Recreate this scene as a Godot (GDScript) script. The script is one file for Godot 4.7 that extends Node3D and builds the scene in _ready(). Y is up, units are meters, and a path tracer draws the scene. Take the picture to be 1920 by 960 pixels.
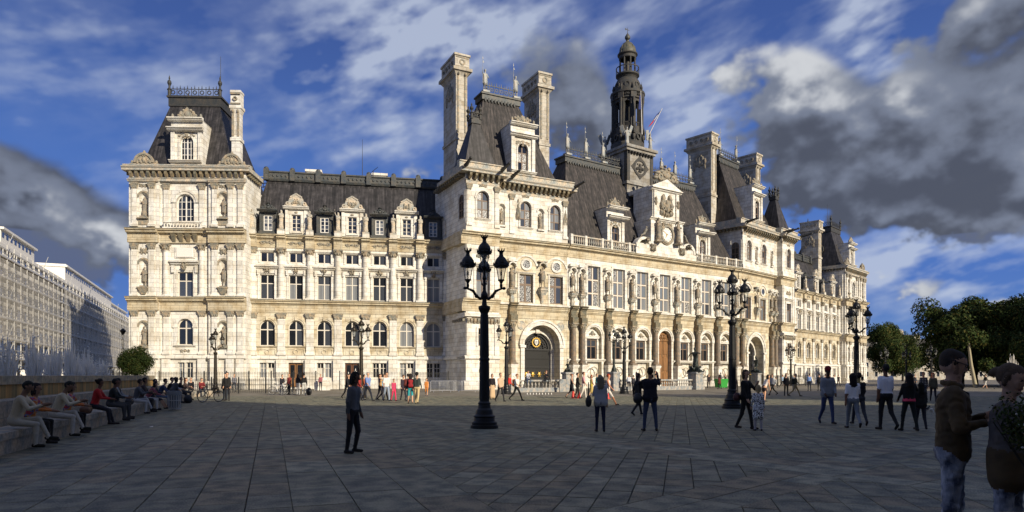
extends Node3D
# A city hall on a paved square in late afternoon sun. Metres, y up. Depth into the square is -z.

const TAU_ := 6.2831853
var M := {}
var hall: Node3D
var S := Transform3D()
var rng := RandomNumberGenerator.new()
var meshes := {}


class MB:
	var v := PackedVector3Array()
	var n := PackedVector3Array()
	var c := PackedColorArray()
	var col := Color(1, 1, 1)
	var tinted := false

	func trin(a: Vector3, b: Vector3, d: Vector3, na: Vector3, nb: Vector3, nd: Vector3) -> void:
		v.append(a); v.append(d); v.append(b)
		n.append(na); n.append(nd); n.append(nb)
		if tinted:
			c.append(col); c.append(col); c.append(col)

	func tri(a: Vector3, b: Vector3, d: Vector3) -> void:
		var k := (b - a).cross(d - a).normalized()
		trin(a, b, d, k, k, k)

	func quad(a: Vector3, b: Vector3, d: Vector3, e: Vector3) -> void:
		var k := (d - a).cross(e - b).normalized()
		trin(a, b, d, k, k, k)
		trin(a, d, e, k, k, k)

	func quadn(a: Vector3, b: Vector3, d: Vector3, e: Vector3, na: Vector3, nb: Vector3, nd: Vector3, ne: Vector3) -> void:
		trin(a, b, d, na, nb, nd)
		trin(a, d, e, na, nd, ne)

	func box(x0: float, x1: float, y0: float, y1: float, z0: float, z1: float) -> void:
		frustum(x0, x1, z0, z1, y0, x0, x1, z0, z1, y1)

	# a four sided block whose top may be smaller than its base
	func frustum(x0: float, x1: float, z0: float, z1: float, y0: float, a0: float, a1: float, b0: float, b1: float, y1: float) -> void:
		var p := [Vector3(x0, y0, z0), Vector3(x1, y0, z0), Vector3(x1, y0, z1), Vector3(x0, y0, z1), Vector3(a0, y1, b0), Vector3(a1, y1, b0), Vector3(a1, y1, b1), Vector3(a0, y1, b1)]
		quad(p[3], p[2], p[6], p[7])
		quad(p[2], p[1], p[5], p[6])
		quad(p[1], p[0], p[4], p[5])
		quad(p[0], p[3], p[7], p[4])
		quad(p[7], p[6], p[5], p[4])
		quad(p[0], p[1], p[2], p[3])

	# a block with its upper and vertical edges cut
	func cbox(x0: float, x1: float, y0: float, y1: float, z0: float, z1: float, e: float) -> void:
		var lo := [Vector3(x0 + e, 0, z1), Vector3(x1 - e, 0, z1), Vector3(x1, 0, z1 - e), Vector3(x1, 0, z0 + e), Vector3(x1 - e, 0, z0), Vector3(x0 + e, 0, z0), Vector3(x0, 0, z0 + e), Vector3(x0, 0, z1 - e)]
		var m := Vector3((x0 + x1) / 2, 0, (z0 + z1) / 2)
		var kx := 1.0 - 2 * e / maxf(x1 - x0, 0.001)
		var kz := 1.0 - 2 * e / maxf(z1 - z0, 0.001)
		var top := []
		for i in 8:
			var a: Vector3 = lo[i]
			var b: Vector3 = lo[(i + 1) % 8]
			var a2 := Vector3(m.x + (a.x - m.x) * kx, y1, m.z + (a.z - m.z) * kz)
			var b2 := Vector3(m.x + (b.x - m.x) * kx, y1, m.z + (b.z - m.z) * kz)
			quad(Vector3(a.x, y0, a.z), Vector3(b.x, y0, b.z), Vector3(b.x, y1 - e, b.z), Vector3(a.x, y1 - e, a.z))
			quad(Vector3(a.x, y1 - e, a.z), Vector3(b.x, y1 - e, b.z), b2, a2)
			top.append(a2)
		for i in range(1, 7):
			tri(top[0], top[i], top[i + 1])

	# an outline in x and y (counterclockwise seen from +z) given thickness from z0 to z1
	func slab(poly: PackedVector2Array, z0: float, z1: float, back := false) -> void:
		var area := 0.0
		for i in poly.size():
			area += poly[i].cross(poly[(i + 1) % poly.size()])
		if area < 0:
			poly = poly.duplicate()
			poly.reverse()
		var t := Geometry2D.triangulate_polygon(poly)
		for i in range(0, t.size(), 3):
			var a := poly[t[i]]
			var b := poly[t[i + 1]]
			var d := poly[t[i + 2]]
			if (b - a).cross(d - a) < 0:
				var q := b
				b = d
				d = q
			tri(Vector3(a.x, a.y, z1), Vector3(b.x, b.y, z1), Vector3(d.x, d.y, z1))
			if back:
				tri(Vector3(a.x, a.y, z0), Vector3(d.x, d.y, z0), Vector3(b.x, b.y, z0))
		for i in poly.size():
			var a := poly[i]
			var b := poly[(i + 1) % poly.size()]
			quad(Vector3(a.x, a.y, z0), Vector3(b.x, b.y, z0), Vector3(b.x, b.y, z1), Vector3(a.x, a.y, z1))

	# a moulding: outline in (z, y), from front bottom upwards, run along x
	func run(prof: Array, x0: float, x1: float, up := 0.0, out := 0.0) -> void:
		var q := []
		for p in prof:
			q.append(Vector2(p.x + (out if p.x > 0 else 0.0), p.y + up))
		for i in q.size():
			var a: Vector2 = q[i]
			var b: Vector2 = q[(i + 1) % q.size()]
			quad(Vector3(x0, a.y, a.x), Vector3(x1, a.y, a.x), Vector3(x1, b.y, b.x), Vector3(x0, b.y, b.x))
		var flat := PackedVector2Array(q)
		var t := Geometry2D.triangulate_polygon(flat)
		for i in range(0, t.size(), 3):
			var a := flat[t[i]]
			var b := flat[t[i + 1]]
			var d := flat[t[i + 2]]
			if (b - a).cross(d - a) > 0:
				var s := b
				b = d
				d = s
			tri(Vector3(x1, a.y, a.x), Vector3(x1, b.y, b.x), Vector3(x1, d.y, d.x))
			tri(Vector3(x0, a.y, a.x), Vector3(x0, d.y, d.x), Vector3(x0, b.y, b.x))

	func lathe(prof: Array, seg: int, at := Vector3.ZERO, a0 := 0.0, a1 := TAU) -> void:
		for j in prof.size() - 1:
			var p: Vector2 = prof[j]
			var q: Vector2 = prof[j + 1]
			var k := Vector2(q.y - p.y, -(q.x - p.x))
			if k.length_squared() < 1e-12:
				continue
			k = k.normalized()
			for i in seg:
				var s := a0 + (a1 - a0) * i / seg
				var e := a0 + (a1 - a0) * (i + 1) / seg
				var ds := Vector3(sin(s), 0, cos(s))
				var de := Vector3(sin(e), 0, cos(e))
				var ns := Vector3(ds.x * k.x, k.y, ds.z * k.x)
				var ne := Vector3(de.x * k.x, k.y, de.z * k.x)
				var a := at + Vector3(ds.x * p.x, p.y, ds.z * p.x)
				var b := at + Vector3(de.x * p.x, p.y, de.z * p.x)
				var d := at + Vector3(de.x * q.x, q.y, de.z * q.x)
				var f := at + Vector3(ds.x * q.x, q.y, ds.z * q.x)
				if p.x < 1e-4:
					trin(a, d, f, ns, ne, ns)
				elif q.x < 1e-4:
					trin(a, b, d, ns, ne, ne)
				else:
					quadn(a, b, d, f, ns, ne, ne, ns)

	func tube(pts: Array, rad: Array, seg: int, caps := true) -> void:
		var rings := []
		var side := Vector3.ZERO
		for i in pts.size():
			var p: Vector3 = pts[i]
			var dir: Vector3 = (pts[mini(i + 1, pts.size() - 1)] - pts[maxi(i - 1, 0)]).normalized()
			if side == Vector3.ZERO:
				side = dir.cross(Vector3(0.13, 0.02, 1) if absf(dir.z) < 0.9 else Vector3(1, 0.1, 0)).normalized()
			side = (side - dir * side.dot(dir)).normalized()
			var up := side.cross(dir)
			var r: float = rad[mini(i, rad.size() - 1)]
			var ring := []
			for j in seg:
				var a := TAU * j / seg
				ring.append([p + (side * cos(a) + up * sin(a)) * r, side * cos(a) + up * sin(a)])
			rings.append(ring)
		for i in rings.size() - 1:
			for j in seg:
				var a: Array = rings[i][j]
				var b: Array = rings[i][(j + 1) % seg]
				var d: Array = rings[i + 1][(j + 1) % seg]
				var e: Array = rings[i + 1][j]
				quadn(b[0], a[0], e[0], d[0], b[1], a[1], e[1], d[1])
		if caps:
			for j in range(1, seg - 1):
				tri(rings[0][0][0], rings[0][j][0], rings[0][j + 1][0])
				tri(rings[-1][0][0], rings[-1][j + 1][0], rings[-1][j][0])

	func blob(at: Vector3, r: Vector3, nu := 8, nv := 5) -> void:
		for j in nv:
			var t0 := PI * j / nv
			var t1 := PI * (j + 1) / nv
			for i in nu:
				var p0 := TAU * i / nu
				var p1 := TAU * (i + 1) / nu
				var a := Vector3(sin(t0) * sin(p0), cos(t0), sin(t0) * cos(p0))
				var b := Vector3(sin(t0) * sin(p1), cos(t0), sin(t0) * cos(p1))
				var d := Vector3(sin(t1) * sin(p1), cos(t1), sin(t1) * cos(p1))
				var e := Vector3(sin(t1) * sin(p0), cos(t1), sin(t1) * cos(p0))
				quadn(at + e * r, at + d * r, at + b * r, at + a * r, (e / r).normalized(), (d / r).normalized(), (b / r).normalized(), (a / r).normalized())

	# part of a flat ring standing in the x-y plane
	func ring(cx: float, cy: float, r0: float, r1: float, z0: float, z1: float, a0: float, a1: float, seg: int) -> void:
		for i in seg:
			var s := a0 + (a1 - a0) * i / seg
			var e := a0 + (a1 - a0) * (i + 1) / seg
			var p := Vector2(cos(s), sin(s))
			var q := Vector2(cos(e), sin(e))
			var i0 := Vector3(cx + p.x * r0, cy + p.y * r0, z1)
			var i1 := Vector3(cx + q.x * r0, cy + q.y * r0, z1)
			var o0 := Vector3(cx + p.x * r1, cy + p.y * r1, z1)
			var o1 := Vector3(cx + q.x * r1, cy + q.y * r1, z1)
			var b := Vector3(0, 0, z0 - z1)
			quad(i0, o0, o1, i1)
			quad(o0, o0 + b, o1 + b, o1)
			quad(i0 + b, i0, i1, i1 + b)

	func add(o: MB, t: Transform3D) -> void:
		v.append_array(t * o.v)
		var nb := t.basis.inverse().transposed()
		for k in o.n:
			n.append((nb * k).normalized())
		if tinted:
			for i in o.v.size():
				c.append(col)

	func mesh() -> ArrayMesh:
		var a := []
		a.resize(Mesh.ARRAY_MAX)
		a[Mesh.ARRAY_VERTEX] = v
		a[Mesh.ARRAY_NORMAL] = n
		if tinted:
			a[Mesh.ARRAY_COLOR] = c
		var m := ArrayMesh.new()
		if v.size() > 0:
			m.add_surface_from_arrays(Mesh.PRIMITIVE_TRIANGLES, a)
		return m


func put(called: String, m, mat: Material, parent: Node3D, xf := Transform3D()) -> MeshInstance3D:
	var o := MeshInstance3D.new()
	o.name = called
	o.mesh = m.mesh() if m is MB else m
	o.material_override = mat
	o.transform = xf
	parent.add_child(o, true)
	return o


func tag(o: Node, label: String, category: String, group := "") -> Node:
	o.set_meta("label", label)
	o.set_meta("category", category)
	if group:
		o.set_meta("group", group)
	return o


func thing(called: String, label: String, category: String, at := Vector3.ZERO, turn := 0.0, group := "") -> Node3D:
	var o := Node3D.new()
	o.name = called
	o.position = at
	o.rotation.y = turn
	add_child(o, true)
	tag(o, label, category, group)
	return o


func structure(called: String, m, mat: Material, xf := Transform3D()) -> MeshInstance3D:
	var o := put(called, m, mat, self, xf)
	o.set_meta("kind", "structure")
	return o


func stuff(o: Node) -> Node:
	o.set_meta("kind", "stuff")
	return o


func shift(x: float, y: float, z: float) -> Transform3D:
	return Transform3D(Basis(), Vector3(x, y, z))


func lin(r: float, g: float, b: float) -> Color:
	return Color(r, g, b).linear_to_srgb()


func mat(color: Color, rough := 0.8, metal := 0.0, spec := 0.5) -> StandardMaterial3D:
	var m := StandardMaterial3D.new()
	m.albedo_color = color
	m.roughness = rough
	m.metallic = metal
	m.metallic_specular = spec
	return m


func fbm(sd: int, freq: float, oct := 4) -> FastNoiseLite:
	var f := FastNoiseLite.new()
	f.seed = sd
	f.noise_type = FastNoiseLite.TYPE_SIMPLEX_SMOOTH
	f.frequency = freq
	f.fractal_type = FastNoiseLite.FRACTAL_FBM
	f.fractal_octaves = oct
	return f


# a tileable grey noise picture between lo and hi, with an optional stretch
func noise_image(sd: int, size: int, freq: float, oct: int) -> Image:
	var f := fbm(sd, freq, oct)
	return f.get_seamless_image(size, size)


func textured(m: StandardMaterial3D, tex: Texture2D, scale: Vector3, world := false) -> StandardMaterial3D:
	m.albedo_texture = tex
	m.uv1_triplanar = true
	m.uv1_world_triplanar = world
	m.uv1_triplanar_sharpness = 6.0
	m.uv1_scale = scale
	return m


# pale limestone laid in courses: tone of each block, thin joints, rain streaks
func ashlar(sd: int, course: float, block: float, across: float, stain: float, joint: float) -> ImageTexture:
	var w := 512
	var im := Image.create(w, w, false, Image.FORMAT_RGB8)
	var fine := noise_image(sd, w, 0.05, 3)
	var big := noise_image(sd + 1, w, 0.008, 4)
	var r := RandomNumberGenerator.new()
	r.seed = sd
	var rows := int(round(across / course))
	var cols := int(round(across / block))
	var tones := []
	for i in rows * (cols + 1):
		tones.append(r.randf_range(-0.06, 0.05))
	for y in w:
		var fy := float(y) / w * rows
		var row := int(fy)
		var off := 0.5 * (row % 2)
		for x in w:
			var fx := fposmod(float(x) / w * cols + off, cols)
			var cell := int(fx)
			var t: float = 0.94 + tones[row * cols + cell]
			t += (fine.get_pixel(x, y).r - 0.5) * 0.10
			var b := big.get_pixel(x, y).r - 0.5
			var jx: float = minf(fx - cell, cell + 1 - fx) * block
			var jy: float = minf(fy - row, row + 1 - fy) * course
			if minf(jx, jy) < joint:
				t *= 0.80
			var d := clampf(b * stain, -0.25, 0.5)
			im.set_pixel(x, y, Color(clampf(t - d * 0.55, 0, 1), clampf(t - d * 0.72, 0, 1), clampf(t - d, 0, 1)))
	return ImageTexture.create_from_image(im)


func speckle(sd: int, lo: float, hi: float, f1: float, f2: float, warm := 0.0, w := 512, stretch := 1) -> ImageTexture:
	var im := Image.create(w, w, false, Image.FORMAT_RGB8)
	var a := noise_image(sd, w, f1, 3)
	var b := noise_image(sd + 7, w, f2, 3)
	for y in w:
		var yy := (y / stretch) % w
		for x in w:
			var t := lo + (hi - lo) * (0.55 * a.get_pixel(x, yy).r + 0.45 * b.get_pixel(x, yy).r)
			var k := (b.get_pixel(x, yy).r - 0.5) * warm
			im.set_pixel(x, y, Color(clampf(t + k, 0, 1), clampf(t, 0, 1), clampf(t - k, 0, 1)))
	return ImageTexture.create_from_image(im)


func make_materials() -> void:
	var ash := ashlar(11, 0.5, 1.0, 8.0, 0.28, 0.024)
	var ash2 := ashlar(23, 0.5, 1.0, 8.0, 0.42, 0.024)
	var sp := speckle(31, 0.55, 1.0, 0.03, 0.006, 0.12)
	var e8 := Vector3(0.125, 0.125, 0.125)
	M.stone = textured(mat(lin(0.75, 0.72, 0.645), 0.9), ash, e8)
	M.warm = textured(mat(lin(0.64, 0.575, 0.435), 0.9), ash2, e8)
	M.band = textured(mat(lin(0.55, 0.475, 0.335), 0.9), ash2, e8)
	M.towerstone = textured(mat(lin(0.30, 0.285, 0.255), 0.92), ash2, e8)
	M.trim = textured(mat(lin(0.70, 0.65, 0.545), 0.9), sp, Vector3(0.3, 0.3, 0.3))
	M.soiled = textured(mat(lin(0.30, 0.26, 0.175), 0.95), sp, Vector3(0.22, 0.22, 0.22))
	M.carved = textured(mat(lin(0.48, 0.425, 0.325), 0.92), sp, Vector3(0.5, 0.5, 0.5))
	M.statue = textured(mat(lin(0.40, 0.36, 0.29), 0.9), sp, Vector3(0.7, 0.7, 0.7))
	M.greystone = textured(mat(lin(0.50, 0.46, 0.385), 0.92), ash2, e8)
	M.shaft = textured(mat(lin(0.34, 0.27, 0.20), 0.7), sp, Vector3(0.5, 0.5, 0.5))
	var sl := Image.create(512, 512, false, Image.FORMAT_RGB8)
	var streak := noise_image(41, 512, 0.03, 4)
	var patch := noise_image(43, 512, 0.01, 3)
	var r := RandomNumberGenerator.new()
	r.seed = 5
	var tone := []
	for i in 32 * 32:
		tone.append(r.randf_range(-0.05, 0.05))
	for y in 512:
		for x in 512:
			var row := y / 16
			var cx := ((x + 8 * (row % 2)) / 16) % 32
			var t: float = 0.62 + tone[row * 32 + cx] + (streak.get_pixel(x, (y / 14) % 512).r - 0.5) * 0.75 + (patch.get_pixel(x, y).r - 0.5) * 0.4
			if y % 16 == 0 or (x + 8 * (row % 2)) % 16 == 0:
				t *= 0.88
			sl.set_pixel(x, y, Color(clampf(t * 1.02, 0, 1), clampf(t, 0, 1), clampf(t * 1.0, 0, 1)))
	var slt := ImageTexture.create_from_image(sl)
	M.slate = textured(mat(lin(0.066, 0.063, 0.065), 0.6), slt, Vector3(0.2, 0.2, 0.2))
	M.slate_brown = textured(mat(lin(0.080, 0.069, 0.064), 0.65), slt, Vector3(0.2, 0.2, 0.2))
	M.zinc = textured(mat(lin(0.12, 0.125, 0.12), 0.6, 0.2), sp, Vector3(0.4, 0.4, 0.4))
	M.lead = textured(mat(lin(0.07, 0.07, 0.066), 0.65, 0.1), sp, Vector3(0.4, 0.4, 0.4))
	M.belfry = textured(mat(lin(0.075, 0.072, 0.066), 0.75), sp, Vector3(0.4, 0.4, 0.4))
	M.copper = textured(mat(lin(0.15, 0.145, 0.10), 0.6), sp, Vector3(0.5, 0.5, 0.5))
	M.iron = mat(lin(0.012, 0.0125, 0.013), 0.45, 0.3)
	M.ironwork = mat(lin(0.034, 0.034, 0.032), 0.55, 0.3)
	M.bronze = textured(mat(lin(0.06, 0.048, 0.033), 0.45, 0.5), sp, Vector3(2, 2, 2))
	M.verdigris = textured(mat(lin(0.045, 0.06, 0.055), 0.5, 0.3), sp, Vector3(2, 2, 2))
	M.pale = textured(mat(lin(0.50, 0.52, 0.50), 0.6), sp, Vector3(0.8, 0.8, 0.8))
	M.gilt = mat(lin(0.50, 0.33, 0.08), 0.45, 0.8)
	M.white = mat(lin(0.72, 0.70, 0.65), 0.6)
	M.frame = mat(lin(0.62, 0.58, 0.50), 0.6)
	M.frame_brown = mat(lin(0.16, 0.11, 0.075), 0.6)
	M.glass = mat(lin(0.012, 0.014, 0.018), 0.06, 0.0, 0.6)
	M.glass_blue = mat(lin(0.045, 0.052, 0.065), 0.10, 0.0, 0.8)
	M.glass_lace = textured(mat(lin(0.62, 0.62, 0.60), 0.2, 0.0, 0.6), speckle(77, -0.7, 1.9, 0.02, 0.05), Vector3(0.45, 0.45, 0.45))
	M.glass_curtain = textured(mat(lin(0.36, 0.38, 0.40), 0.15, 0.0, 0.6), speckle(79, 0.45, 1.1, 0.02, 0.02, 0.0, 256, 64), Vector3(1.2, 0.2, 1.2))
	M.blind = mat(lin(0.5, 0.48, 0.42), 0.5)
	var wood := speckle(51, 0.5, 1.1, 0.04, 0.012, 0.1, 256, 12)
	M.oak = textured(mat(lin(0.30, 0.145, 0.048), 0.55), wood, Vector3(1, 0.5, 1))
	M.oak_dark = textured(mat(lin(0.15, 0.06, 0.025), 0.55), wood, Vector3(1, 0.5, 1))
	var gran := speckle(61, 0.15, 1.5, 0.2, 0.012, 0.10)
	M.slab = []
	for t in [[0.213, 0.207, 0.147], [0.249, 0.241, 0.171], [0.168, 0.164, 0.117], [0.294, 0.285, 0.203], [0.24, 0.204, 0.132], [0.198, 0.195, 0.144]]:
		M.slab.append(textured(mat(lin(t[0], t[1], t[2]), 0.72), gran, Vector3(0.31, 0.31, 0.31), true))
	M.slab_many = textured(mat(Color(1, 1, 1), 0.72), gran, Vector3(0.31, 0.31, 0.31), true)
	M.slab_many.vertex_color_use_as_albedo = true
	M.bed = mat(lin(0.055, 0.052, 0.045), 0.95)
	M.cloth = mat(Color(1, 1, 1), 0.85)
	M.cloth.vertex_color_use_as_albedo = true
	M.basin = textured(mat(lin(0.60, 0.50, 0.34), 0.85), sp, Vector3(0.35, 0.35, 0.35))
	M.ochre = textured(mat(lin(0.58, 0.38, 0.14), 0.85), speckle(91, 0.35, 1.1, 0.02, 0.02, 0.2, 256, 10), Vector3(0.4, 0.4, 0.4))
	M.seatstone = textured(mat(lin(0.46, 0.41, 0.33), 0.85), sp, Vector3(0.5, 0.5, 0.5))
	M.pedestal = textured(mat(lin(0.50, 0.50, 0.48), 0.8), sp, Vector3(0.6, 0.6, 0.6))


func smooth(a: float, b: float, x: float) -> float:
	return smoothstep(a, b, x)


# thin high veils: azimuth, elevation, half width, half height in degrees, amount
var sky_veils := [
	[-12.0, 25.5, 9.0, 4.0, 0.85], [-6.0, 27.5, 6.5, 3.2, 0.9], [-17.5, 22.5, 5.0, 2.4, 0.4], [-10.5, 20.5, 4.5, 2.8, 0.5], [-15.0, 18.0, 6.0, 1.4, 0.35], [-34.0, 22.0, 7.0, 5.0, 0.28], [-27.0, 24.0, 5.0, 5.0, 0.18],
	[-0.5, 27.5, 4.0, 2.0, 0.7], [6.5, 27.0, 5.0, 3.0, 0.5], [13.5, 21.5, 4.5, 4.5, 0.75], [14.8, 17.5, 3.5, 4.0, 0.85], [20.0, 25.5, 5.0, 3.0, 0.30], [28.5, 24.0, 3.4, 5.0, 1.25], [31.5, 20.0, 3.0, 3.0, 0.6],
	[30.0, 8.2, 7.0, 2.2, 1.25], [36.0, 6.2, 6.0, 2.4, 1.1], [30.0, 4.2, 3.0, 0.8, 0.15], [-31.0, 12.0, 2.0, 0.8, 0.3],
	[-80.0, 24.0, 20.0, 7.0, 0.6], [0.0, 45.0, 70.0, 9.0, 0.6], [150.0, 60.0, 60.0, 14.0, 0.6], [-150.0, 62.0, 60.0, 14.0, 0.6], [-130.0, 20.0, 20.0, 8.0, 0.6], [70.0, 26.0, 18.0, 7.0, 0.6], [110.0, 12.0, 18.0, 5.0, 0.7], [160.0, 24.0, 22.0, 8.0, 0.6],
]
# heavier clouds: azimuth, elevation, half width, half height, thickness, light
var sky_clouds := [
	[3.0, 23.0, 4.8, 3.8, 0.85, 0.34], [6.0, 19.0, 3.8, 4.0, 0.85, 0.32], [-5.5, 16.8, 2.6, 1.0, 0.6, 0.5],
	[20.0, 20.5, 2.6, 3.6, 0.9, 0.55], [23.0, 22.0, 2.6, 2.2, 0.95, 0.75], [25.5, 20.0, 3.4, 2.6, 0.9, 0.45], [21.5, 16.5, 4.0, 2.6, 1.0, 0.28], [27.5, 17.0, 5.0, 3.0, 1.0, 0.26], [32.5, 15.5, 5.0, 3.2, 1.1, 0.20], [36.5, 19.5, 4.0, 5.0, 1.0, 0.30], [34.5, 24.0, 2.6, 2.6, 0.8, 0.34], [38.0, 13.0, 4.0, 3.0, 1.0, 0.24], [26.0, 13.0, 5.0, 1.7, 1.0, 0.16], [32.5, 12.0, 5.0, 1.5, 1.0, 0.14], [30.5, 20.0, 2.4, 2.0, 0.7, 0.7],
	[31.8, 6.9, 1.6, 0.7, 0.62, 0.35], [36.5, 5.0, 1.8, 0.5, 0.55, 0.4], [24.5, 14.8, 3.0, 1.4, 0.6, 0.3],
	[-36.0, 11.2, 5.0, 3.6, 1.3, -0.05], [-33.0, 9.6, 3.8, 3.0, 1.2, 0.02], [-38.5, 14.0, 2.6, 1.6, 0.8, 0.2], [-30.2, 10.4, 1.6, 1.8, 0.9, 0.5], [-34.0, 13.2, 2.2, 0.7, 0.55, 0.4],
	[-60.0, 14.0, 14.0, 5.0, 0.9, 0.3], [-105.0, 12.0, 16.0, 5.0, 0.8, 0.5], [-150.0, 14.0, 16.0, 5.0, 0.8, 0.4], [62.0, 16.0, 14.0, 6.0, 1.0, 0.3], [100.0, 24.0, 14.0, 5.0, 0.8, 0.5], [140.0, 10.0, 14.0, 4.0, 0.7, 0.5], [0.0, 58.0, 50.0, 12.0, 0.9, 0.55], [120.0, 50.0, 50.0, 14.0, 0.9, 0.6], [-120.0, 48.0, 50.0, 14.0, 0.9, 0.6], [0.0, 82.0, 200.0, 10.0, 0.8, 0.55], [-60.0, 32.0, 14.0, 6.0, 0.8, 0.6], [75.0, 38.0, 20.0, 7.0, 0.9, 0.55],
]
var sky_a: FastNoiseLite
var sky_b: FastNoiseLite
var sky_c: FastNoiseLite


func pile(list: Array, az: float, el: float) -> Vector2:
	var sum := 0.0
	var lit := 0.0
	for b in list:
		var dx: float = (az - b[0]) / b[2]
		if dx > 2.0 or dx < -2.0:
			continue
		var dy: float = (el - b[1]) / b[3]
		var q: float = dx * dx + dy * dy
		if q < 4.0:
			var g: float = b[4] * exp(-q * 1.1)
			sum += g
			if b.size() > 5:
				lit += g * b[5]
	return Vector2(sum, lit / maxf(sum, 0.001))


func sky_color(az: float, el: float) -> Color:
	var ra := deg_to_rad(az)
	var re := deg_to_rad(el)
	var d := Vector3(sin(ra) * cos(re), sin(re), -cos(ra) * cos(re))
	var n1 := sky_a.get_noise_3d(d.x, d.y * 1.3, d.z)
	var n2 := sky_b.get_noise_3d(d.x + 3.0, d.y * 1.5, d.z)
	var n3 := sky_c.get_noise_3d(d.x * 0.8 + d.y * 1.1, d.y * 3.6 - d.x * 1.5, d.z)
	# blue of the air: deeper overhead, paler towards the horizon
	var blue := Color(0.085, 0.190, 0.54).lerp(Color(0.052, 0.106, 0.335), smoothstep(12, 29, el))
	blue = blue.lerp(Color(0.15, 0.28, 0.58), smoothstep(8, 1, el))
	var v := pile(sky_veils, az + n1 * 3.0, el + n2 * 2.0).x
	var n5 := sky_b.get_noise_3d(d.x * 2.2 + d.y * 1.3, d.y * 5.5 - d.x * 1.8, d.z * 1.5 + 9.0)
	var wisp := clampf(v * (0.58 + 1.25 * n3 + 0.5 * n2 + 0.55 * n5) + maxf(0.0, n3 + 0.25 * n1 + 0.2 * n2 + 0.35 * n5) * 0.55, 0.0, 1.0)
	var c := blue.lerp(Color(0.56, 0.63, 0.77), wisp * 0.74)
	var n4 := sky_b.get_noise_3d(d.x * 2.7, d.y * 3.3, d.z * 2.7 + 5.0)
	var k := pile(sky_clouds, az + n2 * 3.4 + n1 * 1.5, el + n1 * 2.0 + n4 * 1.2)
	var body_ := k.x + 0.62 * n2 + 0.16 * n1 + 0.42 * n4
	var cl := smoothstep(0.16, 0.74, body_) * smoothstep(0.08, 0.3, k.x)
	if cl > 0.0:
		# the side towards the sun and the tops are bright, thick bellies dark
		var e := Vector3(sin(ra + 0.012) * cos(re + 0.03), sin(re + 0.03), -cos(ra + 0.012) * cos(re + 0.03))
		var up := pile(sky_clouds, az + 0.6 + n2 * 3.4 + n1 * 1.5, el + 1.5 + n1 * 2.0 + n4 * 1.2).x + 0.42 * n4 + 0.16 * n1 + 0.62 * sky_b.get_noise_3d(e.x + 3.0, e.y * 1.5, e.z)
		var light := clampf(k.y + (body_ - up) * 0.34 + 0.30 * n2 + 0.16 * n4 - 0.08 * smoothstep(0.9, 1.6, k.x) + 0.22 * smoothstep(12.5, 9.5, el), 0.0, 1.0)
		var grey := Color(0.085, 0.096, 0.128).lerp(Color(0.20, 0.23, 0.305), smoothstep(0.05, 0.5, light)).lerp(Color(0.66, 0.68, 0.71), smoothstep(0.45, 1.0, light))
		c = c.lerp(grey, cl * 0.97)
	return c


func paint_sky() -> PanoramaSkyMaterial:
	sky_a = fbm(101, 3.0, 4)
	sky_b = fbm(202, 8.0, 6)
	sky_c = fbm(303, 4.0, 5)
	var w := 4096
	var h := 2048
	var low := Image.create(512, 256, false, Image.FORMAT_RGBF)
	for y in 256:
		var el := 90.0 - (y + 0.5) * 180.0 / 256
		for x in 512:
			low.set_pixel(x, y, sky_color(fposmod((x + 0.5) * 360.0 / 512 + 180, 360) - 180, el) if el > -2 else Color(0.12, 0.12, 0.125))
	low.resize(w, h, Image.INTERPOLATE_BILINEAR)
	var x0 := 1590
	var x1 := 2506
	var y0 := 640
	var y1 := 1030
	var near := Image.create(x1 - x0, y1 - y0, false, Image.FORMAT_RGBF)
	for y in range(y0, y1):
		var el := 90.0 - (y + 0.5) * 180.0 / h
		for x in range(x0, x1):
			near.set_pixel(x - x0, y - y0, sky_color((x + 0.5) * 360.0 / w - 180, el))
	# north, where the camera looks, is the picture's edge
	var half := w / 2
	low.blit_rect(near, Rect2i(0, 0, half - x0, y1 - y0), Vector2i(x0 + half, y0))
	low.blit_rect(near, Rect2i(half - x0, 0, x1 - half, y1 - y0), Vector2i(0, y0))
	var s := PanoramaSkyMaterial.new()
	s.panorama = ImageTexture.create_from_image(low)
	s.energy_multiplier = 0.80
	return s


func make_air() -> void:
	var cam := Camera3D.new()
	cam.name = "camera"
	cam.position = Vector3(0, 1.62, 0)
	cam.projection = Camera3D.PROJECTION_FRUSTUM
	cam.near = 0.1
	cam.far = 2000
	cam.size = 0.1 * 960 / 1250.0
	cam.frustum_offset = Vector2(0, 0.1 * (704 - 480) / 1250.0)
	add_child(cam)
	cam.current = true
	var sun := DirectionalLight3D.new()
	sun.name = "sun"
	sun.light_color = Color(1.0, 0.945, 0.85)
	sun.light_energy = 1.6
	sun.light_angular_distance = 0.5
	sun.shadow_enabled = true
	var az := deg_to_rad(43)
	var el := deg_to_rad(22)
	var towards := Vector3(-sin(az) * cos(el), -sin(el), -cos(az) * cos(el))
	sun.basis = Basis.looking_at(towards)
	add_child(sun)
	var e := Environment.new()
	e.background_mode = Environment.BG_SKY
	e.sky = Sky.new()
	e.sky.sky_material = paint_sky()
	e.tonemap_mode = Environment.TONE_MAPPER_LINEAR
	e.tonemap_exposure = 1.2
	e.sdfgi_enabled = true
	e.ssao_enabled = true
	e.ssil_enabled = true
	var we := WorldEnvironment.new()
	we.name = "world_environment"
	we.environment = e
	add_child(we)


# ---------- pieces of the city hall; x along a front, y up, z out of the wall ----------

func front(x: float, depth: float, turn: float) -> Transform3D:
	return Transform3D(Basis(Vector3.UP, deg_to_rad(turn)), Vector3(x, 0, -depth))


func hp(called: String, m, material: Material, local := Transform3D()) -> MeshInstance3D:
	return put(called, m, material, hall, hall.transform.affine_inverse() * S * local)


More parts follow.
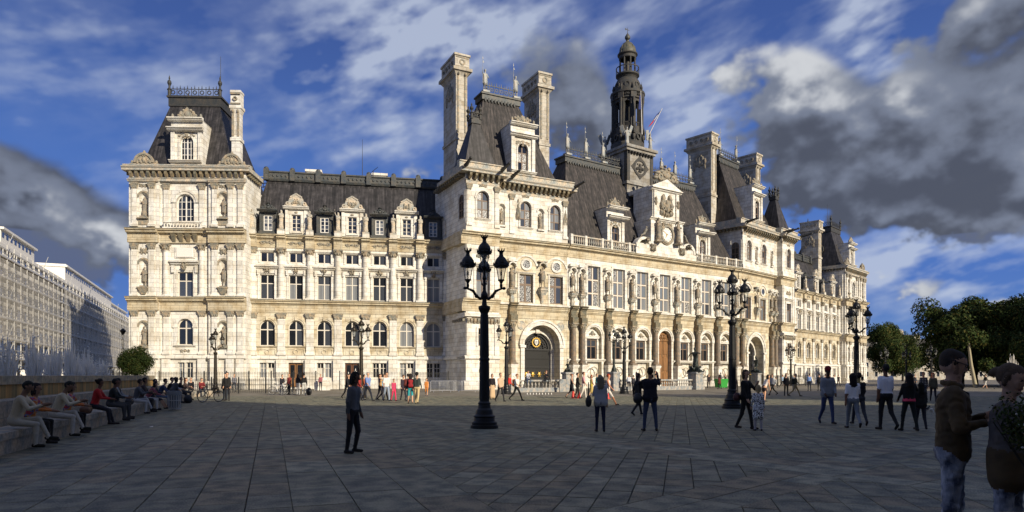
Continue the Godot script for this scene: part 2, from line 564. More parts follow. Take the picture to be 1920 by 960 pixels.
# a wall face from y0 to y1 at z with openings: {c, hw, b, t, arch, d}; t is the spring line when arched
func wall(m: MB, x0: float, x1: float, y0: float, y1: float, z: float, ops: Array) -> void:
	var x := x0
	for o in ops:
		var a: float = o.c - o.hw
		var b: float = o.c + o.hw
		var d: float = z - o.get("d", 0.35)
		m.quad(Vector3(x, y0, z), Vector3(a, y0, z), Vector3(a, y1, z), Vector3(x, y1, z))
		if o.b > y0 + 0.001:
			m.quad(Vector3(a, y0, z), Vector3(b, y0, z), Vector3(b, o.b, z), Vector3(a, o.b, z))
		m.quad(Vector3(a, o.b, z), Vector3(b, o.b, z), Vector3(b, o.b, d), Vector3(a, o.b, d))
		m.quad(Vector3(a, o.b, z), Vector3(a, o.b, d), Vector3(a, o.t, d), Vector3(a, o.t, z))
		m.quad(Vector3(b, o.b, d), Vector3(b, o.b, z), Vector3(b, o.t, z), Vector3(b, o.t, d))
		if o.get("arch", false):
			var seg := 12
			for i in seg:
				var s := PI - PI * i / seg
				var e := PI - PI * (i + 1) / seg
				var p := Vector3(o.c + cos(s) * o.hw, o.t + sin(s) * o.hw, z)
				var q := Vector3(o.c + cos(e) * o.hw, o.t + sin(e) * o.hw, z)
				m.quad(p, q, Vector3(q.x, y1, z), Vector3(p.x, y1, z))
				m.quad(Vector3(p.x, p.y, d), Vector3(q.x, q.y, d), q, p)
		else:
			m.quad(Vector3(a, o.t, z), Vector3(b, o.t, z), Vector3(b, y1, z), Vector3(a, y1, z))
			m.quad(Vector3(a, o.t, d), Vector3(b, o.t, d), Vector3(b, o.t, z), Vector3(a, o.t, z))
		x = b
	m.quad(Vector3(x, y0, z), Vector3(x1, y0, z), Vector3(x1, y1, z), Vector3(x, y1, z))


func opening(c: float, hw: float, b: float, t: float, arch := false, d := 0.35) -> Dictionary:
	return {"c": c, "hw": hw, "b": b, "t": t, "arch": arch, "d": d}


func outline(hw: float, h: float, arched: bool, inset := 0.0) -> PackedVector2Array:
	var p := PackedVector2Array()
	var w := hw - inset
	p.append(Vector2(-w, inset))
	p.append(Vector2(w, inset))
	if arched:
		for i in 13:
			var a := PI * i / 12
			p.append(Vector2(cos(a) * w, h + sin(a) * w))
	else:
		p.append(Vector2(w, h - inset))
		p.append(Vector2(-w, h - inset))
	return p


# a window: its frame is a part of the hall, each light of glass a sub-part. h is the spring line when arched.
func window(c: float, y: float, z: float, hw: float, h: float, arched: bool, cols: int, rows: int, glass: Array, frame: Material, bar := 0.07, sash: Material = null) -> MeshInstance3D:
	var key := "window %.2f %.2f %s %d %d %.2f" % [hw, h, arched, cols, rows, bar]
	var top := h + (hw if arched else 0.0)
	if not meshes.has(key):
		var m := MB.new()
		var f := bar * 1.25
		m.box(-hw, -hw + f, 0, h, -0.05, 0.05)
		m.box(hw - f, hw, 0, h, -0.05, 0.05)
		m.box(-hw + f, hw - f, 0, f, -0.05, 0.052)
		if arched:
			m.ring(0, h, hw - f, hw, -0.05, 0.05, 0, PI, 12)
		else:
			m.box(-hw + f, hw - f, h - f, h, -0.05, 0.052)
		for i in range(1, cols):
			var x := -hw + 2 * hw * i / cols
			var yt := top - f
			if arched:
				yt = h + sqrt(maxf(0, (hw - f) * (hw - f) - x * x))
			var wide := bar * (0.8 if cols < 3 or i * 2 == cols else 0.35)
			m.box(x - wide, x + wide, f, yt, -0.04, 0.045)
		for j in range(1, rows):
			var yy: float = top * (0.64 if rows == 2 else float(j) / rows)
			var wide := bar * (0.7 if rows < 4 else 0.3)
			var xr := hw - f
			if arched and yy > h:
				xr = sqrt(maxf(0.01, hw * hw - (yy - h) * (yy - h))) - f
			m.box(-xr, xr, yy - wide, yy + wide, -0.035, 0.04)
		meshes[key] = m.mesh()
		var panes := []
		var shape := outline(hw, h, arched, 0.03)
		for i in cols:
			for j in rows:
				var y0: float = 0.0 if j == 0 else (top * 0.64 if rows == 2 else top * j / rows)
				var y1: float = top if j == rows - 1 else (top * 0.64 if rows == 2 else top * (j + 1) / rows)
				var x0 := -hw + 2 * hw * i / cols
				var x1 := -hw + 2 * hw * (i + 1) / cols
				for q in Geometry2D.intersect_polygons(shape, PackedVector2Array([Vector2(x0, y0), Vector2(x1, y0), Vector2(x1, y1), Vector2(x0, y1)])):
					var g := MB.new()
					g.slab(q, -0.015, 0.0)
					panes.append(g.mesh())
		meshes[key + " panes"] = panes
	var o: MeshInstance3D
	o = hp("window", meshes[key], frame, shift(c, y, z))
	if sash:
		if not meshes.has(key + " sash"):
			var m := MB.new()
			var e := 0.075
			for i in cols:
				for j in rows:
					var y0: float = (0.0 if j == 0 else (top * 0.64 if rows == 2 else top * j / rows)) + bar * 0.7
					var y1: float = (top if j == rows - 1 else (top * 0.64 if rows == 2 else top * (j + 1) / rows)) - bar * 0.7
					var x0 := -hw + 2 * hw * i / cols + bar * 0.8
					var x1 := -hw + 2 * hw * (i + 1) / cols - bar * 0.8
					m.box(x0, x0 + e, y0, y1, -0.01, 0.018)
					m.box(x1 - e, x1, y0, y1, -0.01, 0.018)
					m.box(x0 + e, x1 - e, y0, y0 + e, -0.01, 0.017)
					m.box(x0 + e, x1 - e, y1 - e, y1, -0.01, 0.017)
			meshes[key + " sash"] = m.mesh()
		stuff(put("sash", meshes[key + " sash"], sash, o))
	var k := 0
	for g in meshes[key + " panes"]:
		put("pane", g, glass[k % glass.size()] if glass.size() <= 2 else glass[rng.randi() % glass.size()], o)
		k += 1
	return o


func entablature(up: float, deep: float) -> Array:
	# architrave, frieze and cornice, 1.5 m tall
	return [Vector2(0.06, up), Vector2(0.06, up + 0.28), Vector2(0.10, up + 0.30), Vector2(0.10, up + 0.36), Vector2(0.05, up + 0.38), Vector2(0.05, up + 0.86), Vector2(0.16, up + 0.92), Vector2(0.16, up + 1.0), Vector2(deep * 0.7, up + 1.10), Vector2(deep * 0.7, up + 1.24), Vector2(deep, up + 1.34), Vector2(deep, up + 1.42), Vector2(0.0, up + 1.5), Vector2(-0.3, up + 1.5), Vector2(-0.3, up)]


# sooty stone on top of a cornice
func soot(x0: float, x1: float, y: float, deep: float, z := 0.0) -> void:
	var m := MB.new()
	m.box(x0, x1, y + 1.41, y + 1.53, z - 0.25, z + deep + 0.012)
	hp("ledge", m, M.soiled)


func ledge(y: float, h: float, deep: float) -> Array:
	return [Vector2(0.02, y), Vector2(deep * 0.5, y + h * 0.25), Vector2(deep * 0.5, y + h * 0.45), Vector2(deep, y + h * 0.6), Vector2(deep, y + h * 0.85), Vector2(0.02, y + h), Vector2(-0.2, y + h), Vector2(-0.2, y)]


# pilaster with base and leafy capital
func pilaster(m: MB, caps: MB, x: float, y0: float, y1: float, z: float, w: float, d: float) -> void:
	m.box(x - w / 2 - 0.10, x + w / 2 + 0.10, y0, y0 + 0.25, z, z + d + 0.10)
	m.frustum(x - w / 2 - 0.08, x + w / 2 + 0.08, z, z + d + 0.08, y0 + 0.25, x - w / 2, x + w / 2, z, z + d, y0 + 0.4)
	m.box(x - w / 2, x + w / 2, y0 + 0.4, y1 - 0.7, z, z + d)
	caps.frustum(x - w / 2, x + w / 2, z, z + d + 0.01, y1 - 0.7, x - w / 2 - 0.12, x + w / 2 + 0.12, z, z + d + 0.14, y1 - 0.12)
	caps.box(x - w / 2 - 0.15, x + w / 2 + 0.15, y1 - 0.12, y1, z, z + d + 0.17)
	for i in 3:
		caps.blob(Vector3(x + (i - 1) * w * 0.38, y1 - 0.52, z + d + 0.04), Vector3(w * 0.17, 0.16, 0.06), 6, 4)
	for s in [-1, 1]:
		caps.blob(Vector3(x + s * (w / 2 + 0.06), y1 - 0.24, z + d + 0.08), Vector3(0.11, 0.11, 0.08), 6, 4)


func shaft(m: MB, caps: MB, x: float, y0: float, y1: float, z: float, r: float) -> void:
	m.box(x - r - 0.14, x + r + 0.14, y0, y0 + 0.2, z - r, z + r + 0.14)
	m.lathe([Vector2(r + 0.12, y0 + 0.2), Vector2(r + 0.12, y0 + 0.3), Vector2(r + 0.03, y0 + 0.36), Vector2(r + 0.07, y0 + 0.45), Vector2(r, y0 + 0.5), Vector2(r * 1.0, y0 + (y1 - y0) * 0.4), Vector2(r * 0.86, y1 - 0.75)], 16, Vector3(x, 0, z))
	caps.lathe([Vector2(r * 0.86, y1 - 0.75), Vector2(r * 1.02, y1 - 0.72), Vector2(r * 1.02, y1 - 0.66), Vector2(r * 0.9, y1 - 0.62), Vector2(r * 1.25, y1 - 0.2), Vector2(r * 1.35, y1 - 0.14)], 14, Vector3(x, 0, z))
	caps.box(x - r - 0.15, x + r + 0.15, y1 - 0.14, y1, z - r, z + r + 0.15)
	for i in 5:
		var a := -1.3 + 0.65 * i
		caps.blob(Vector3(x + sin(a) * r * 1.05, y1 - 0.48, z + cos(a) * r * 1.05), Vector3(0.1, 0.15, 0.1), 6, 4)
	for s in [-1, 1]:
		caps.blob(Vector3(x + s * (r + 0.05), y1 - 0.25, z + r * 0.8), Vector3(0.12, 0.12, 0.12), 6, 4)


# carved relief: leaves, scrolls and lumps about a centre
func carving(m: MB, x: float, y: float, z: float, w: float, h: float, d: float, sd: int, many := 14) -> void:
	var r := RandomNumberGenerator.new()
	r.seed = sd
	for i in many:
		var px := r.randf_range(0.08, 1.0)
		var py := r.randf_range(-1, 1) * (1 - px * 0.35)
		var s := r.randf_range(0.10, 0.22)
		for k in [-1, 1]:
			m.blob(Vector3(x + k * px * w / 2, y + py * h / 2, z + d * 0.2), Vector3(s * w * 0.55, s * h * 0.95, d * r.randf_range(0.5, 1.0)), 6, 4)
	for k in [-1, 1]:
		m.ring(x + k * w * 0.3, y - h * 0.12, w * 0.06, w * 0.12, z, z + d * 0.8, 0, TAU, 8)
	m.blob(Vector3(x, y, z + d * 0.3), Vector3(w * 0.15, h * 0.34, d), 8, 6)


# statues in niches share a few carved figures
func statue_mesh(kind: int) -> ArrayMesh:
	var key := "statue %d" % kind
	if not meshes.has(key):
		var p := {}
		match kind:
			0: p = {"robe": 1, "ls": 30, "le": 95, "li": 40, "rs": 8, "re": 40, "ri": 20, "hy": 15, "hat": 0}
			1: p = {"lh": 8, "lk": 4, "rh": -6, "rk": 10, "ls": 5, "la": 22, "le": 60, "li": 30, "rs": 20, "ra": 15, "re": 80, "ri": 40, "hy": -20, "coat": 0.55}
			2: p = {"robe": 1, "ls": 10, "la": 10, "le": 70, "li": 60, "rs": 55, "ra": 10, "re": 60, "ri": 30, "hy": -15, "hair": 1}
			3: p = {"lh": 14, "lk": 10, "rh": -2, "rk": 4, "rs": 15, "ra": 25, "re": 100, "ri": 50, "ls": -5, "la": 15, "le": 20, "hy": 10, "coat": 0.35}
			4: p = {"robe": 1, "rs": 150, "ra": 15, "re": 20, "ls": 20, "le": 70, "li": 40, "hair": 1, "hy": -10}
			5: p = {"lh": 4, "rh": -4, "rs": 70, "ra": 35, "re": 75, "ls": 6, "la": 25, "le": 50, "li": 30, "coat": 0.4, "hat": 1, "hy": 20}
		p.fat = 1.12
		var m := MB.new()
		body(m, p, 0.055, [])
		m.tinted = false
		m.box(-0.32, 0.32, -0.14, 0.02, -0.26, 0.3)
		meshes[key] = m.mesh()
	return meshes[key]


func statue(called: String, label: String, kind: int, local: Vector3, tall: float, group: String, material: Material = null, turn := 0.0) -> Node3D:
	var at := S * local
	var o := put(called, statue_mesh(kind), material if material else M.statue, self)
	var k := tall / 1.75
	o.transform = Transform3D((S.basis * Basis(Vector3.UP, turn)).scaled(Vector3(k, k, k)), at + Vector3(0, 0.14 * k, 0))
	tag(o, label, "statue", group)
	return o


func niche(m: MB, c: float, b: float, t: float, hw: float, z: float, deep := 0.42) -> void:
	# back and half round of a niche whose mouth is cut into the wall
	for i in 8:
		var s := PI * i / 8
		var e := PI * (i + 1) / 8
		var p := Vector3(c - cos(s) * hw, 0, z - sin(s) * deep)
		var q := Vector3(c - cos(e) * hw, 0, z - sin(e) * deep)
		m.quad(Vector3(p.x, b, p.z), Vector3(q.x, b, q.z), Vector3(q.x, t, q.z), Vector3(p.x, t, p.z))
		for j in 4:
			var f := PI / 2 * j / 4
			var g := PI / 2 * (j + 1) / 4
			var at := func(u: float, w: float) -> Vector3: return Vector3(c - cos(u) * cos(w) * hw, t + sin(w) * hw, z - sin(u) * cos(w) * deep)
			m.quad(at.call(s, f), at.call(e, f), at.call(e, g), at.call(s, g))
	m.quad(Vector3(c - hw, b, z), Vector3(c + hw, b, z), Vector3(c + hw, b, z - deep), Vector3(c - hw, b, z - deep))


func balustrade(x0: float, x1: float, y0: float, y1: float, z: float, step := 0.32) -> MB:
	var m := MB.new()
	m.box(x0, x1, y0, y0 + 0.14, z - 0.15, z + 0.15)
	m.box(x0, x1, y1 - 0.16, y1, z - 0.17, z + 0.17)
	var n := int((x1 - x0) / step)
	var h := y1 - y0 - 0.3
	for i in n:
		var x := x0 + (i + 0.5) * (x1 - x0) / n
		m.lathe([Vector2(0.075, y0 + 0.14), Vector2(0.05, y0 + 0.14 + h * 0.12), Vector2(0.105, y0 + 0.14 + h * 0.4), Vector2(0.045, y0 + 0.14 + h * 0.78), Vector2(0.08, y0 + 0.14 + h)], 7, Vector3(x, 0, z))
	return m


func cresting(m: MB, x0: float, x1: float, y: float, h: float, z: float, step: float) -> void:
	m.box(x0, x1, y, y + 0.08, z - 0.05, z + 0.05)
	m.box(x0, x1, y + h * 0.72, y + h * 0.78, z - 0.04, z + 0.04)
	var n := maxi(1, int((x1 - x0) / step))
	for i in n:
		var x := x0 + (i + 0.5) * (x1 - x0) / n
		m.ring(x, y + h * 0.4, step * 0.22, step * 0.36, z - 0.03, z + 0.03, 0, TAU, 8)
		m.box(x - step * 0.5 - 0.03, x - step * 0.5 + 0.03, y, y + h, z - 0.03, z + 0.03)
		m.frustum(x - 0.06, x + 0.06, z - 0.03, z + 0.03, y + h * 0.78, x - 0.01, x + 0.01, z - 0.01, z + 0.01, y + h * 1.15)


func finial(m: MB, x: float, y: float, z: float, h: float) -> void:
	m.lathe([Vector2(0.2, y), Vector2(0.2, y + h * 0.3), Vector2(0.28, y + h * 0.32), Vector2(0.12, y + h * 0.4), Vector2(0.12, y + h * 0.5), Vector2(0.25, y + h * 0.62), Vector2(0.22, y + h * 0.7), Vector2(0.06, y + h * 0.78), Vector2(0.1, y + h * 0.85), Vector2(0.0, y + h)], 8, Vector3(x, 0, z))


func modillions(m: MB, x0: float, x1: float, y: float, h: float, z: float, d: float, step := 0.62) -> void:
	var n := int((x1 - x0) / step)
	for i in n:
		var x := x0 + (i + 0.5) * (x1 - x0) / n
		m.frustum(x - 0.14, x + 0.14, z, z + d * 0.45, y, x - 0.14, x + 0.14, z, z + d, y + h * 0.5)
		m.box(x - 0.14, x + 0.14, y + h * 0.5, y + h, z, z + d)


# the tall cornice of a pavilion carried on brackets, round three sides
func crown(x0: float, x1: float, z0: float, y: float, deep: float, over := 0.85, par := 1.15) -> void:
	var m := MB.new()
	m.run([Vector2(0.04, y), Vector2(0.04, y + 0.3), Vector2(0.12, y + 0.34), Vector2(0.12, y + 0.4), Vector2(-0.3, y + 0.4), Vector2(-0.3, y)], x0, x1)
	var lo := y + 1.1
	m.run([Vector2(over, lo), Vector2(over, lo + 0.2), Vector2(over + 0.15, lo + 0.34), Vector2(over + 0.15, lo + 0.44), Vector2(0.2, lo + 0.5), Vector2(0.2, lo + par), Vector2(0.34, lo + par + 0.05), Vector2(0.34, lo + par + 0.17), Vector2(-0.6, lo + par + 0.25), Vector2(-0.6, lo)], x0 - over, x1 + over)
	m.box(x0 - over - 0.01, x0 + 0.4, lo + 0.003, lo + 0.43, z0 - deep, -0.6)
	m.box(x1 - 0.4, x1 + over + 0.01, lo + 0.003, lo + 0.43, z0 - deep, -0.6)
	m.box(x0 - 0.2, x0 + 0.3, lo + 0.43, lo + par + 0.23, z0 - deep, -0.6)
	m.box(x1 - 0.3, x1 + 0.2, lo + 0.43, lo + par + 0.23, z0 - deep, -0.6)
	hp("cornice", m, M.trim, shift(0, 0, z0))
	var b := MB.new()
	modillions(b, x0, x1, y + 0.42, 0.68, 0.0, over - 0.13)
	for s in [x0, x1]:
		var k := -1.0 if s == x0 else 1.0
		for i in int(deep / 0.62):
			var z := -0.4 - i * 0.62
			b.box(minf(s, s + k * (over - 0.15)), maxf(s, s + k * (over - 0.15)), y + 0.75, y + 1.1, z - 0.14, z + 0.14)
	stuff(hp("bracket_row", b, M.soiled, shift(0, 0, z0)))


func chimney(x: float, z: float, w: float, d: float, y0: float, y1: float, slim := false) -> void:
	var m := MB.new()
	var h := y1 - y0
	var f := 0.4 if slim else 1.0
	m.box(x - w / 2, x + w / 2, y0, y1 - 2.6, z - d / 2, z + d / 2)
	m.box(x - w / 2 - 0.12, x + w / 2 + 0.12, y0 + h * 0.45, y0 + h * 0.45 + 0.35, z - d / 2 - 0.12, z + d / 2 + 0.12)
	m.frustum(x - w / 2, x + w / 2, z - d / 2, z + d / 2, y1 - 2.6, x - w / 2 - 0.35 * f, x + w / 2 + 0.35 * f, z - d / 2 - 0.35 * f, z + d / 2 + 0.35 * f, y1 - 2.1)
	m.box(x - w / 2 - 0.5 * f, x + w / 2 + 0.5 * f, y1 - 2.1, y1 - 1.75, z - d / 2 - 0.5 * f, z + d / 2 + 0.5 * f)
	m.box(x - w / 2 - 0.2 * f, x + w / 2 + 0.2 * f, y1 - 1.75, y1 - 0.25, z - d / 2 - 0.2 * f, z + d / 2 + 0.2 * f)
	m.box(x - w / 2 - 0.32 * f, x + w / 2 + 0.32 * f, y1 - 0.25, y1, z - d / 2 - 0.32 * f, z + d / 2 + 0.32 * f)
	var o := hp("chimney", m, M.greystone if not slim else M.stone)
	var c := MB.new()
	for s in [-1, 1]:
		# consoles, a panel border and a round boss on the narrow faces
		c.box(x + s * w * 0.32 - 0.12, x + s * w * 0.32 + 0.12, y0 + h * 0.5, y1 - 2.6, z + d / 2, z + d / 2 + 0.09)
		c.blob(Vector3(x + s * w * 0.3, y1 - 2.4, z + d / 2 + 0.2 * f), Vector3(0.14, 0.25, 0.18), 6, 5)
	c.ring(x, y1 - 1.0, w * 0.14, w * 0.26, z + d / 2 + 0.2 * f, z + d / 2 + 0.27, 0, TAU, 12)
	c.box(x - w / 2 - 0.1, x + w / 2 + 0.1, y1 - 1.65, y1 - 1.5, z + d / 2 + 0.2 * f, z + d / 2 + 0.26)
	c.box(x - w / 2 - 0.1, x + w / 2 + 0.1, y1 - 0.5, y1 - 0.35, z + d / 2 + 0.2 * f, z + d / 2 + 0.26)
	if not slim:
		var side := MB.new()
		carving(side, 0, 0, 0, d * 0.55, 2.6, 0.14, 7, 10)
		for i in 4:
			side.ring((i - 1.5) * d * 0.23, 3.4 + (y1 - y0) * 0.0, 0.16, 0.28, 0.0, 0.3, 0, TAU, 10)
		c.add(side, Transform3D(Basis(Vector3.UP, -PI / 2), Vector3(x - w / 2, y1 - 4.4, z)))
	put("carving", c, M.carved, o)


func small_pediment(x: float, y: float, w: float, z: float, sd: int) -> MB:
	# rounded pediment full of carving, as stands on the corners of the end pavilions
	var m := MB.new()
	var p := PackedVector2Array([Vector2(-w / 2, 0), Vector2(w / 2, 0), Vector2(w / 2, 0.25)])
	for i in 9:
		var a := PI * i / 8
		p.append(Vector2(cos(a) * w * 0.34, 0.3 + sin(a) * w * 0.36))
	p.append(Vector2(-w / 2, 0.25))
	var s := MB.new()
	s.slab(p, -0.25, 0.12, true)
	s.ring(0, 0.3, w * 0.28, w * 0.36, 0.0, 0.25, 0, PI, 10)
	carving(s, 0, w * 0.2, 0.1, w * 0.5, w * 0.32, 0.16, sd, 8)
	for k in [-1, 1]:
		s.blob(Vector3(k * w * 0.43, 0.38, 0.0), Vector3(0.16, 0.22, 0.16), 7, 5)
	s.blob(Vector3(0, 0.34 + w * 0.36, 0.0), Vector3(0.16, 0.26, 0.16), 7, 5)
	m.add(s, shift(x, y, z))
	return m


# stone dormer of the wing: pilasters, cornice, curved gable with carving
func stone_dormer(x: float, y: float, z: float, w: float, sd: int, glass: Array) -> void:
	var m := MB.new()
	wall(m, x - w / 2, x + w / 2, y, y + 3.05, z, [opening(x, 0.52, y + 0.42, y + 2.35, false, 0.25)])
	m.quad(Vector3(x - w / 2, y, z - 3.5), Vector3(x - w / 2, y, z), Vector3(x - w / 2, y + 3.05, z), Vector3(x - w / 2, y + 3.05, z - 3.5))
	m.quad(Vector3(x + w / 2, y, z), Vector3(x + w / 2, y, z - 3.5), Vector3(x + w / 2, y + 3.05, z - 3.5), Vector3(x + w / 2, y + 3.05, z))
	m.box(x - w / 2, x + w / 2, y + 3.3, y + 3.45, z - 3.5, z)
	for s in [-1, 1]:
		m.box(x + s * (w / 2 - 0.19) - 0.17, x + s * (w / 2 - 0.19) + 0.17, y, y + 2.9, z, z + 0.12)
		m.box(x + s * 0.62 - 0.1, x + s * 0.62 + 0.1, y + 0.35, y + 2.5, z, z + 0.07)
	m.box(x - 0.72, x + 0.72, y + 2.36, y + 2.52, z, z + 0.072)
	m.box(x - 0.72, x + 0.72, y + 0.2, y + 0.36, z, z + 0.16)
	m.run(ledge(y + 2.95, 0.38, 0.3), x - w / 2 - 0.2, x + w / 2 + 0.2)
	var g := MB.new()
	var q := PackedVector2Array([Vector2(-w / 2 - 0.1, 0), Vector2(w / 2 + 0.1, 0), Vector2(w / 2, 0.22), Vector2(w * 0.36, 0.5), Vector2(w * 0.30, 0.95), Vector2(w * 0.26, 1.0), Vector2(0, 1.5), Vector2(-w * 0.26, 1.0), Vector2(-w * 0.30, 0.95), Vector2(-w * 0.36, 0.5), Vector2(-w / 2, 0.22)])
	g.slab(q, -0.35, 0.08, true)
	for s in [-1, 1]:
		g.add(bar_mesh(0.16, 0.2), Transform3D(Basis(Vector3(0, 0, 1), s * -0.55).scaled_local(Vector3(w * 0.32, 1, 1)), Vector3(s * w * 0.13, 1.27, 0.05)))
		g.ring(s * w * 0.38, 0.3, 0.1, 0.24, -0.1, 0.2, 0, TAU, 8)
	var o := hp("dormer", m, M.stone)
	put("gable", g, M.trim, o, shift(x, y + 3.33, z + 0.05))
	var c := MB.new()
	carving(c, x, y + 3.85, z + 0.12, 0.95, 0.75, 0.13, sd, 7)
	c.blob(Vector3(x, y + 2.62, z + 0.08), Vector3(0.2, 0.13, 0.1), 7, 5)
	put("carving", c, M.carved, o)
	window(x, y + 0.42, z - 0.2, 0.52, 1.93, false, 2, 4, glass, M.frame, 0.075)


func bar_mesh(h: float, d: float) -> MB:
	var m := MB.new()
	m.box(-0.5, 0.5, -h / 2, h / 2, -d / 2, d / 2)
	return m


func slate_dormer(x: float, y: float, z: float, w: float, sd: int, glass: Array) -> void:
	var m := MB.new()
	wall(m, x - w / 2, x + w / 2, y, y + 2.65, z, [opening(x, 0.5, y + 0.45, y + 2.25, false, 0.2)])
	for s in [-1, 1]:
		var q: float = x + s * w / 2
		if s < 0:
			m.quad(Vector3(q, y, z - 3), Vector3(q, y, z), Vector3(q, y + 2.65, z), Vector3(q, y + 2.65, z - 3))
		else:
			m.quad(Vector3(q, y, z), Vector3(q, y, z - 3), Vector3(q, y + 2.65, z - 3), Vector3(q, y + 2.65, z))
		m.box(x + s * (w / 2 - 0.14) - 0.1, x + s * (w / 2 - 0.14) + 0.1, y + 0.3, y + 2.5, z, z + 0.08)
	m.run(ledge(y + 2.6, 0.26, 0.26), x - w / 2 - 0.18, x + w / 2 + 0.18)
	m.box(x - w / 2 - 0.1, x + w / 2 + 0.1, y, y + 0.35, z, z + 0.14)
	m.box(x - w / 2, x + w / 2, y + 2.66, y + 2.84, z - 3, z - 0.2)
	var p := PackedVector2Array()
	for i in 11:
		var a := PI * i / 10
		p.append(Vector2(cos(a) * w * 0.5, pow(sin(a), 1.3) * 0.62))
	var g := MB.new()
	g.slab(p, -0.1, 0.06, true)
	carving(g, 0, 0.32, 0.06, w * 0.7, 0.5, 0.12, sd, 8)
	finial(g, 0, 0.55, 0, 0.4)
	m.add(g, shift(x, y + 2.85, z + 0.02))
	hp("dormer", m, M.zinc)
	window(x, y + 0.45, z - 0.14, 0.5, 1.8, false, 2, 4, glass, M.white, 0.075)


# tall stone dormer of the pavilions, round arched window, cornice and crest
func tall_dormer(x: float, y: float, z: float, w: float, h: float, sd: int, pointed := false, white := false) -> void:
	var m := MB.new()
	var hw := w * 0.21
	var spring := y + h * 0.52
	wall(m, x - w / 2, x + w / 2, y, y + h * 0.78, z, [opening(x, hw, y + 0.7, spring, true, 0.35)])
	m.quad(Vector3(x - w / 2, y, z - 5), Vector3(x - w / 2, y, z), Vector3(x - w / 2, y + h, z), Vector3(x - w / 2, y + h, z - 5))
	m.quad(Vector3(x + w / 2, y, z), Vector3(x + w / 2, y, z - 5), Vector3(x + w / 2, y + h, z - 5), Vector3(x + w / 2, y + h, z))
	m.box(x - w / 2, x + w / 2, y + h * 0.98, y + h, z - 5, z - 0.1)
	m.box(x - w / 2 + 0.002, x + w / 2 - 0.002, y + h * 0.78, y + h * 0.98, z - 0.4, z + 0.03)
	for s in [-1, 1]:
		m.box(x + s * (w / 2 - 0.24) - 0.22, x + s * (w / 2 - 0.24) + 0.22, y, y + h * 0.74, z, z + 0.2)
		m.box(x + s * (hw + 0.1) - 0.09, x + s * (hw + 0.1) + 0.09, y + 0.7, spring, z, z + 0.1)
	m.ring(x, spring, hw + 0.01, hw + 0.2, z, z + 0.1, 0, PI, 12)
	m.run(ledge(y + h * 0.74, 0.42, 0.42), x - w / 2 - 0.25, x + w / 2 + 0.25)
	m.run(ledge(y + h * 0.95, 0.4, 0.36), x - w / 2 - 0.2, x + w / 2 + 0.2)
	m.run(ledge(y + 0.35, 0.3, 0.3), x - w / 2 - 0.05, x + w / 2 + 0.05)
	var o := hp("dormer", m, M.stone)
	var c := MB.new()
	carving(c, x, spring + hw + 0.1, z + 0.02, w * 0.5, 0.8, 0.1, sd, 8)
	carving(c, x, y + h + 0.65, z - 0.1, w * 0.62, 1.1, 0.2, sd + 1, 10)
	var p := PackedVector2Array([Vector2(x - w * 0.4, y + h), Vector2(x + w * 0.4, y + h), Vector2(x + w * 0.22, y + h + 0.5), Vector2(x, y + h + (1.5 if pointed else 1.1)), Vector2(x - w * 0.22, y + h + 0.5)])
	c.slab(p, z - 0.3, z, true)
	for s in [-1, 1]:
		c.blob(Vector3(x + s * w * 0.45, y + h + 0.35, z + 0.05), Vector3(0.16, 0.35, 0.16), 7, 5)
	put("carving", c, M.carved, o)
	window(x, y + 0.7, z - 0.25, hw, spring - y - 0.7, true, 4 if white else 2, 4 if white else 3, [M.glass, M.glass_blue, M.glass_lace if not white else M.glass, M.glass], M.white if white else M.frame_brown, 0.08)


func dark_glass() -> Array:
	return [M.glass, M.glass, M.glass_blue]


func some_glass() -> Array:
	var k := rng.randi() % 5
	if k == 0:
		return [M.glass_curtain, M.glass]
	if k == 1:
		return [M.glass_curtain, M.glass_curtain, M.glass_blue]
	if k == 2:
		return [M.glass_blue, M.glass_blue, M.glass]
	return dark_glass()


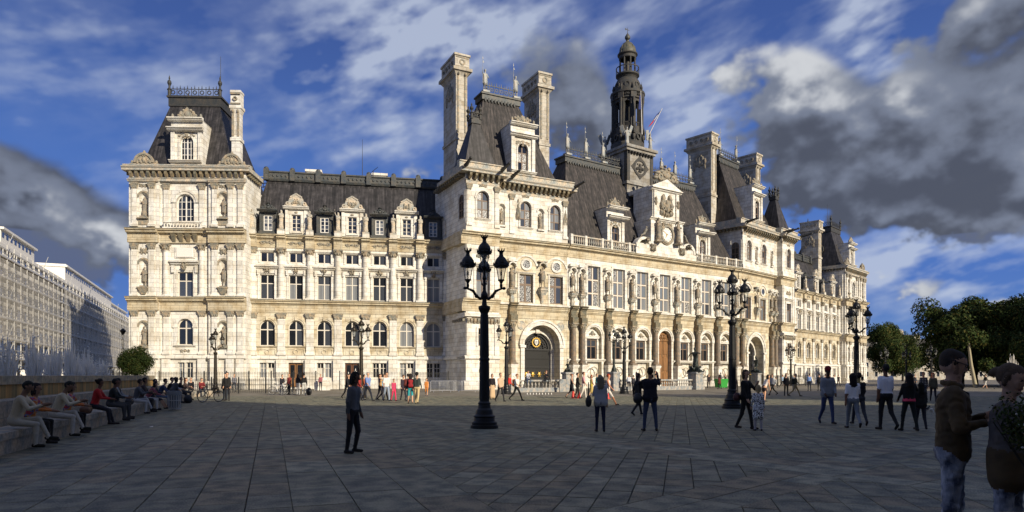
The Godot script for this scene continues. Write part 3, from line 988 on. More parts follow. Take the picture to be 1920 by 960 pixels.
# ---------- the lower wings ----------
func wing(where: String, bays: int, first: float, pitch: float, long: float, doors: Array, ends: Array) -> void:
	var k := pitch / 3.2
	var base := MB.new()
	var stone := MB.new()
	var up := MB.new()
	var lo := []
	var mid := []
	var hi := []
	var mez := []
	for i in bays:
		var c := first + i * pitch
		lo.append(opening(c, 0.82, 0.25 if i in doors else 1.35, 3.1, false, 0.45))
		mid.append(opening(c, 0.87, 5.05, 7.15, true, 0.45))
		hi.append(opening(c, 0.8, 10.5, 13.35, false, 0.4))
		mez.append(opening(c, 0.76, 14.8, 15.95, false, 0.35))
	wall(base, 0, long, 0, 3.6, 0.12, lo)
	wall(stone, 0, long, 3.6, 9.0, 0, mid)
	wall(up, 0, long, 9.0, 14.0, 0, hi)
	wall(up, 0, long, 14.0, 18.0, 0, mez)
	up.box(0, long, 0, 17.9, -14, -13)
	up.box(0.0, 0.4, 0, 17.9, -13, -0.5)
	up.box(long - 0.4, long, 0, 17.9, -13, -0.5)
	hp("wall", base, M.stone)
	hp("wall", stone, M.warm)
	hp("wall", up, M.stone)
	var trim := MB.new()
	trim.run([Vector2(0.34, 0), Vector2(0.34, 0.8), Vector2(0.2, 1.05), Vector2(-0.1, 1.05), Vector2(-0.1, 0)], 0, first - 0.84)
	for i in bays:
		var c := first + i * pitch
		var a := c + (0.9 if i in doors else -0.84)
		var b := (c + pitch - (0.9 if (i + 1) in doors else 0.84)) if i < bays - 1 else long
		trim.run([Vector2(0.34, 0), Vector2(0.34, 0.8), Vector2(0.2, 1.05), Vector2(-0.1, 1.05), Vector2(-0.1, 0)], a, b)
	trim.run([Vector2(0.2, 3.45), Vector2(0.34, 3.55), Vector2(0.34, 3.75), Vector2(0.12, 3.95), Vector2(-0.1, 3.95), Vector2(-0.1, 3.45)], 0, long)
	hp("string_course", trim, M.stone)
	var ent := MB.new()
	ent.run(entablature(8.9, 0.62), 0, long)
	hp("cornice", ent, M.band)
	soot(0, long, 8.9, 0.62)
	soot(0, long, 16.45, 0.66)
	var ent2 := MB.new()
	ent2.run(entablature(16.45, 0.66), 0, long)
	for i in bays + 1:
		var c := first + (i - 0.5) * pitch
		if c > 0.5 and c < long - 0.4:
			ent2.run(entablature(16.454, 0.66), c - 0.5, c + 0.5, 0, 0.36)
	hp("cornice", ent2, M.band)
	for i in bays + 1:
		var c := first + (i - 0.5) * pitch
		if c < 0.3 or c > long - 0.2:
			continue
		var p := MB.new()
		var cap := MB.new()
		pilaster(p, cap, c, 3.95, 8.9, 0, 0.86, 0.22)
		p.box(c - 0.56, c + 0.56, 0.004, 3.452, 0.1, 0.44)
		var o := hp("pilaster", p, M.stone)
		put("capital", cap, M.carved, o)
		var q := MB.new()
		var cap2 := MB.new()
		if i == 0:
			pilaster(q, cap2, c, 10.4, 16.4, 0, 0.8, 0.25)
		else:
			shaft(q, cap2, c, 10.4, 16.4, 0.16, 0.40)
		o = hp("column", q, M.stone)
		put("capital", cap2, M.carved, o)
	for i in bays:
		var c := first + i * pitch
		var door := i in doors
		if door:
			var dm := MB.new()
			dm.box(c - 0.82, c + 0.82, 0.25, 3.1, -0.33, -0.27)
			var d := hp("door", dm, M.oak if i == doors[0] else M.oak_dark)
			for s in [-1, 1]:
				var leaf := MB.new()
				leaf.box(c + s * 0.41 - 0.37, c + s * 0.41 + 0.37, 0.3, 3.05, -0.27, -0.22)
				leaf.box(c + s * 0.41 - 0.28, c + s * 0.41 + 0.28, 0.42, 1.2, -0.22, -0.19)
				put("door_leaf", leaf, M.oak if i == doors[0] else M.oak_dark, d)
				var gl := MB.new()
				gl.box(c + s * 0.41 - 0.24, c + s * 0.41 + 0.24, 1.35, 2.85, -0.22, -0.2)
				put("pane", gl, M.glass, d)
				if i != doors[0]:
					var note := MB.new()
					for n in 3:
						note.box(c + s * 0.41 - 0.16 + n * 0.1, c + s * 0.41 - 0.09 + n * 0.1, 1.5 + 0.28 * (n % 2) + 0.2 * (s + 1), 1.75 + 0.28 * (n % 2) + 0.2 * (s + 1), -0.2, -0.196)
					put("notice", note, M.white, d)
			var hd := MB.new()
			hd.blob(Vector3(c + 0.06, 1.3, -0.18), Vector3(0.035, 0.09, 0.05), 6, 4)
			put("handle", hd, M.gilt, d)
		else:
			for s in [-1, 1]:
				window(c + s * 0.43, 1.35, -0.22, 0.36, 1.75, false, 2, 2, [[M.glass, M.glass], [M.glass_curtain, M.glass_curtain], [M.blind, M.glass]][rng.randi() % 3], M.frame, 0.04)
			var mull := MB.new()
			mull.box(c - 0.08, c + 0.08, 1.35, 3.1, -0.3, 0.02)
			hp("mullion", mull, M.stone)
		window(c, 5.05, -0.3, 0.87, 2.1, true, 2, 2, some_glass(), M.frame, 0.085)
		window(c, 10.5, -0.28, 0.8, 2.85, false, 2, 2, [[M.glass_blue, M.glass], [M.glass_curtain, M.glass_blue], [M.glass_curtain, M.glass_curtain], [M.glass_blue, M.glass_curtain, M.glass]][rng.randi() % 4], M.frame, 0.075)
		window(c, 14.8, -0.25, 0.76, 1.15, false, 2, 1, [M.glass, M.glass_blue], M.frame, 0.075)
		var s1 := MB.new()
		# surround of the arched window
		for s in [-1, 1]:
			s1.box(c + s * 1.04 - 0.16, c + s * 1.04 + 0.16, 5.0, 7.0, 0, 0.09)
			s1.box(c + s * 1.08 - 0.24, c + s * 1.08 + 0.24, 7.0, 7.2, 0, 0.16)
		s1.ring(c, 7.2, 0.88, 1.06, 0, 0.10, 0, PI, 14)
		s1.ring(c, 7.2, 1.06, 1.26, 0, 0.17, 0, PI, 14)
		s1.box(c - 0.13, c + 0.13, 8.06, 8.5, 0, 0.24)
		s1.run(ledge(4.82, 0.24, 0.24), c - 1.1, c + 1.1)
		s1.box(c - 0.98, c + 0.98, 4.0, 4.1, 0, 0.08)
		s1.box(c - 0.98, c + 0.98, 4.66, 4.76, 0, 0.08)
		s1.box(c - 0.98, c - 0.88, 4.1, 4.66, 0, 0.08)
		s1.box(c + 0.88, c + 0.98, 4.1, 4.66, 0, 0.08)
		s1.ring(c, 4.38, 0.2, 0.3, 0, 0.09, 0, TAU, 14)
		hp("window_surround", s1, M.warm)
		var s2 := MB.new()
		for s in [-1, 1]:
			s2.box(c + s * 0.92 - 0.12, c + s * 0.92 + 0.12, 10.4, 13.6, 0, 0.12)
			s2.box(c + s * 0.87 - 0.10, c + s * 0.87 + 0.10, 14.75, 16.1, 0, 0.1)
			s2.box(c + s * 1.0 - 0.1, c + s * 1.0 + 0.1, 13.3, 13.9, 0.0, 0.26)
		s2.box(c - 1.04, c + 1.04, 13.5, 13.75, 0, 0.14)
		s2.run(ledge(13.95, 0.5, 0.5), c - 1.28 * minf(k, 1.06), c + 1.28 * minf(k, 1.06))
		s2.run(ledge(16.0, 0.22, 0.2), c - 1.05, c + 1.05)
		s2.run(ledge(10.3, 0.2, 0.22), c - 1.04, c + 1.04)
		hp("window_surround", s2, M.stone)
		var cv := MB.new()
		carving(cv, c, 13.85, 0.2, 0.6, 0.75, 0.16, 40 + i, 6)
		carving(cv, c, 17.07, 0.07, 1.7, 0.34, 0.09, 80 + i, 10)
		hp("carving", cv, M.carved)
	for e in ends:
		# slit windows by the pavilion
		for y in [1.7, 5.6, 11.6, 14.9]:
			var sl := MB.new()
			sl.box(e - 0.16, e + 0.16, y - 0.35, y + 1.5, 0, 0.1)
			sl.run(ledge(y + 1.5, 0.3, 0.2), e - 0.25, e + 0.25)
			var so := hp("slit_window", sl, M.warm)
			var gl := MB.new()
			gl.box(e - 0.08, e + 0.08, y, y + 1.15, 0.1, 0.105)
			put("pane", gl, M.glass, so)
	# attic: blocking course, roof, crest and dormers
	var roof := MB.new()
	roof.frustum(0.3, long + 0.3, -11, -0.9, 18.0, 2.0, long - 1.4, -7, -4.3, 25.5)
	hp("roof", roof, M.slate)
	var cr := MB.new()
	cr.run([Vector2(0.25, 25.4), Vector2(0.35, 25.6), Vector2(0.2, 25.75), Vector2(0.2, 26.35), Vector2(0.34, 26.45), Vector2(0.34, 26.6), Vector2(-0.3, 26.65), Vector2(-0.3, 25.4)], 1.8, long - 1.2, 0, 0)
	var n := bays + 1
	for i in n:
		var x := 1.9 + (long - 3.2) * i / (n - 1.0)
		cr.box(x - 0.3, x + 0.3, 25.45, 26.8, -0.1, 0.5)
		cr.blob(Vector3(x, 26.85, 0.2), Vector3(0.3, 0.26, 0.3), 7, 5)
	for i in int((long - 4) / 0.5):
		cr.blob(Vector3(2.2 + i * 0.5, 26.05, 0.22), Vector3(0.14, 0.16, 0.08), 6, 4)
	hp("roof_crest", cr, M.zinc, shift(0, 0, -4.3))
	for i in bays:
		var c := first + i * pitch
		if i % 2 == (0 if ends.size() > 0 and bays == 7 else 1):
			slate_dormer(c, 18.1, -0.55, 1.95, 20 + i, [M.glass, M.glass_blue] if i % 4 else [M.glass_curtain, M.glass_blue])
		else:
			stone_dormer(c, 18.1, -0.25, 2.5, 30 + i, [M.glass_blue, M.glass])


# ---------- the end pavilions ----------
func end_pavilion(far: bool) -> void:
	var w := 12.9
	var deep := 12.0 if far else 4.6
	var rear := 12.0
	var out := 0.38
	var bays := [[0.0, 3.3, out], [3.3, 8.8, 0.0], [8.8, w, out]]
	var a := MB.new()
	var b := MB.new()
	var c := MB.new()
	var np: MB
	for k in 3:
		var x0: float = bays[k][0]
		var x1: float = bays[k][1]
		var z: float = bays[k][2]
		if k == 1:
			wall(a, x0, x1, 0, 3.6, z, [opening(6.05, 0.85, 1.35, 3.1, false, 0.45)])
			wall(b, x0, x1, 3.6, 9.0, z, [opening(6.05, 0.87, 5.05, 7.15, true, 0.45)])
			wall(c, x0, x1, 9.0, 14.2, z, [opening(6.05, 0.86, 10.5, 13.3, false, 0.45)])
			wall(c, x0, x1, 14.2, 25.0, z, [opening(6.05, 0.97, 18.8, 21.1, true, 0.45)])
		else:
			var m := 1.65 if k == 0 else 10.45
			wall(a, x0, x1, 0, 3.6, z, [])
			wall(b, x0, x1, 3.6, 9.0, z, [opening(m, 0.52, 4.9, 7.1, true, 0.02)])
			wall(c, x0, x1, 9.0, 17.5, z, [opening(m, 0.52, 11.5, 14.1, true, 0.02)])
			wall(c, x0, x1, 17.5, 25.0, z, [opening(m, 0.5, 19.3, 21.6, true, 0.02)])
			for q in [[4.9, 7.1, 0.52], [11.5, 14.1, 0.52], [19.3, 21.6, 0.5]]:
				np = MB.new()
				niche(np, m, q[0], q[1], q[2], z - 0.02)
				hp("niche", np, M.stone)
			for s in [x0, x1]:
				if s != 0.0 and s != w:
					c.box(s - 0.02, s + 0.02, 0, 25, -0.1, z - 0.003)
	c.box(0, 0.5, 0.0, 24.9, -deep, out - 0.55)
	c.box(w - 0.5, w, 0.0, 24.9, -deep, out - 0.55)
	c.quad(Vector3(0, 0, out - 0.6), Vector3(0, 0, out), Vector3(0, 25, out), Vector3(0, 25, out - 0.6))
	c.quad(Vector3(w, 0, out), Vector3(w, 0, out - 0.6), Vector3(w, 25, out - 0.6), Vector3(w, 25, out))
	c.box(0.5, w - 0.5, 0, 24.9, -deep, -deep + 0.5)
	if not far:
		c.box(0.6, 10.9, 0, 25.2, -rear, -deep)
	hp("wall", a, M.stone)
	hp("wall", b, M.stone)
	hp("wall", c, M.stone)
	var pl := [[0.66, out], [2.55, out], [4.0, 0.0], [7.95, 0.0], [9.5, out], [11.25, out], [12.35, out]]
	for p in pl:
		for st in [[3.95, 8.9, 0.62], [10.4, 16.4, 0.62], [18.3, 23.2, 0.55]]:
			var m := MB.new()
			var cap := MB.new()
			var is_col: bool = p[1] == 0.0 and st[0] == 10.4
			if is_col:
				shaft(m, cap, p[0], st[0], st[1], 0.15, 0.34)
			else:
				pilaster(m, cap, p[0], st[0], st[1], p[1], st[2], 0.2)
			if st[0] < 4:
				m.box(p[0] - 0.44, p[0] + 0.44, 0.004, 3.452, p[1], p[1] + 0.34)
			var o := hp("pilaster", m, M.stone)
			put("capital", cap, M.carved, o)
	for k in 3:
		var x0: float = bays[k][0] - (0.06 if k == 0 else 0.0)
		var x1: float = bays[k][1] + (0.06 if k == 2 else 0.0)
		var z: float = bays[k][2]
		var t := MB.new()
		t.run([Vector2(0.34, 0), Vector2(0.34, 0.8), Vector2(0.2, 1.05), Vector2(-0.1, 1.05), Vector2(-0.1, 0)], x0, x1, 0.0)
		hp("plinth", t, M.stone, shift(0, 0, z))
		t = MB.new()
		t.run([Vector2(0.2, 3.45), Vector2(0.34, 3.55), Vector2(0.34, 3.75), Vector2(0.12, 3.95), Vector2(-0.1, 3.95), Vector2(-0.1, 3.45)], x0, x1)
		hp("string_course", t, M.stone, shift(0, 0, z))
		var e := MB.new()
		e.run(entablature(8.9, 0.62), x0, x1)
		hp("cornice", e, M.band, shift(0, 0, z + 0.2))
		e = MB.new()
		e.run(entablature(16.5, 0.7), x0, x1)
		hp("cornice", e, M.band, shift(0, 0, z + 0.2))
		soot(x0, x1, 8.9, 0.62, z + 0.2)
		soot(x0, x1, 16.5, 0.7, z + 0.2)
		e = MB.new()
		e.run(ledge(23.3, 0.3, 0.16), x0, x1)
		hp("cornice", e, M.trim, shift(0, 0, z + 0.2))
	# centre bay: windows, hood, panel, brackets, balcony
	for s in [-1, 1]:
		window(6.05 + s * 0.45, 1.35, -0.3, 0.38, 1.75, false, 2, 2, [M.glass_curtain, M.glass_curtain] if s < 0 else [M.glass, M.glass], M.frame, 0.04)
	window(6.05, 5.05, -0.3, 0.87, 2.1, true, 2, 2, dark_glass(), M.frame, 0.085)
	window(6.05, 10.5, -0.3, 0.86, 2.8, false, 2, 2, [M.glass_blue, M.glass], M.frame, 0.08)
	window(6.05, 18.8, -0.3, 0.97, 2.3, true, 4, 4, [M.glass, M.glass_blue, M.glass], M.white, 0.085)
	var q := MB.new()
	q.box(5.95, 6.15, 1.35, 3.1, -0.3, 0.03)
	for s in [-1, 1]:
		q.box(6.05 + s * 1.05 - 0.16, 6.05 + s * 1.05 + 0.16, 5.0, 7.0, 0, 0.09)
		q.box(6.05 + s * 1.1 - 0.26, 6.05 + s * 1.1 + 0.26, 7.0, 7.2, 0, 0.16)
		q.box(6.05 + s * 1.05 - 0.14, 6.05 + s * 1.05 + 0.14, 10.4, 13.6, 0, 0.13)
		q.box(6.05 + s * 1.2 - 0.2, 6.05 + s * 1.2 + 0.2, 18.7, 21.0, 0, 0.1)
		q.box(6.05 + s * 1.3 - 0.15, 6.05 + s * 1.3 + 0.15, 13.2, 14.0, 0, 0.3)
	q.ring(6.05, 7.15, 0.88, 1.3, 0, 0.12, 0, PI, 14)
	q.ring(6.05, 21.1, 0.98, 1.25, 0, 0.1, 0, PI, 14)
	q.ring(6.05, 21.1, 1.25, 1.5, 0, 0.18, 0, PI, 14)
	q.run(ledge(4.8, 0.26, 0.26), 4.85, 7.25)
	q.run(ledge(14.0, 0.6, 0.55), 4.45, 7.65)
	q.box(4.8, 7.3, 4.0, 4.1, 0, 0.08)
	q.ring(6.05, 4.4, 0.2, 0.32, 0, 0.09, 0, TAU, 14)
	q.box(4.9, 7.2, 14.85, 16.1, 0, 0.1)
	hp("window_surround", q, M.stone)
	var pn := MB.new()
	pn.cbox(5.1, 7.0, 14.95, 16.0, 0.1, 0.2, 0.06)
	hp("panel", pn, M.white)
	var bal := balustrade(3.9, 8.2, 18.05, 18.85, 0.72)
	hp("balustrade", bal, M.stone)
	var bk := MB.new()
	for i in 4:
		bk.frustum(4.75 + i * 0.8, 5.1 + i * 0.8, 0.05, 0.3, 16.6, 4.7 + i * 0.8, 5.15 + i * 0.8, 0.05, 0.75, 17.5)
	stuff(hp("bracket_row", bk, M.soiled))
	var cv := MB.new()
	carving(cv, 6.05, 13.9, 0.3, 0.7, 0.9, 0.2, 3, 7)
	carving(cv, 6.05, 4.4, 0.05, 1.0, 0.4, 0.08, 4, 6)
	for m in [1.65, 10.45]:
		carving(cv, m, 15.6, out + 0.02, 0.9, 0.9, 0.14, 5, 8)
		carving(cv, m, 22.9, out + 0.02, 0.9, 0.5, 0.1, 6, 8)
		cv.frustum(m - 0.2, m + 0.2, out, out + 0.15, 10.7, m - 0.55, m + 0.55, out, out + 0.4, 11.4)
		cv.box(m - 0.6, m + 0.6, 11.4, 11.52, out, out + 0.45)
		cv.box(m - 0.6, m + 0.6, 19.15, 19.28, out, out + 0.4)
		cv.box(m - 0.55, m + 0.55, 18.5, 19.15, out, out + 0.1)
		for ys in [7.1, 14.1, 21.6]:
			cv.ring(m, ys, 0.53, 0.72, out, out + 0.1, 0, PI, 12)
		cv.box(m - 0.55, m + 0.55, 4.7, 4.9, out, out + 0.3)
	hp("carving", cv, M.carved)
	crown(0, w, out, 23.4, deep, 0.55, 0.55)
	for m in [1.6, 11.3]:
		hp("pediment", small_pediment(m, 25.2, 3.1, out - 0.2, 9), M.carved)
	var r := MB.new()
	var r0 := 3.7 if far else 2.6
	var r1 := w - 3.7 if far else 8.3
	r.frustum(1.0 if far else 0.5, w - 1.0 if far else 11.0, -rear, -0.9, 25.0, r0, r1, -rear + 3.2, -3.9, 33.6)
	hp("roof", r, M.slate)
	var cr := MB.new()
	cr.box(r0 - 0.2, r1 + 0.2, 33.5, 34.5, -rear + 3.1, -3.75)
	cr.box(r0 - 0.35, r1 + 0.35, 34.5, 34.7, -rear + 2.95, -3.6)
	cresting(cr, r0 - 0.1, r1 + 0.1, 34.7, 1.1, -3.8, 0.75)
	cresting(cr, r0 - 0.1, r1 + 0.1, 34.7, 1.1, -rear + 3.2, 0.75)
	for x in [r0 - 0.1, r1 + 0.1]:
		for z in [-3.8, -rear + 3.2]:
			finial(cr, x, 34.6, z, 2.6)
	if far:
		var side := MB.new()
		cresting(side, 0, rear - 7.0, 0, 1.1, 0, 0.75)
		cr.add(side, Transform3D(Basis(Vector3.UP, PI / 2), Vector3(3.6, 34.7, -3.8)))
	hp("roof_crest", cr, M.lead)
	var mast := MB.new()
	mast.tube([Vector3(7.6, 34.5, -6), Vector3(7.6, 40.5, -6)], [0.05, 0.02], 6)
	hp("mast", mast, M.iron)
	tall_dormer(6.05, 25.3, -0.4, 3.5, 5.3, 12, true, true)


# ---------- the middle block ----------
func arch_gate(c: float, z: float) -> void:
	# deep round arch, iron gates with gilt work at its back
	var m := MB.new()
	m.ring(c, 5.3, 2.5, 2.95, z, z + 0.16, 0, PI, 22)
	m.ring(c, 5.3, 2.95, 3.2, z, z + 0.28, 0, PI, 22)
	for s in [-1, 1]:
		m.box(c + s * 2.75 - 0.25, c + s * 2.75 + 0.25, 0.0, 5.0, z, z + 0.2)
		m.box(c + s * 2.75 - 0.38, c + s * 2.75 + 0.38, 5.0, 5.3, z, z + 0.34)
	hp("arch", m, M.stone)
	var b := MB.new()
	wall(b, c - 2.5, c + 2.5, 0, 8.2, z - 1.25, [opening(c, 2.05, 0.05, 4.9, true, 0.5)])
	b.ring(c, 4.9, 2.05, 2.35, z - 1.25, z - 1.1, 0, PI, 20)
	b.box(c - 0.25, c + 0.25, 6.85, 7.4, z - 1.25, z - 0.95)
	hp("wall", b, M.stone)
	var zz := z - 1.5
	var g := MB.new()
	g.box(c - 1.9, c + 1.9, 0.1, 0.3, zz - 0.06, zz + 0.06)
	g.box(c - 1.9, c + 1.9, 4.75, 4.95, zz - 0.08, zz + 0.08)
	g.box(c - 1.9, c + 1.9, 2.6, 2.72, zz - 0.05, zz + 0.05)
	for i in 27:
		var x := c - 1.85 + i * 3.7 / 26
		g.box(x - 0.035, x + 0.035, 0.3, 4.75, zz - 0.025, zz + 0.025)
		g.blob(Vector3(x, 3.7, zz), Vector3(0.05, 0.12, 0.05), 5, 4)
	g.ring(c, 4.95, 1.7, 1.9, zz - 0.06, zz + 0.06, 0, PI, 20)
	for i in 11:
		var an := PI * (i + 0.5) / 11
		g.ring(c + cos(an) * 1.3, 4.95 + sin(an) * 1.3, 0.1, 0.25, zz - 0.04, zz + 0.04, 0, TAU, 9)
		g.tube([Vector3(c + cos(an) * 0.65, 4.95 + sin(an) * 0.65, zz), Vector3(c + cos(an + 0.15) * 1.7, 4.95 + sin(an + 0.15) * 1.7, zz)], [0.035], 5)
	var o := hp("gate", g, M.rubber)
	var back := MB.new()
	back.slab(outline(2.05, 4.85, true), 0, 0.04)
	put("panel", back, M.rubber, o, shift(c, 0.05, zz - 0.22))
	var gold := MB.new()
	gold.ring(c, 5.75, 0.48, 0.58, zz + 0.05, zz + 0.12, 0, TAU, 18)
	for i in 14:
		var an := TAU * i / 14
		gold.blob(Vector3(c + cos(an) * 0.6, 5.75 + sin(an) * 0.6, zz + 0.1), Vector3(0.09, 0.09, 0.05), 5, 4)
	for i in 4:
		var x := c - 1.38 + i * 0.92
		gold.blob(Vector3(x, 1.75, zz + 0.08), Vector3(0.2, 0.28, 0.06), 6, 5)
		for k in 6:
			var an := TAU * k / 6
			gold.blob(Vector3(x + cos(an) * 0.24, 1.75 + sin(an) * 0.3, zz + 0.06), Vector3(0.06, 0.08, 0.04), 5, 4)
	put("gilding", gold, M.gilt, o)
	var shield := MB.new()
	shield.slab(PackedVector2Array([Vector2(-0.24, 0.33), Vector2(-0.24, -0.12), Vector2(0, -0.38), Vector2(0.24, -0.12), Vector2(0.24, 0.33)]), 0, 0.08, true)
	put("shield", shield, M.white, o, shift(c, 5.75, zz + 0.08))
	var em := MB.new()
	# tall letters of the emblem: two bars joined across
	em.box(-0.13, -0.07, -0.18, 0.22, 0, 0.02)
	em.box(0.04, 0.10, -0.18, 0.22, 0, 0.02)
	em.box(-0.07, 0.04, 0.02, 0.07, 0, 0.02)
	put("emblem", em, M.ironwork, o, shift(c, 5.75, zz + 0.163))


# a column on a pedestal that carries a console, a statue and a canopy
func statue_column(x: float, label: String, kind: int, group: String, z := 0.0) -> void:
	var m := MB.new()
	var cap := MB.new()
	var ped := MB.new()
	ped.box(x - 0.5, x + 0.5, 0, 0.5, z, z + 0.95)
	ped.cbox(x - 0.42, x + 0.42, 0.5, 2.6, z, z + 0.85, 0.03)
	ped.run(ledge(2.6, 0.35, 0.14), x - 0.5, x + 0.5, 0, z + 0.85)
	ped.box(x - 0.45, x + 0.45, 2.6, 2.94, z, z + 0.86)
	ped.ring(x, 1.6, 0.16, 0.24, z + 0.85, z + 0.89, 0, TAU, 4)
	shaft(m, cap, x, 2.95, 8.2, z + 0.4, 0.33)
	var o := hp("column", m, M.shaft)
	put("capital", cap, M.carved, o)
	put("pedestal", ped, M.stone, o)
	var e := MB.new()
	e.box(x - 0.46, x + 0.46, 8.2, 8.9, z, z + 0.85)
	e.run(entablature(8.9, 0.6), x - 0.48, x + 0.48, 0.004, z + 0.5)
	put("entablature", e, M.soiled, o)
	var q := MB.new()
	q.frustum(x - 0.2, x + 0.2, z, z + 0.26, 10.4, x - 0.26, x + 0.26, z, z + 0.38, 10.9)
	q.frustum(x - 0.26, x + 0.26, z, z + 0.38, 10.9, x - 0.16, x + 0.16, z, z + 0.3, 11.2)
	q.frustum(x - 0.16, x + 0.16, z, z + 0.3, 11.2, x - 0.44, x + 0.44, z, z + 0.62, 11.75)
	q.box(x - 0.5, x + 0.5, 11.75, 11.93, z, z + 0.7)
	for i in 4:
		q.blob(Vector3(x - 0.33 + i * 0.22, 11.55, z + 0.5), Vector3(0.11, 0.15, 0.09), 6, 4)
	hp("console", q, M.trim)
	var h := MB.new()
	for s in [-1, 1]:
		h.box(x + s * 0.52 - 0.06, x + s * 0.52 + 0.06, 11.93, 14.75, z, z + 0.14)
	h.ring(x, 14.7, 0.44, 0.58, z, z + 0.5, 0, PI, 12)
	h.box(x - 0.62, x + 0.62, 15.3, 15.42, z, z + 0.56)
	var p := PackedVector2Array([Vector2(x - 0.6, 15.42), Vector2(x + 0.6, 15.42)])
	for i in 7:
		var an := PI * i / 6
		p.append(Vector2(x + cos(an) * 0.6, 15.46 + sin(an) * 0.3))
	h.slab(p, z, z + 0.5, true)
	hp("canopy", h, M.stone)
	statue("statue", label, kind, Vector3(x, 11.93, z + 0.34), 2.45, group)


func mullioned(c: float, y: float, h: float, hw: float, rows: int, lace: bool) -> void:
	window(c, y, -0.3, hw, h, false, 2, rows, [M.glass_lace, M.glass_lace, M.glass_blue] if lace else [M.glass_tall, M.glass_curtain, M.glass_blue, M.glass_tall], M.frame_brown, 0.09, M.frame_brown)


func attic_block(x0: float, x1: float, z: float, deep: float, wins: Array, niches: Array, left_windows: bool) -> void:
	var m := MB.new()
	var ops := []
	for c in wins + niches:
		ops.append(c)
	ops.sort()
	var list := []
	for c in ops:
		if c in wins:
			list.append(opening(c, 0.75, 19.6, 21.9, true, 0.4))
		else:
			list.append(opening(c, 0.42, 19.5, 21.6, true, 0.02))
	wall(m, x0, x1, 17.9, 25.0, z, list)
	m.quad(Vector3(x0, 17.9, z - deep), Vector3(x0, 17.9, z), Vector3(x0, 25.0, z), Vector3(x0, 25.0, z - deep))
	m.quad(Vector3(x1, 17.9, z), Vector3(x1, 17.9, z - deep), Vector3(x1, 25.0, z - deep), Vector3(x1, 25.0, z))
	m.box(x0, x1, 17.9, 25.0, z - deep - 0.3, z - deep)
	for c in niches:
		niche(m, c, 19.5, 21.6, 0.42, z - 0.02, 0.36)
	hp("wall", m, M.stone)
	var t := MB.new()
	for c in wins:
		for s in [-1, 1]:
			t.box(c + s * 0.86 - 0.1, c + s * 0.86 + 0.1, 19.5, 21.8, z, z + 0.1)
			t.box(c + s * 0.9 - 0.16, c + s * 0.9 + 0.16, 21.8, 22.0, z, z + 0.14)
		t.ring(c, 21.95, 0.76, 1.0, z, z + 0.12, 0, PI, 12)
		t.run(ledge(19.3, 0.25, 0.22), c - 1.0, c + 1.0, 0, z)
		window(c, 19.6, z - 0.28, 0.75, 2.3, true, 2, 3, [M.glass_lace, M.glass_blue, M.glass_curtain, M.glass_lace], M.frame_brown, 0.085)
	for c in niches:
		t.ring(c, 21.6, 0.43, 0.6, z, z + 0.1, 0, PI, 10)
		t.box(c - 0.5, c + 0.5, 19.3, 19.5, z, z + 0.25)
	t.box(x0 - 0.02, x1 + 0.02, 18.0, 18.8, z, z + 0.1)
	hp("window_surround", t, M.stone)
	var cv := MB.new()
	for c in wins:
		carving(cv, c, 23.3, z + 0.01, 1.1, 0.4, 0.09, 17, 7)
	hp("carving", cv, M.carved)
	if left_windows:
		var s2 := MB.new()
		for zz in [z - 1.2]:
			s2.box(x0 - 0.08, x0, 19.4, 22.6, zz - 1.0, zz - 0.75)
			s2.box(x0 - 0.08, x0, 19.4, 22.6, zz + 0.75, zz + 1.0)
		hp("pilaster", s2, M.stone)
		window(0, 0, 0, 0.6, 2.1, true, 2, 3, dark_glass(), M.frame_brown, 0.085).transform = hall.transform.affine_inverse() * S * Transform3D(Basis(Vector3.UP, -PI / 2), Vector3(x0 - 0.02, 19.6, z - 1.2))


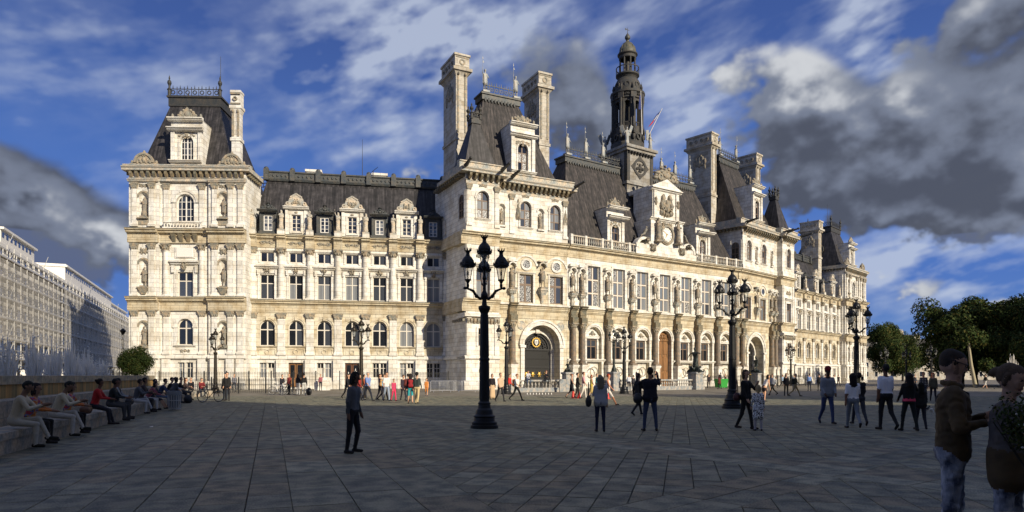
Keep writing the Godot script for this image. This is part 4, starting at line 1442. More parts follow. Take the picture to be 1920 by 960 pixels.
func corner_turret(x0: float, x1: float, z: float, back: float, attic_win: float) -> void:
	# square corner tower of the middle block, lower floors
	var m := MB.new()
	var c := (x0 + x1) / 2
	wall(m, x0, x1, 0, 9.0, z, [opening(c, 0.55, 5.0, 7.0, false, 0.3)])
	wall(m, x0, x1, 9.0, 18.0, z, [opening(c, 0.85, 10.5, 13.6, false, 0.4)])
	m.quad(Vector3(x0, 0, back), Vector3(x0, 0, z), Vector3(x0, 18, z), Vector3(x0, 18, back))
	m.quad(Vector3(x1, 0, z), Vector3(x1, 0, back), Vector3(x1, 18, back), Vector3(x1, 18, z))
	hp("wall", m, M.stone)
	window(c, 5.0, z - 0.2, 0.55, 2.0, false, 2, 2, dark_glass(), M.frame_brown, 0.07)
	window(c, 10.5, z - 0.28, 0.85, 3.1, false, 2, 2, [M.glass_curtain, M.glass_blue], M.frame_brown, 0.085)
	var t := MB.new()
	t.run([Vector2(0.3, 0), Vector2(0.3, 0.8), Vector2(0.12, 1.05), Vector2(-0.1, 1.05), Vector2(-0.1, 0)], x0 - 0.3, x1, 0, z)
	t.run([Vector2(0.05, 3.4), Vector2(0.25, 3.55), Vector2(0.25, 3.7), Vector2(0.05, 3.9), Vector2(-0.1, 3.9), Vector2(-0.1, 3.4)], x0 - 0.2, x1, 0, z)
	t.run([Vector2(0.1, 8.2), Vector2(0.4, 8.3), Vector2(0.4, 8.6), Vector2(0.1, 8.7), Vector2(-0.1, 8.7), Vector2(-0.1, 8.2)], x0 - 0.3, x1, 0, z)
	hp("string_course", t, M.stone)
	t = MB.new()
	t.run(entablature(16.5, 0.6), x0 - 0.6, x1, 0, z)
	t.box(x0 - 0.45, x0, 16.7, 18.0, back, z)
	hp("cornice", t, M.band)
	t = MB.new()
	t.run(entablature(8.9, 0.5), x0 - 0.5, x1, 0, z)
	t.box(x0 - 0.3, x0, 8.9, 10.4, back, z)
	hp("cornice", t, M.band)
	t = MB.new()
	t.run(ledge(14.0, 0.45, 0.4), c - 1.3, c + 1.3, 0, z)
	for s in [-1, 1]:
		t.box(c + s * 1.0 - 0.14, c + s * 1.0 + 0.14, 10.4, 13.9, z, z + 0.12)
	hp("window_surround", t, M.stone)
	t = MB.new()
	for s in [-1, 1]:
		t.box(c + s * 1.75 - 0.28, c + s * 1.75 + 0.28, 10.4, 16.5, z, z + 0.1)
		t.box(c + s * 1.75 - 0.3, c + s * 1.75 + 0.3, 3.9, 8.2, z, z + 0.12)
		t.box(c + s * 0.72 - 0.12, c + s * 0.72 + 0.12, 4.9, 7.2, z, z + 0.1)
	t.box(x0 - 0.2, x0, 3.5, 3.8, back, z)
	hp("pilaster", t, M.stone)
	var dn := MB.new()
	modillions(dn, x0, x1, 7.55, 0.55, z, 0.34, 0.42)
	for i in 6:
		dn.box(x0 - 0.32, x0, 7.8, 8.1, z - 0.3 - i * 0.6 - 0.12, z - 0.3 - i * 0.6 + 0.12)
	stuff(hp("bracket_row", dn, M.carved))
	var cv := MB.new()
	carving(cv, c, 15.3, z + 0.02, 1.5, 0.8, 0.12, 21, 9)
	cv.ring(c, 2.2, 0.35, 0.5, z, z + 0.08, 0, TAU, 16)
	cv.ring(c, 4.35, 0.3, 0.42, z, z + 0.08, 0, TAU, 4)
	hp("carving", cv, M.carved)


func pyramid(x0: float, x1: float, z0: float, z1: float, y0: float, y1: float, thin := false) -> void:
	var m := MB.new()
	var c := (x0 + x1) / 2
	var d := (z0 + z1) / 2
	m.frustum(x0, x1, z0, z1, y0, c - 0.45, c + 0.45, d - 0.45, d + 0.45, y1)
	hp("roof", m, M.slate)
	var f := MB.new()
	f.box(c - 0.6, c + 0.6, y1 - 0.1, y1 + 0.5, d - 0.6, d + 0.6)
	cresting(f, c - 0.55, c + 0.55, y1 + 0.5, 0.9, d + 0.5, 0.55)
	for s in [-1, 1]:
		finial(f, c + s * 0.55, y1 + 0.4, d + 0.5, 1.9)
		finial(f, c + s * 0.55, y1 + 0.4, d - 0.5, 1.9)
	hp("roof_crest", f, M.lead)


func spout(x: float, y: float, z: float, dx: float) -> void:
	var m := MB.new()
	m.frustum(-0.16, 0.16, -0.2, 0.2, 0, -0.09, 0.09, -0.1, 0.1, 1.9)
	m.blob(Vector3(0, 1.9, 0), Vector3(0.16, 0.22, 0.2), 7, 5)
	hp("gargoyle", m, M.ironwork, Transform3D(Basis(Vector3(0, 0, 1), -dx * 0.6) * Basis(Vector3(1, 0, 0), PI / 2 - 0.18), Vector3(x, y, z)))


func knight(label: String, local: Vector3, tall: float, group: String) -> void:
	var at := S * local
	var k := tall / 1.75
	var o := thing("rooftop_statue", label, "statue", at, S.basis.get_euler().y, group)
	put("figure", statue_mesh(5), M.pale, o, Transform3D(Basis().scaled(Vector3(k, k, k)), Vector3(0, 0.14 * k, 0)))
	if not meshes.has("lance"):
		var m := MB.new()
		m.tube([Vector3(0.42, 0.9, 0.25), Vector3(0.42, 3.9, 0.25)], [0.03, 0.022], 6)
		m.frustum(0.37, 0.47, 0.23, 0.27, 3.9, 0.415, 0.425, 0.245, 0.255, 4.3)
		m.frustum(0.42, 0.62, 0.24, 0.26, 3.45, 0.42, 0.5, 0.245, 0.255, 3.7)
		meshes["lance"] = m.mesh()
	put("lance", meshes["lance"], M.pale, o, shift(-0.95, 0.1, 0.2))


func high_roof(x0: float, x1: float, r0: float, r1: float, back: float, zr: float, y0: float, y1: float, material: Material) -> void:
	var m := MB.new()
	m.frustum(x0, x1, -back, -0.7, y0, r0, r1, zr - 1.8, zr, y1)
	var ro := hp("roof", m, material)
	var seams := MB.new()
	var many := int((x1 - x0) / 0.9)
	for i in range(1, many):
		var f := float(i) / many
		seams.tube([Vector3(lerpf(x0, x1, f), y0, -0.7), Vector3(lerpf(r0, r1, f), y1, zr)], [0.035], 4, false)
	put("roof_seams", seams, M.lead, ro)
	var f := MB.new()
	f.box(r0 - 0.25, r1 + 0.25, y1 - 0.1, y1 + 0.55, zr - 2.0, zr + 0.2)
	f.box(r0 - 0.4, r1 + 0.4, y1 + 0.55, y1 + 0.75, zr - 2.1, zr + 0.35)
	for i in int((r1 - r0) / 0.45):
		f.blob(Vector3(r0 + 0.2 + i * 0.45, y1 - 0.18, zr + 0.24), Vector3(0.16, 0.3, 0.08), 6, 4)
	cresting(f, r0 + 0.1, r1 - 0.1, y1 + 0.75, 1.3, zr + 0.1, 0.62)
	hp("roof_crest", f, M.zinc)


func middle_left() -> void:
	S = front(-1.5, 79.4, 27)
	corner_turret(-5.2, -1.0, 2.05, -6.0, 0)
	var m := MB.new()
	wall(m, -1.0, 9.4, 0, 9.0, 0, [opening(5.8, 2.5, 0.0, 5.3, true, 1.25)])
	wall(m, -1.0, 9.4, 9.0, 18.0, 0, [opening(3.6, 0.95, 10.5, 13.9, false, 0.4), opening(7.85, 0.95, 10.5, 13.9, false, 0.4)])
	hp("wall", m, M.warm)
	arch_gate(5.8, 0)
	middle_bays([3.6, 7.85], [1.6, 5.75], "left")
	attic_block(-5.2, -1.0, 2.05, 9.5, [-3.1], [], true)
	attic_block(-1.0, 9.3, 0.25, 9.0, [3.4, 7.55], [0.2, 5.5], false)
	for p in [-4.85, -1.35]:
		var q := MB.new()
		var cap := MB.new()
		pilaster(q, cap, p, 18.6, 23.3, 2.05, 0.5, 0.14)
		put("capital", cap, M.carved, hp("pilaster", q, M.stone))
	for p in [1.5, 8.95]:
		var q := MB.new()
		var cap := MB.new()
		pilaster(q, cap, p, 18.6, 23.3, 0.25, 0.55, 0.14)
		carving(cap, p + 0.85 if p < 3 else p - 0.0, 21.5, 0.36, 0.5, 2.6, 0.1, 9, 9)
		put("capital", cap, M.carved, hp("pilaster", q, M.stone))
	statue("statue", "stone figure in the attic niche beside the left corner tower", 1, Vector3(0.2, 19.5, 0.15), 1.8, "statues in the attic niches")
	statue("statue", "robed stone figure in the attic niche over the left gate", 0, Vector3(5.5, 19.5, 0.15), 1.8, "statues in the attic niches")
	crown(-5.2, -1.0, 2.05, 23.4, 9)
	crown(-1.9, 9.4, 0.25, 23.4, 8)
	for g in [[-5.6, 2.9, -1.0], [-1.2, 3.0, 0.3], [1.0, 1.2, 0.3], [9.9, 1.0, 1.0]]:
		spout(g[0], 25.0, g[1], g[2])
	pyramid(-5.2, -0.9, -2.6, 1.6, 25.2, 31.2)
	high_roof(-3.8, 8.9, 0.0, 4.9, 11.5, -4.6, 25.0, 36.3, M.slate_brown)
	tall_dormer(3.3, 25.8, -0.3, 3.3, 6.4, 14)
	chimney(-2.9, -6.8, 1.5, 4.2, 22, 41.2)
	chimney(8.9, -6.9, 1.5, 4.2, 24, 41.4)
	knight("pale knight statue on the left high roof, beside the tallest chimney", Vector3(0.3, 37.1, -4.7), 2.6, "rooftop statues")
	knight("pale knight statue with raised arm at the right end of the left high roof", Vector3(4.6, 37.1, -4.7), 2.6, "rooftop statues")


func middle_bays(cs: Array, cols: Array, side: String) -> void:
	var t := MB.new()
	for c in cs:
		mullioned(c, 10.5, 3.4, 0.95, 2, side == "left")
		for s in [-1, 1]:
			t.box(c + s * 1.06 - 0.11, c + s * 1.06 + 0.11, 10.4, 14.0, 0, 0.1)
		t.run(ledge(13.95, 0.25, 0.2), c - 1.3, c + 1.3)
		t.ring(c, 15.1, 0.5, 0.75, 0, 0.14, 0, TAU, 18)
		t.ring(c, 14.6, 1.45, 1.7, 0, 0.1, 0.25, PI - 0.25, 14)
		var o := MB.new()
		var p := PackedVector2Array()
		for i in 18:
			p.append(Vector2(cos(TAU * i / 18), sin(TAU * i / 18)) * 0.5)
		o.slab(p, 0.02, 0.05)
		hp("round_window", o, M.glass_lace if side == "left" else M.glass_blue, shift(c, 15.1, 0))
	t.run([Vector2(0.05, 10.0), Vector2(0.5, 10.12), Vector2(0.5, 10.3), Vector2(0.05, 10.4), Vector2(-0.2, 10.4), Vector2(-0.2, 10.0)], -1, 9.4 if side == "left" else 11.2)
	hp("window_surround", t, M.stone)
	var e := MB.new()
	e.run(entablature(8.9, 0.4), -1.0, 9.4 if side == "left" else 11.2, -0.35)
	hp("cornice", e, M.band)
	soot(-1.0, 9.4 if side == "left" else 11.2, 16.5, 0.75)
	e = MB.new()
	e.run(entablature(16.5, 0.75), -1.0, 9.4 if side == "left" else 11.2)
	hp("cornice", e, M.band)
	var r := MB.new()
	for c in [(cs[0] + cs[1]) / 2.0]:
		for s in [-1, 1]:
			r.ring(c + s * 2.75, 7.7, 0.45, 0.55, 0, 0.08, 0, TAU, 16)
			var p := PackedVector2Array()
			for i in 16:
				p.append(Vector2(cos(TAU * i / 16), sin(TAU * i / 16)) * 0.45)
			var d := MB.new()
			d.slab(p, 0, 0.05)
			r.add(d, shift(c + s * 2.75, 7.7, 0))
	hp("roundel", r, M.trim)
	var k := 0
	for x in cols:
		var words := ["left of the left gate, beside the corner tower", "over the crown of the left gate, between two round windows"] if side == "left" else ["over the crown of the right gate, beside a round window", "right of the right gate, beside the corner tower"]
		if x == cols[1] and side == "left" or x == cols[0] and side == "right":
			# this one hangs over the arch on a console without a column
			var q := MB.new()
			q.frustum(x - 0.12, x + 0.12, 0, 0.2, 10.5, x - 0.2, x + 0.2, 0, 0.4, 11.2)
			q.frustum(x - 0.2, x + 0.2, 0, 0.4, 11.2, x - 0.5, x + 0.5, 0, 0.75, 12.0)
			q.box(x - 0.55, x + 0.55, 12.0, 12.2, 0, 0.82)
			q.ring(x, 14.9, 0.44, 0.58, 0, 0.5, 0, PI, 12)
			q.box(x - 0.6, x + 0.6, 15.5, 15.65, 0, 0.55)
			hp("console", q, M.trim)
			statue("statue", "stone figure on a console " + words[k], 3, Vector3(x, 12.2, 0.36), 2.35, "statues on the middle front")
		else:
			statue_column(x, "stone figure on a column " + words[k], k, "statues on the middle front")
		k += 1


func middle_front() -> void:
	S = front(6.9, 83.7, 34)
	var mid := 17.5
	var pitch := 4.36
	var lo := []
	var hi := []
	for k in range(-3, 4):
		var c := mid + k * pitch
		lo.append(opening(c, 1.25, 0.1 if k == 0 else 0.9, 6.6, true, 0.55))
		hi.append(opening(c, 1.05, 10.5, 15.7, false, 0.45))
	var m := MB.new()
	wall(m, 0, 34.4, 0, 9.0, 0, lo)
	hp("wall", m, M.warm)
	var m2 := MB.new()
	wall(m2, 0, 34.4, 9.0, 16.6, 0, hi)
	m2.box(0, 34.4, 0, 18, -12, -11)
	hp("wall", m2, M.stone)
	var t := MB.new()
	t.run(entablature(8.9, 0.4), 0, 34.4, -0.35)
	hp("cornice", t, M.band)
	t = MB.new()
	t.run(entablature(16.5, 0.8), 0, 34.4)
	soot(0, 34.4, 16.5, 0.8)
	hp("cornice", t, M.band)
	var sill := MB.new()
	sill.run([Vector2(0.05, 10.0), Vector2(0.4, 10.12), Vector2(0.4, 10.3), Vector2(0.05, 10.4), Vector2(-0.2, 10.4), Vector2(-0.2, 10.0)], 0, 34.4)
	sill.run(ledge(3.35, 0.4, 0.3), 0, mid - 1.5)
	sill.run(ledge(3.35, 0.4, 0.3), mid + 1.5, 34.4)
	sill.run([Vector2(0.3, 0), Vector2(0.3, 0.7), Vector2(0.1, 0.9), Vector2(-0.1, 0.9), Vector2(-0.1, 0)], 0, mid - 1.3)
	sill.run([Vector2(0.3, 0), Vector2(0.3, 0.7), Vector2(0.1, 0.9), Vector2(-0.1, 0.9), Vector2(-0.1, 0)], mid + 1.3, 34.4)
	hp("string_course", sill, M.stone)
	for k in range(-3, 4):
		var c := mid + k * pitch
		window(c, 10.5, -0.3, 1.05, 5.2, false, 2, 3, [M.glass_lace, M.glass_lace, M.glass_blue] if k < -2 else [M.glass_tall, M.glass_curtain, M.glass_lace, M.glass_curtain, M.glass_tall, M.glass_blue], M.frame, 0.10, M.frame_brown)
		var q := MB.new()
		for s in [-1, 1]:
			q.box(c + s * 1.2 - 0.14, c + s * 1.2 + 0.14, 10.4, 15.9, 0, 0.1)
			q.box(c + s * 1.42 - 0.16, c + s * 1.42 + 0.16, 0.9, 6.4, 0, 0.12)
			q.box(c + s * 1.42 - 0.24, c + s * 1.42 + 0.24, 6.4, 6.65, 0, 0.2)
		q.box(c - 1.34, c + 1.34, 15.72, 15.95, 0, 0.12)
		q.ring(c, 6.65, 1.26, 1.46, 0, 0.12, 0, PI, 16)
		q.ring(c, 6.65, 1.46, 1.66, 0, 0.2, 0, PI, 16)
		hp("window_surround", q, M.stone)
		if k == 0:
			# the great oak door stands open in its arch
			var d := MB.new()
			d.slab(outline(1.2, 6.5, true), -0.1, 0.0, true)
			var o := hp("door", d, M.oak, shift(c, 0.1, -0.5))
			for s in [-1, 1]:
				for row in [[0.3, 1.9], [2.2, 4.2], [4.5, 6.3]]:
					var pa := MB.new()
					pa.cbox(s * 0.6 - 0.45, s * 0.6 + 0.45, row[0], row[1], 0.0, 0.09, 0.05)
					put("panel", pa, M.oak, o)
			var orn := MB.new()
			carving(orn, 0, 6.9, 0.03, 1.5, 1.0, 0.12, 33, 8)
			orn.box(-1.15, 1.15, 6.35, 6.5, 0, 0.12)
			put("carving", orn, M.oak, o)
		else:
			var w := MB.new()
			wall(w, c - 1.25, c + 1.25, 0.9, 8.0, -0.5, [opening(c, 0.85, 3.75, 6.3, false, 0.2)])
			for s in [-1, 1]:
				w.box(c + s * 1.02 - 0.14, c + s * 1.02 + 0.14, 3.75, 6.4, -0.5, -0.36)
			var p := PackedVector2Array([Vector2(c - 1.24, 6.75), Vector2(c + 1.24, 6.75), Vector2(c + 0.62, 7.3), Vector2(c, 7.65), Vector2(c - 0.62, 7.3)])
			w.slab(p, -0.5, -0.32)
			w.run(ledge(6.4, 0.34, 0.3), c - 1.24, c + 1.24, 0, -0.5)
			hp("wall", w, M.stone)
			var b := MB.new()
			b.blob(Vector3(c, 7.1, -0.25), Vector3(0.3, 0.32, 0.15), 9, 6)
			carving(b, c, 7.0, -0.3, 1.3, 0.3, 0.08, 71, 5)
			b.ring(c, 2.1, 0.55, 0.68, 0, 0.07, 0, TAU, 18)
			hp("carving", b, M.carved)
			window(c, 3.75, -0.62, 0.85, 2.55, false, 2, 2, [M.glass, M.glass_blue], M.frame_brown, 0.085)
	var names := ["right one of the left end pair", "between the first two tall windows", "between the second and third tall windows", "left of the oak door under the clock", "right of the oak door under the clock", "third from the right end pair", "next to the right end pair", "left one of the right end pair"]
	for k in 8:
		statue_column(mid + (k - 3.5) * pitch, "stone figure on a column, " + names[k], [0, 1, 2, 3, 0, 5, 1, 2][k], "statues on the middle front")
	statue_column(mid - 3.5 * pitch - 1.5, "stone figure on a column, left one of the left end pair", 3, "statues on the middle front")
	statue_column(mid + 3.5 * pitch + 1.5, "stone figure on a column, right one of the right end pair", 5, "statues on the middle front")
	# parapet with balusters and railing posts
	for seg in [[0.6, 2.6], [2.9, 5.4], [5.7, 7.0], [7.3, 10.2], [10.5, 11.4], [23.6, 24.6], [24.9, 27.8], [28.1, 30.2], [30.5, 32.4], [32.7, 34.2]]:
		hp("balustrade", balustrade(seg[0], seg[1], 18.1, 19.3, 0.3), M.trim)
	for x in [0.45, 2.75, 5.55, 7.15, 10.35, 24.75, 27.95, 30.35, 32.55]:
		var q := MB.new()
		q.cbox(x - 0.2, x + 0.2, 18.0, 19.4, 0.08, 0.52, 0.04)
		hp("balustrade_pier", q, M.stone)
	high_roof(0.2, 34.2, 4.6, 30.4, 13.5, -6.0, 18.0, 31.0, M.slate_brown)
	tall_dormer(mid - 2 * pitch, 18.0, -0.7, 3.1, 6.0, 22, true)
	tall_dormer(mid + 2 * pitch, 18.0, -0.7, 3.1, 6.0, 24, true)
	clock_gable(mid)
	var n := 0
	for x in [4.9, 8.2, 11.4, 23.2, 26.2, 29.6]:
		var w: String = ["first", "second", "third"][n % 3]
		knight("pale knight statue on the middle ridge, " + w + (" from the left end" if n < 3 else " to the right of the clock tower"), Vector3(x, 31.8, -6.0), 2.6, "rooftop statues")
		n += 1
	belfry_tower(17.3, -7.2)


func clock_gable(c: float) -> void:
	var m := MB.new()
	m.box(c - 6.0, c + 6.0, 17.95, 18.9, -0.6, 0.5)
	m.box(c - 5.9, c - 3.3, 18.9, 19.6, -0.5, 0.42)
	m.box(c + 3.3, c + 5.9, 18.9, 19.6, -0.5, 0.42)
	m.box(c - 3.2, c + 3.2, 18.9, 23.2, -3.5, 0.3)
	m.box(c - 2.6, c + 2.6, 23.2, 27.4, -3.5, 0.2)
	m.run(ledge(23.0, 0.45, 0.4), c - 3.4, c + 3.4, 0, 0.3)
	m.run(ledge(27.2, 0.5, 0.5), c - 3.0, c + 3.0, 0, 0.2)
	for s in [-1, 1]:
		m.box(c + s * 2.2 - 0.28, c + s * 2.2 + 0.28, 23.45, 27.2, 0.2, 0.42)
		m.ring(c + s * 4.4, 19.0, 1.1, 1.5, -0.4, 0.5, 0.0, PI, 14)
		m.box(c + s * 2.9 - 0.3, c + s * 2.9 + 0.3, 18.9, 23.0, 0.3, 0.5)
	m.slab(PackedVector2Array([Vector2(c - 3.0, 27.7), Vector2(c + 3.0, 27.7), Vector2(c, 29.0)]), -0.6, 0.5, true)
	m.box(c - 2.5, c + 2.5, 27.4, 28.0, -6, -0.5)
	hp("clock_gable", m, M.stone)
	var f := MB.new()
	f.ring(c, 21.3, 1.02, 1.3, 0.3, 0.62, 0, TAU, 28)
	f.ring(c, 21.3, 1.3, 1.45, 0.3, 0.5, 0, TAU, 28)
	var o := hp("clock", f, M.carved)
	var dial := MB.new()
	var p := PackedVector2Array()
	for i in 28:
		p.append(Vector2(cos(TAU * i / 28), sin(TAU * i / 28)) * 1.02)
	dial.slab(p, 0, 0.1)
	put("dial", dial, M.white, o, shift(c, 21.3, 0.32))
	var marks := MB.new()
	for i in 12:
		var a := TAU * i / 12
		marks.add(bar_mesh(0.22, 0.02), Transform3D(Basis(Vector3(0, 0, 1), a).scaled_local(Vector3(0.07, 1, 1)), Vector3(c - sin(a) * 0.82, 21.3 + cos(a) * 0.82, 0.43)))
	put("hour_marks", marks, M.iron, o)
	var hands := MB.new()
	hands.add(bar_mesh(0.8, 0.02), Transform3D(Basis(Vector3(0, 0, 1), 1.0).scaled_local(Vector3(0.06, 1, 1)), Vector3(c - sin(1.0) * 0.35, 21.3 + cos(1.0) * 0.35, 0.45)))
	hands.add(bar_mesh(0.55, 0.02), Transform3D(Basis(Vector3(0, 0, 1), 2.6).scaled_local(Vector3(0.09, 1, 1)), Vector3(c - sin(2.6) * 0.22, 21.3 + cos(2.6) * 0.22, 0.47)))
	hands.ring(c, 21.3, 0.0, 0.12, 0.4, 0.48, 0, TAU, 12)
	put("clock_hands", hands, M.gilt, o)
	var cv := MB.new()
	carving(cv, c, 25.2, 0.3, 2.4, 2.9, 0.45, 61, 18)
	carving(cv, c, 29.4, 0.1, 4.2, 1.5, 0.5, 62, 20)
	carving(cv, c, 30.2, 0.0, 2.0, 1.4, 0.4, 63, 14)
	carving(cv, c, 22.7, 0.4, 1.6, 0.5, 0.25, 64, 8)
	for s in [-1, 1]:
		carving(cv, c + s * 2.2, 25.8, 0.45, 0.5, 1.6, 0.14, 65, 6)
		carving(cv, c + s * 2.9, 19.2, 0.6, 0.9, 1.2, 0.3, 66, 8)
	hp("carving", cv, M.carved)
	for s in [-1, 1]:
		var w := "left" if s < 0 else "right"
		statue("statue", "large stone figure standing against the %s side of the clock" % w, 2 if s < 0 else 0, Vector3(c + s * 1.95, 20.0, 0.75), 3.0, "sculptures round the clock", M.statue, s * 0.3)
		# a figure reclines on each curved wing
		var rec := MB.new()
		body(rec, {"sit": 1, "lh": 70, "lk": 60, "rh": 50, "rk": 35, "lean": -35, "rs": -20, "ra": 30, "re": 20, "ls": 40, "le": 60, "robe": 0, "fat": 1.2}, 0.06, [])
		rec.tinted = false
		carving(rec, 0, 0.1, -0.1, 1.6, 0.5, 0.3, 67, 8)
		var ro := put("statue", rec, M.statue, self)
		ro.transform = Transform3D(S.basis * Basis(Vector3.UP, s * PI / 2).scaled(Vector3(1.4, 1.4, 1.4)), S * Vector3(c + s * 4.2, 19.9, 0.1))
		tag(ro, "stone figure reclining on the curved wing to the %s of the clock" % w, "statue", "sculptures round the clock")


func belfry_tower(x: float, z: float) -> void:
	var h := 2.55
	var slim := shift(x, 0, z) * Transform3D(Basis().scaled(Vector3(0.83, 1, 0.83)), Vector3.ZERO) * shift(-x, 0, -z)
	var m := MB.new()
	m.box(x - h, x + h, 20, 34.0, z - h, z + h)
	m.box(x - h - 0.25, x + h + 0.25, 29.2, 29.6, z - h - 0.25, z + h + 0.25)
	m.box(x - h - 0.35, x + h + 0.35, 34.0, 34.4, z - h - 0.35, z + h + 0.35)
	m.box(x - h - 0.6, x + h + 0.6, 34.4, 34.8, z - h - 0.6, z + h + 0.6)
	var o := hp("tower_base", m, M.towerstone)
	var lead := MB.new()
	for s in [-1, 1]:
		lead.box(x + s * (h - 0.2) - 0.3, x + s * (h - 0.2) + 0.3, 29.6, 34.0, z + h, z + h + 0.1)
		lead.box(x - h - 0.1, x - h, 29.6, 34.0, z + s * (h - 0.2) - 0.3, z + s * (h - 0.2) + 0.3)
	var dia := MB.new()
	dia.ring(0, 0, 0.95, 1.3, 0, 0.12, 0, TAU, 20)
	dia.ring(0, 0, 1.35, 1.75, 0, 0.08, 0, TAU, 4)
	carving(dia, 0, 0, 0.05, 1.4, 1.4, 0.16, 12, 8)
	lead.add(dia, shift(x, 31.9, z + h))
	lead.add(dia, Transform3D(Basis(Vector3.UP, -PI / 2), Vector3(x - h, 31.9, z)))
	put("ornament", lead, M.belfry, o)
	var b := MB.new()
	modillions(b, x - h, x + h, 33.6, 0.4, z + h, 0.45, 0.55)
	stuff(put("bracket_row", b, M.belfry, o))
	# eight sided belfry: piers with open arches between them
	var t := MB.new()
	t.lathe([Vector2(3.2, 34.8), Vector2(3.2, 35.6), Vector2(2.85, 36.0), Vector2(2.85, 37.2), Vector2(2.6, 37.4)], 8, Vector3(x, 0, z), PI / 8, TAU + PI / 8)
	t.lathe([Vector2(1.1, 37.0), Vector2(1.1, 43)], 8, Vector3(x, 0, z))
	for i in 8:
		var a := TAU * i / 8
		var q := MB.new()
		# pier at each corner
		q.box(-0.42, 0.42, 37.2, 42.4, 1.95, 2.75)
		q.lathe([Vector2(0.2, 37.4), Vector2(0.17, 41.6), Vector2(0.3, 42.2)], 8, Vector3(0, 0, 2.85))
		q.box(-0.5, 0.5, 42.2, 43.0, 1.9, 3.0)
		q.lathe([Vector2(0.26, 43.0), Vector2(0.3, 43.3), Vector2(0.14, 43.5), Vector2(0.22, 43.9), Vector2(0.06, 44.3), Vector2(0.0, 44.9)], 7, Vector3(0, 0, 2.7))
		q.tube([Vector3(0, 43.3, 2.6), Vector3(0, 44.4, 2.35), Vector3(0, 45.3, 1.9)], [0.13, 0.1, 0.08], 5)
		q.blob(Vector3(0, 36.5, 2.95), Vector3(0.3, 0.5, 0.25), 7, 5)
		q.lathe([Vector2(0.2, 36.9), Vector2(0.26, 37.2), Vector2(0.1, 37.6), Vector2(0.0, 38.2)], 6, Vector3(0, 0, 3.15))
		t.add(q, Transform3D(Basis(Vector3.UP, a + PI / 8), Vector3(x, 0, z)))
		var e := MB.new()
		e.ring(0, 41.3, 0.62, 1.15, 1.95, 2.45, 0, PI, 10)
		e.box(-0.9, 0.9, 37.2, 38.2, 2.2, 2.4)
		for k in 4:
			e.box(-0.55 + k * 0.3, -0.45 + k * 0.3, 38.2, 38.7, 2.25, 2.35)
		e.box(-0.9, 0.9, 38.7, 38.8, 2.2, 2.4)
		carving(e, 0, 42.75, 2.75, 0.8, 0.5, 0.2, i, 5)
		e.ring(0, 36.6, 0.3, 0.5, 2.6, 2.9, 0, TAU, 10)
		e.ring(0, 44.3, 0.3, 0.48, 2.1, 2.5, 0, TAU, 10)
		t.add(e, Transform3D(Basis(Vector3.UP, a), Vector3(x, 0, z)))
	t.lathe([Vector2(2.5, 42.2), Vector2(2.75, 42.3), Vector2(2.75, 42.9), Vector2(3.1, 43.1), Vector2(3.1, 43.4), Vector2(2.5, 43.5)], 16, Vector3(x, 0, z))
	hp("belfry", t, M.belfry, slim)
	var d := MB.new()
	d.lathe([Vector2(2.55, 43.4), Vector2(2.5, 44.0), Vector2(2.3, 44.8), Vector2(1.95, 45.4), Vector2(1.6, 45.7), Vector2(1.75, 45.9), Vector2(2.1, 46.1), Vector2(2.1, 46.3), Vector2(0.5, 46.4)], 20, Vector3(x, 0, z))
	for i in 16:
		var a := TAU * i / 16
		d.tube([Vector3(x + sin(a) * 2.02, 46.3, z + cos(a) * 2.02), Vector3(x + sin(a) * 2.02, 47.3, z + cos(a) * 2.02)], [0.05], 5)
	d.lathe([Vector2(1.98, 47.2), Vector2(2.08, 47.2), Vector2(2.08, 47.32), Vector2(1.98, 47.32)], 20, Vector3(x, 0, z))
	for i in 8:
		var a := TAU * (i + 0.5) / 8
		d.tube([Vector3(x + sin(a) * 1.4, 46.3, z + cos(a) * 1.4), Vector3(x + sin(a) * 1.4, 48.9, z + cos(a) * 1.4)], [0.17, 0.14], 7)
	d.lathe([Vector2(0.35, 46.3), Vector2(0.35, 49)], 8, Vector3(x, 0, z))
	d.lathe([Vector2(1.2, 48.6), Vector2(1.55, 48.7), Vector2(1.55, 49.1), Vector2(1.8, 49.25), Vector2(1.8, 49.4), Vector2(1.4, 49.5)], 20, Vector3(x, 0, z))
	hp("lantern", d, M.belfry, slim)
	var k := MB.new()
	k.lathe([Vector2(1.55, 49.4), Vector2(1.5, 49.9), Vector2(1.25, 50.5), Vector2(0.85, 51.0), Vector2(0.3, 51.25), Vector2(0.28, 51.5)], 16, Vector3(x, 0, z))
	for i in 8:
		var a := TAU * i / 8
		k.tube([Vector3(x + sin(a) * 1.57, 49.4, z + cos(a) * 1.57), Vector3(x + sin(a) * 1.28, 50.5, z + cos(a) * 1.28), Vector3(x + sin(a) * 0.3, 51.3, z + cos(a) * 0.3)], [0.07], 5)
	hp("dome", k, M.copper, slim)
	var v := MB.new()
	v.lathe([Vector2(0.15, 51.5), Vector2(0.4, 51.8), Vector2(0.4, 52.1), Vector2(0.15, 52.5), Vector2(0.05, 52.6), Vector2(0.03, 53.4), Vector2(0, 53.5)], 8, Vector3(x, 0, z))
	v.box(x - 0.45, x + 0.35, 53.1, 53.16, z - 0.02, z + 0.02)
	v.box(x - 0.45, x - 0.25, 53.0, 53.26, z - 0.02, z + 0.02)
	hp("weather_vane", v, M.zinc)
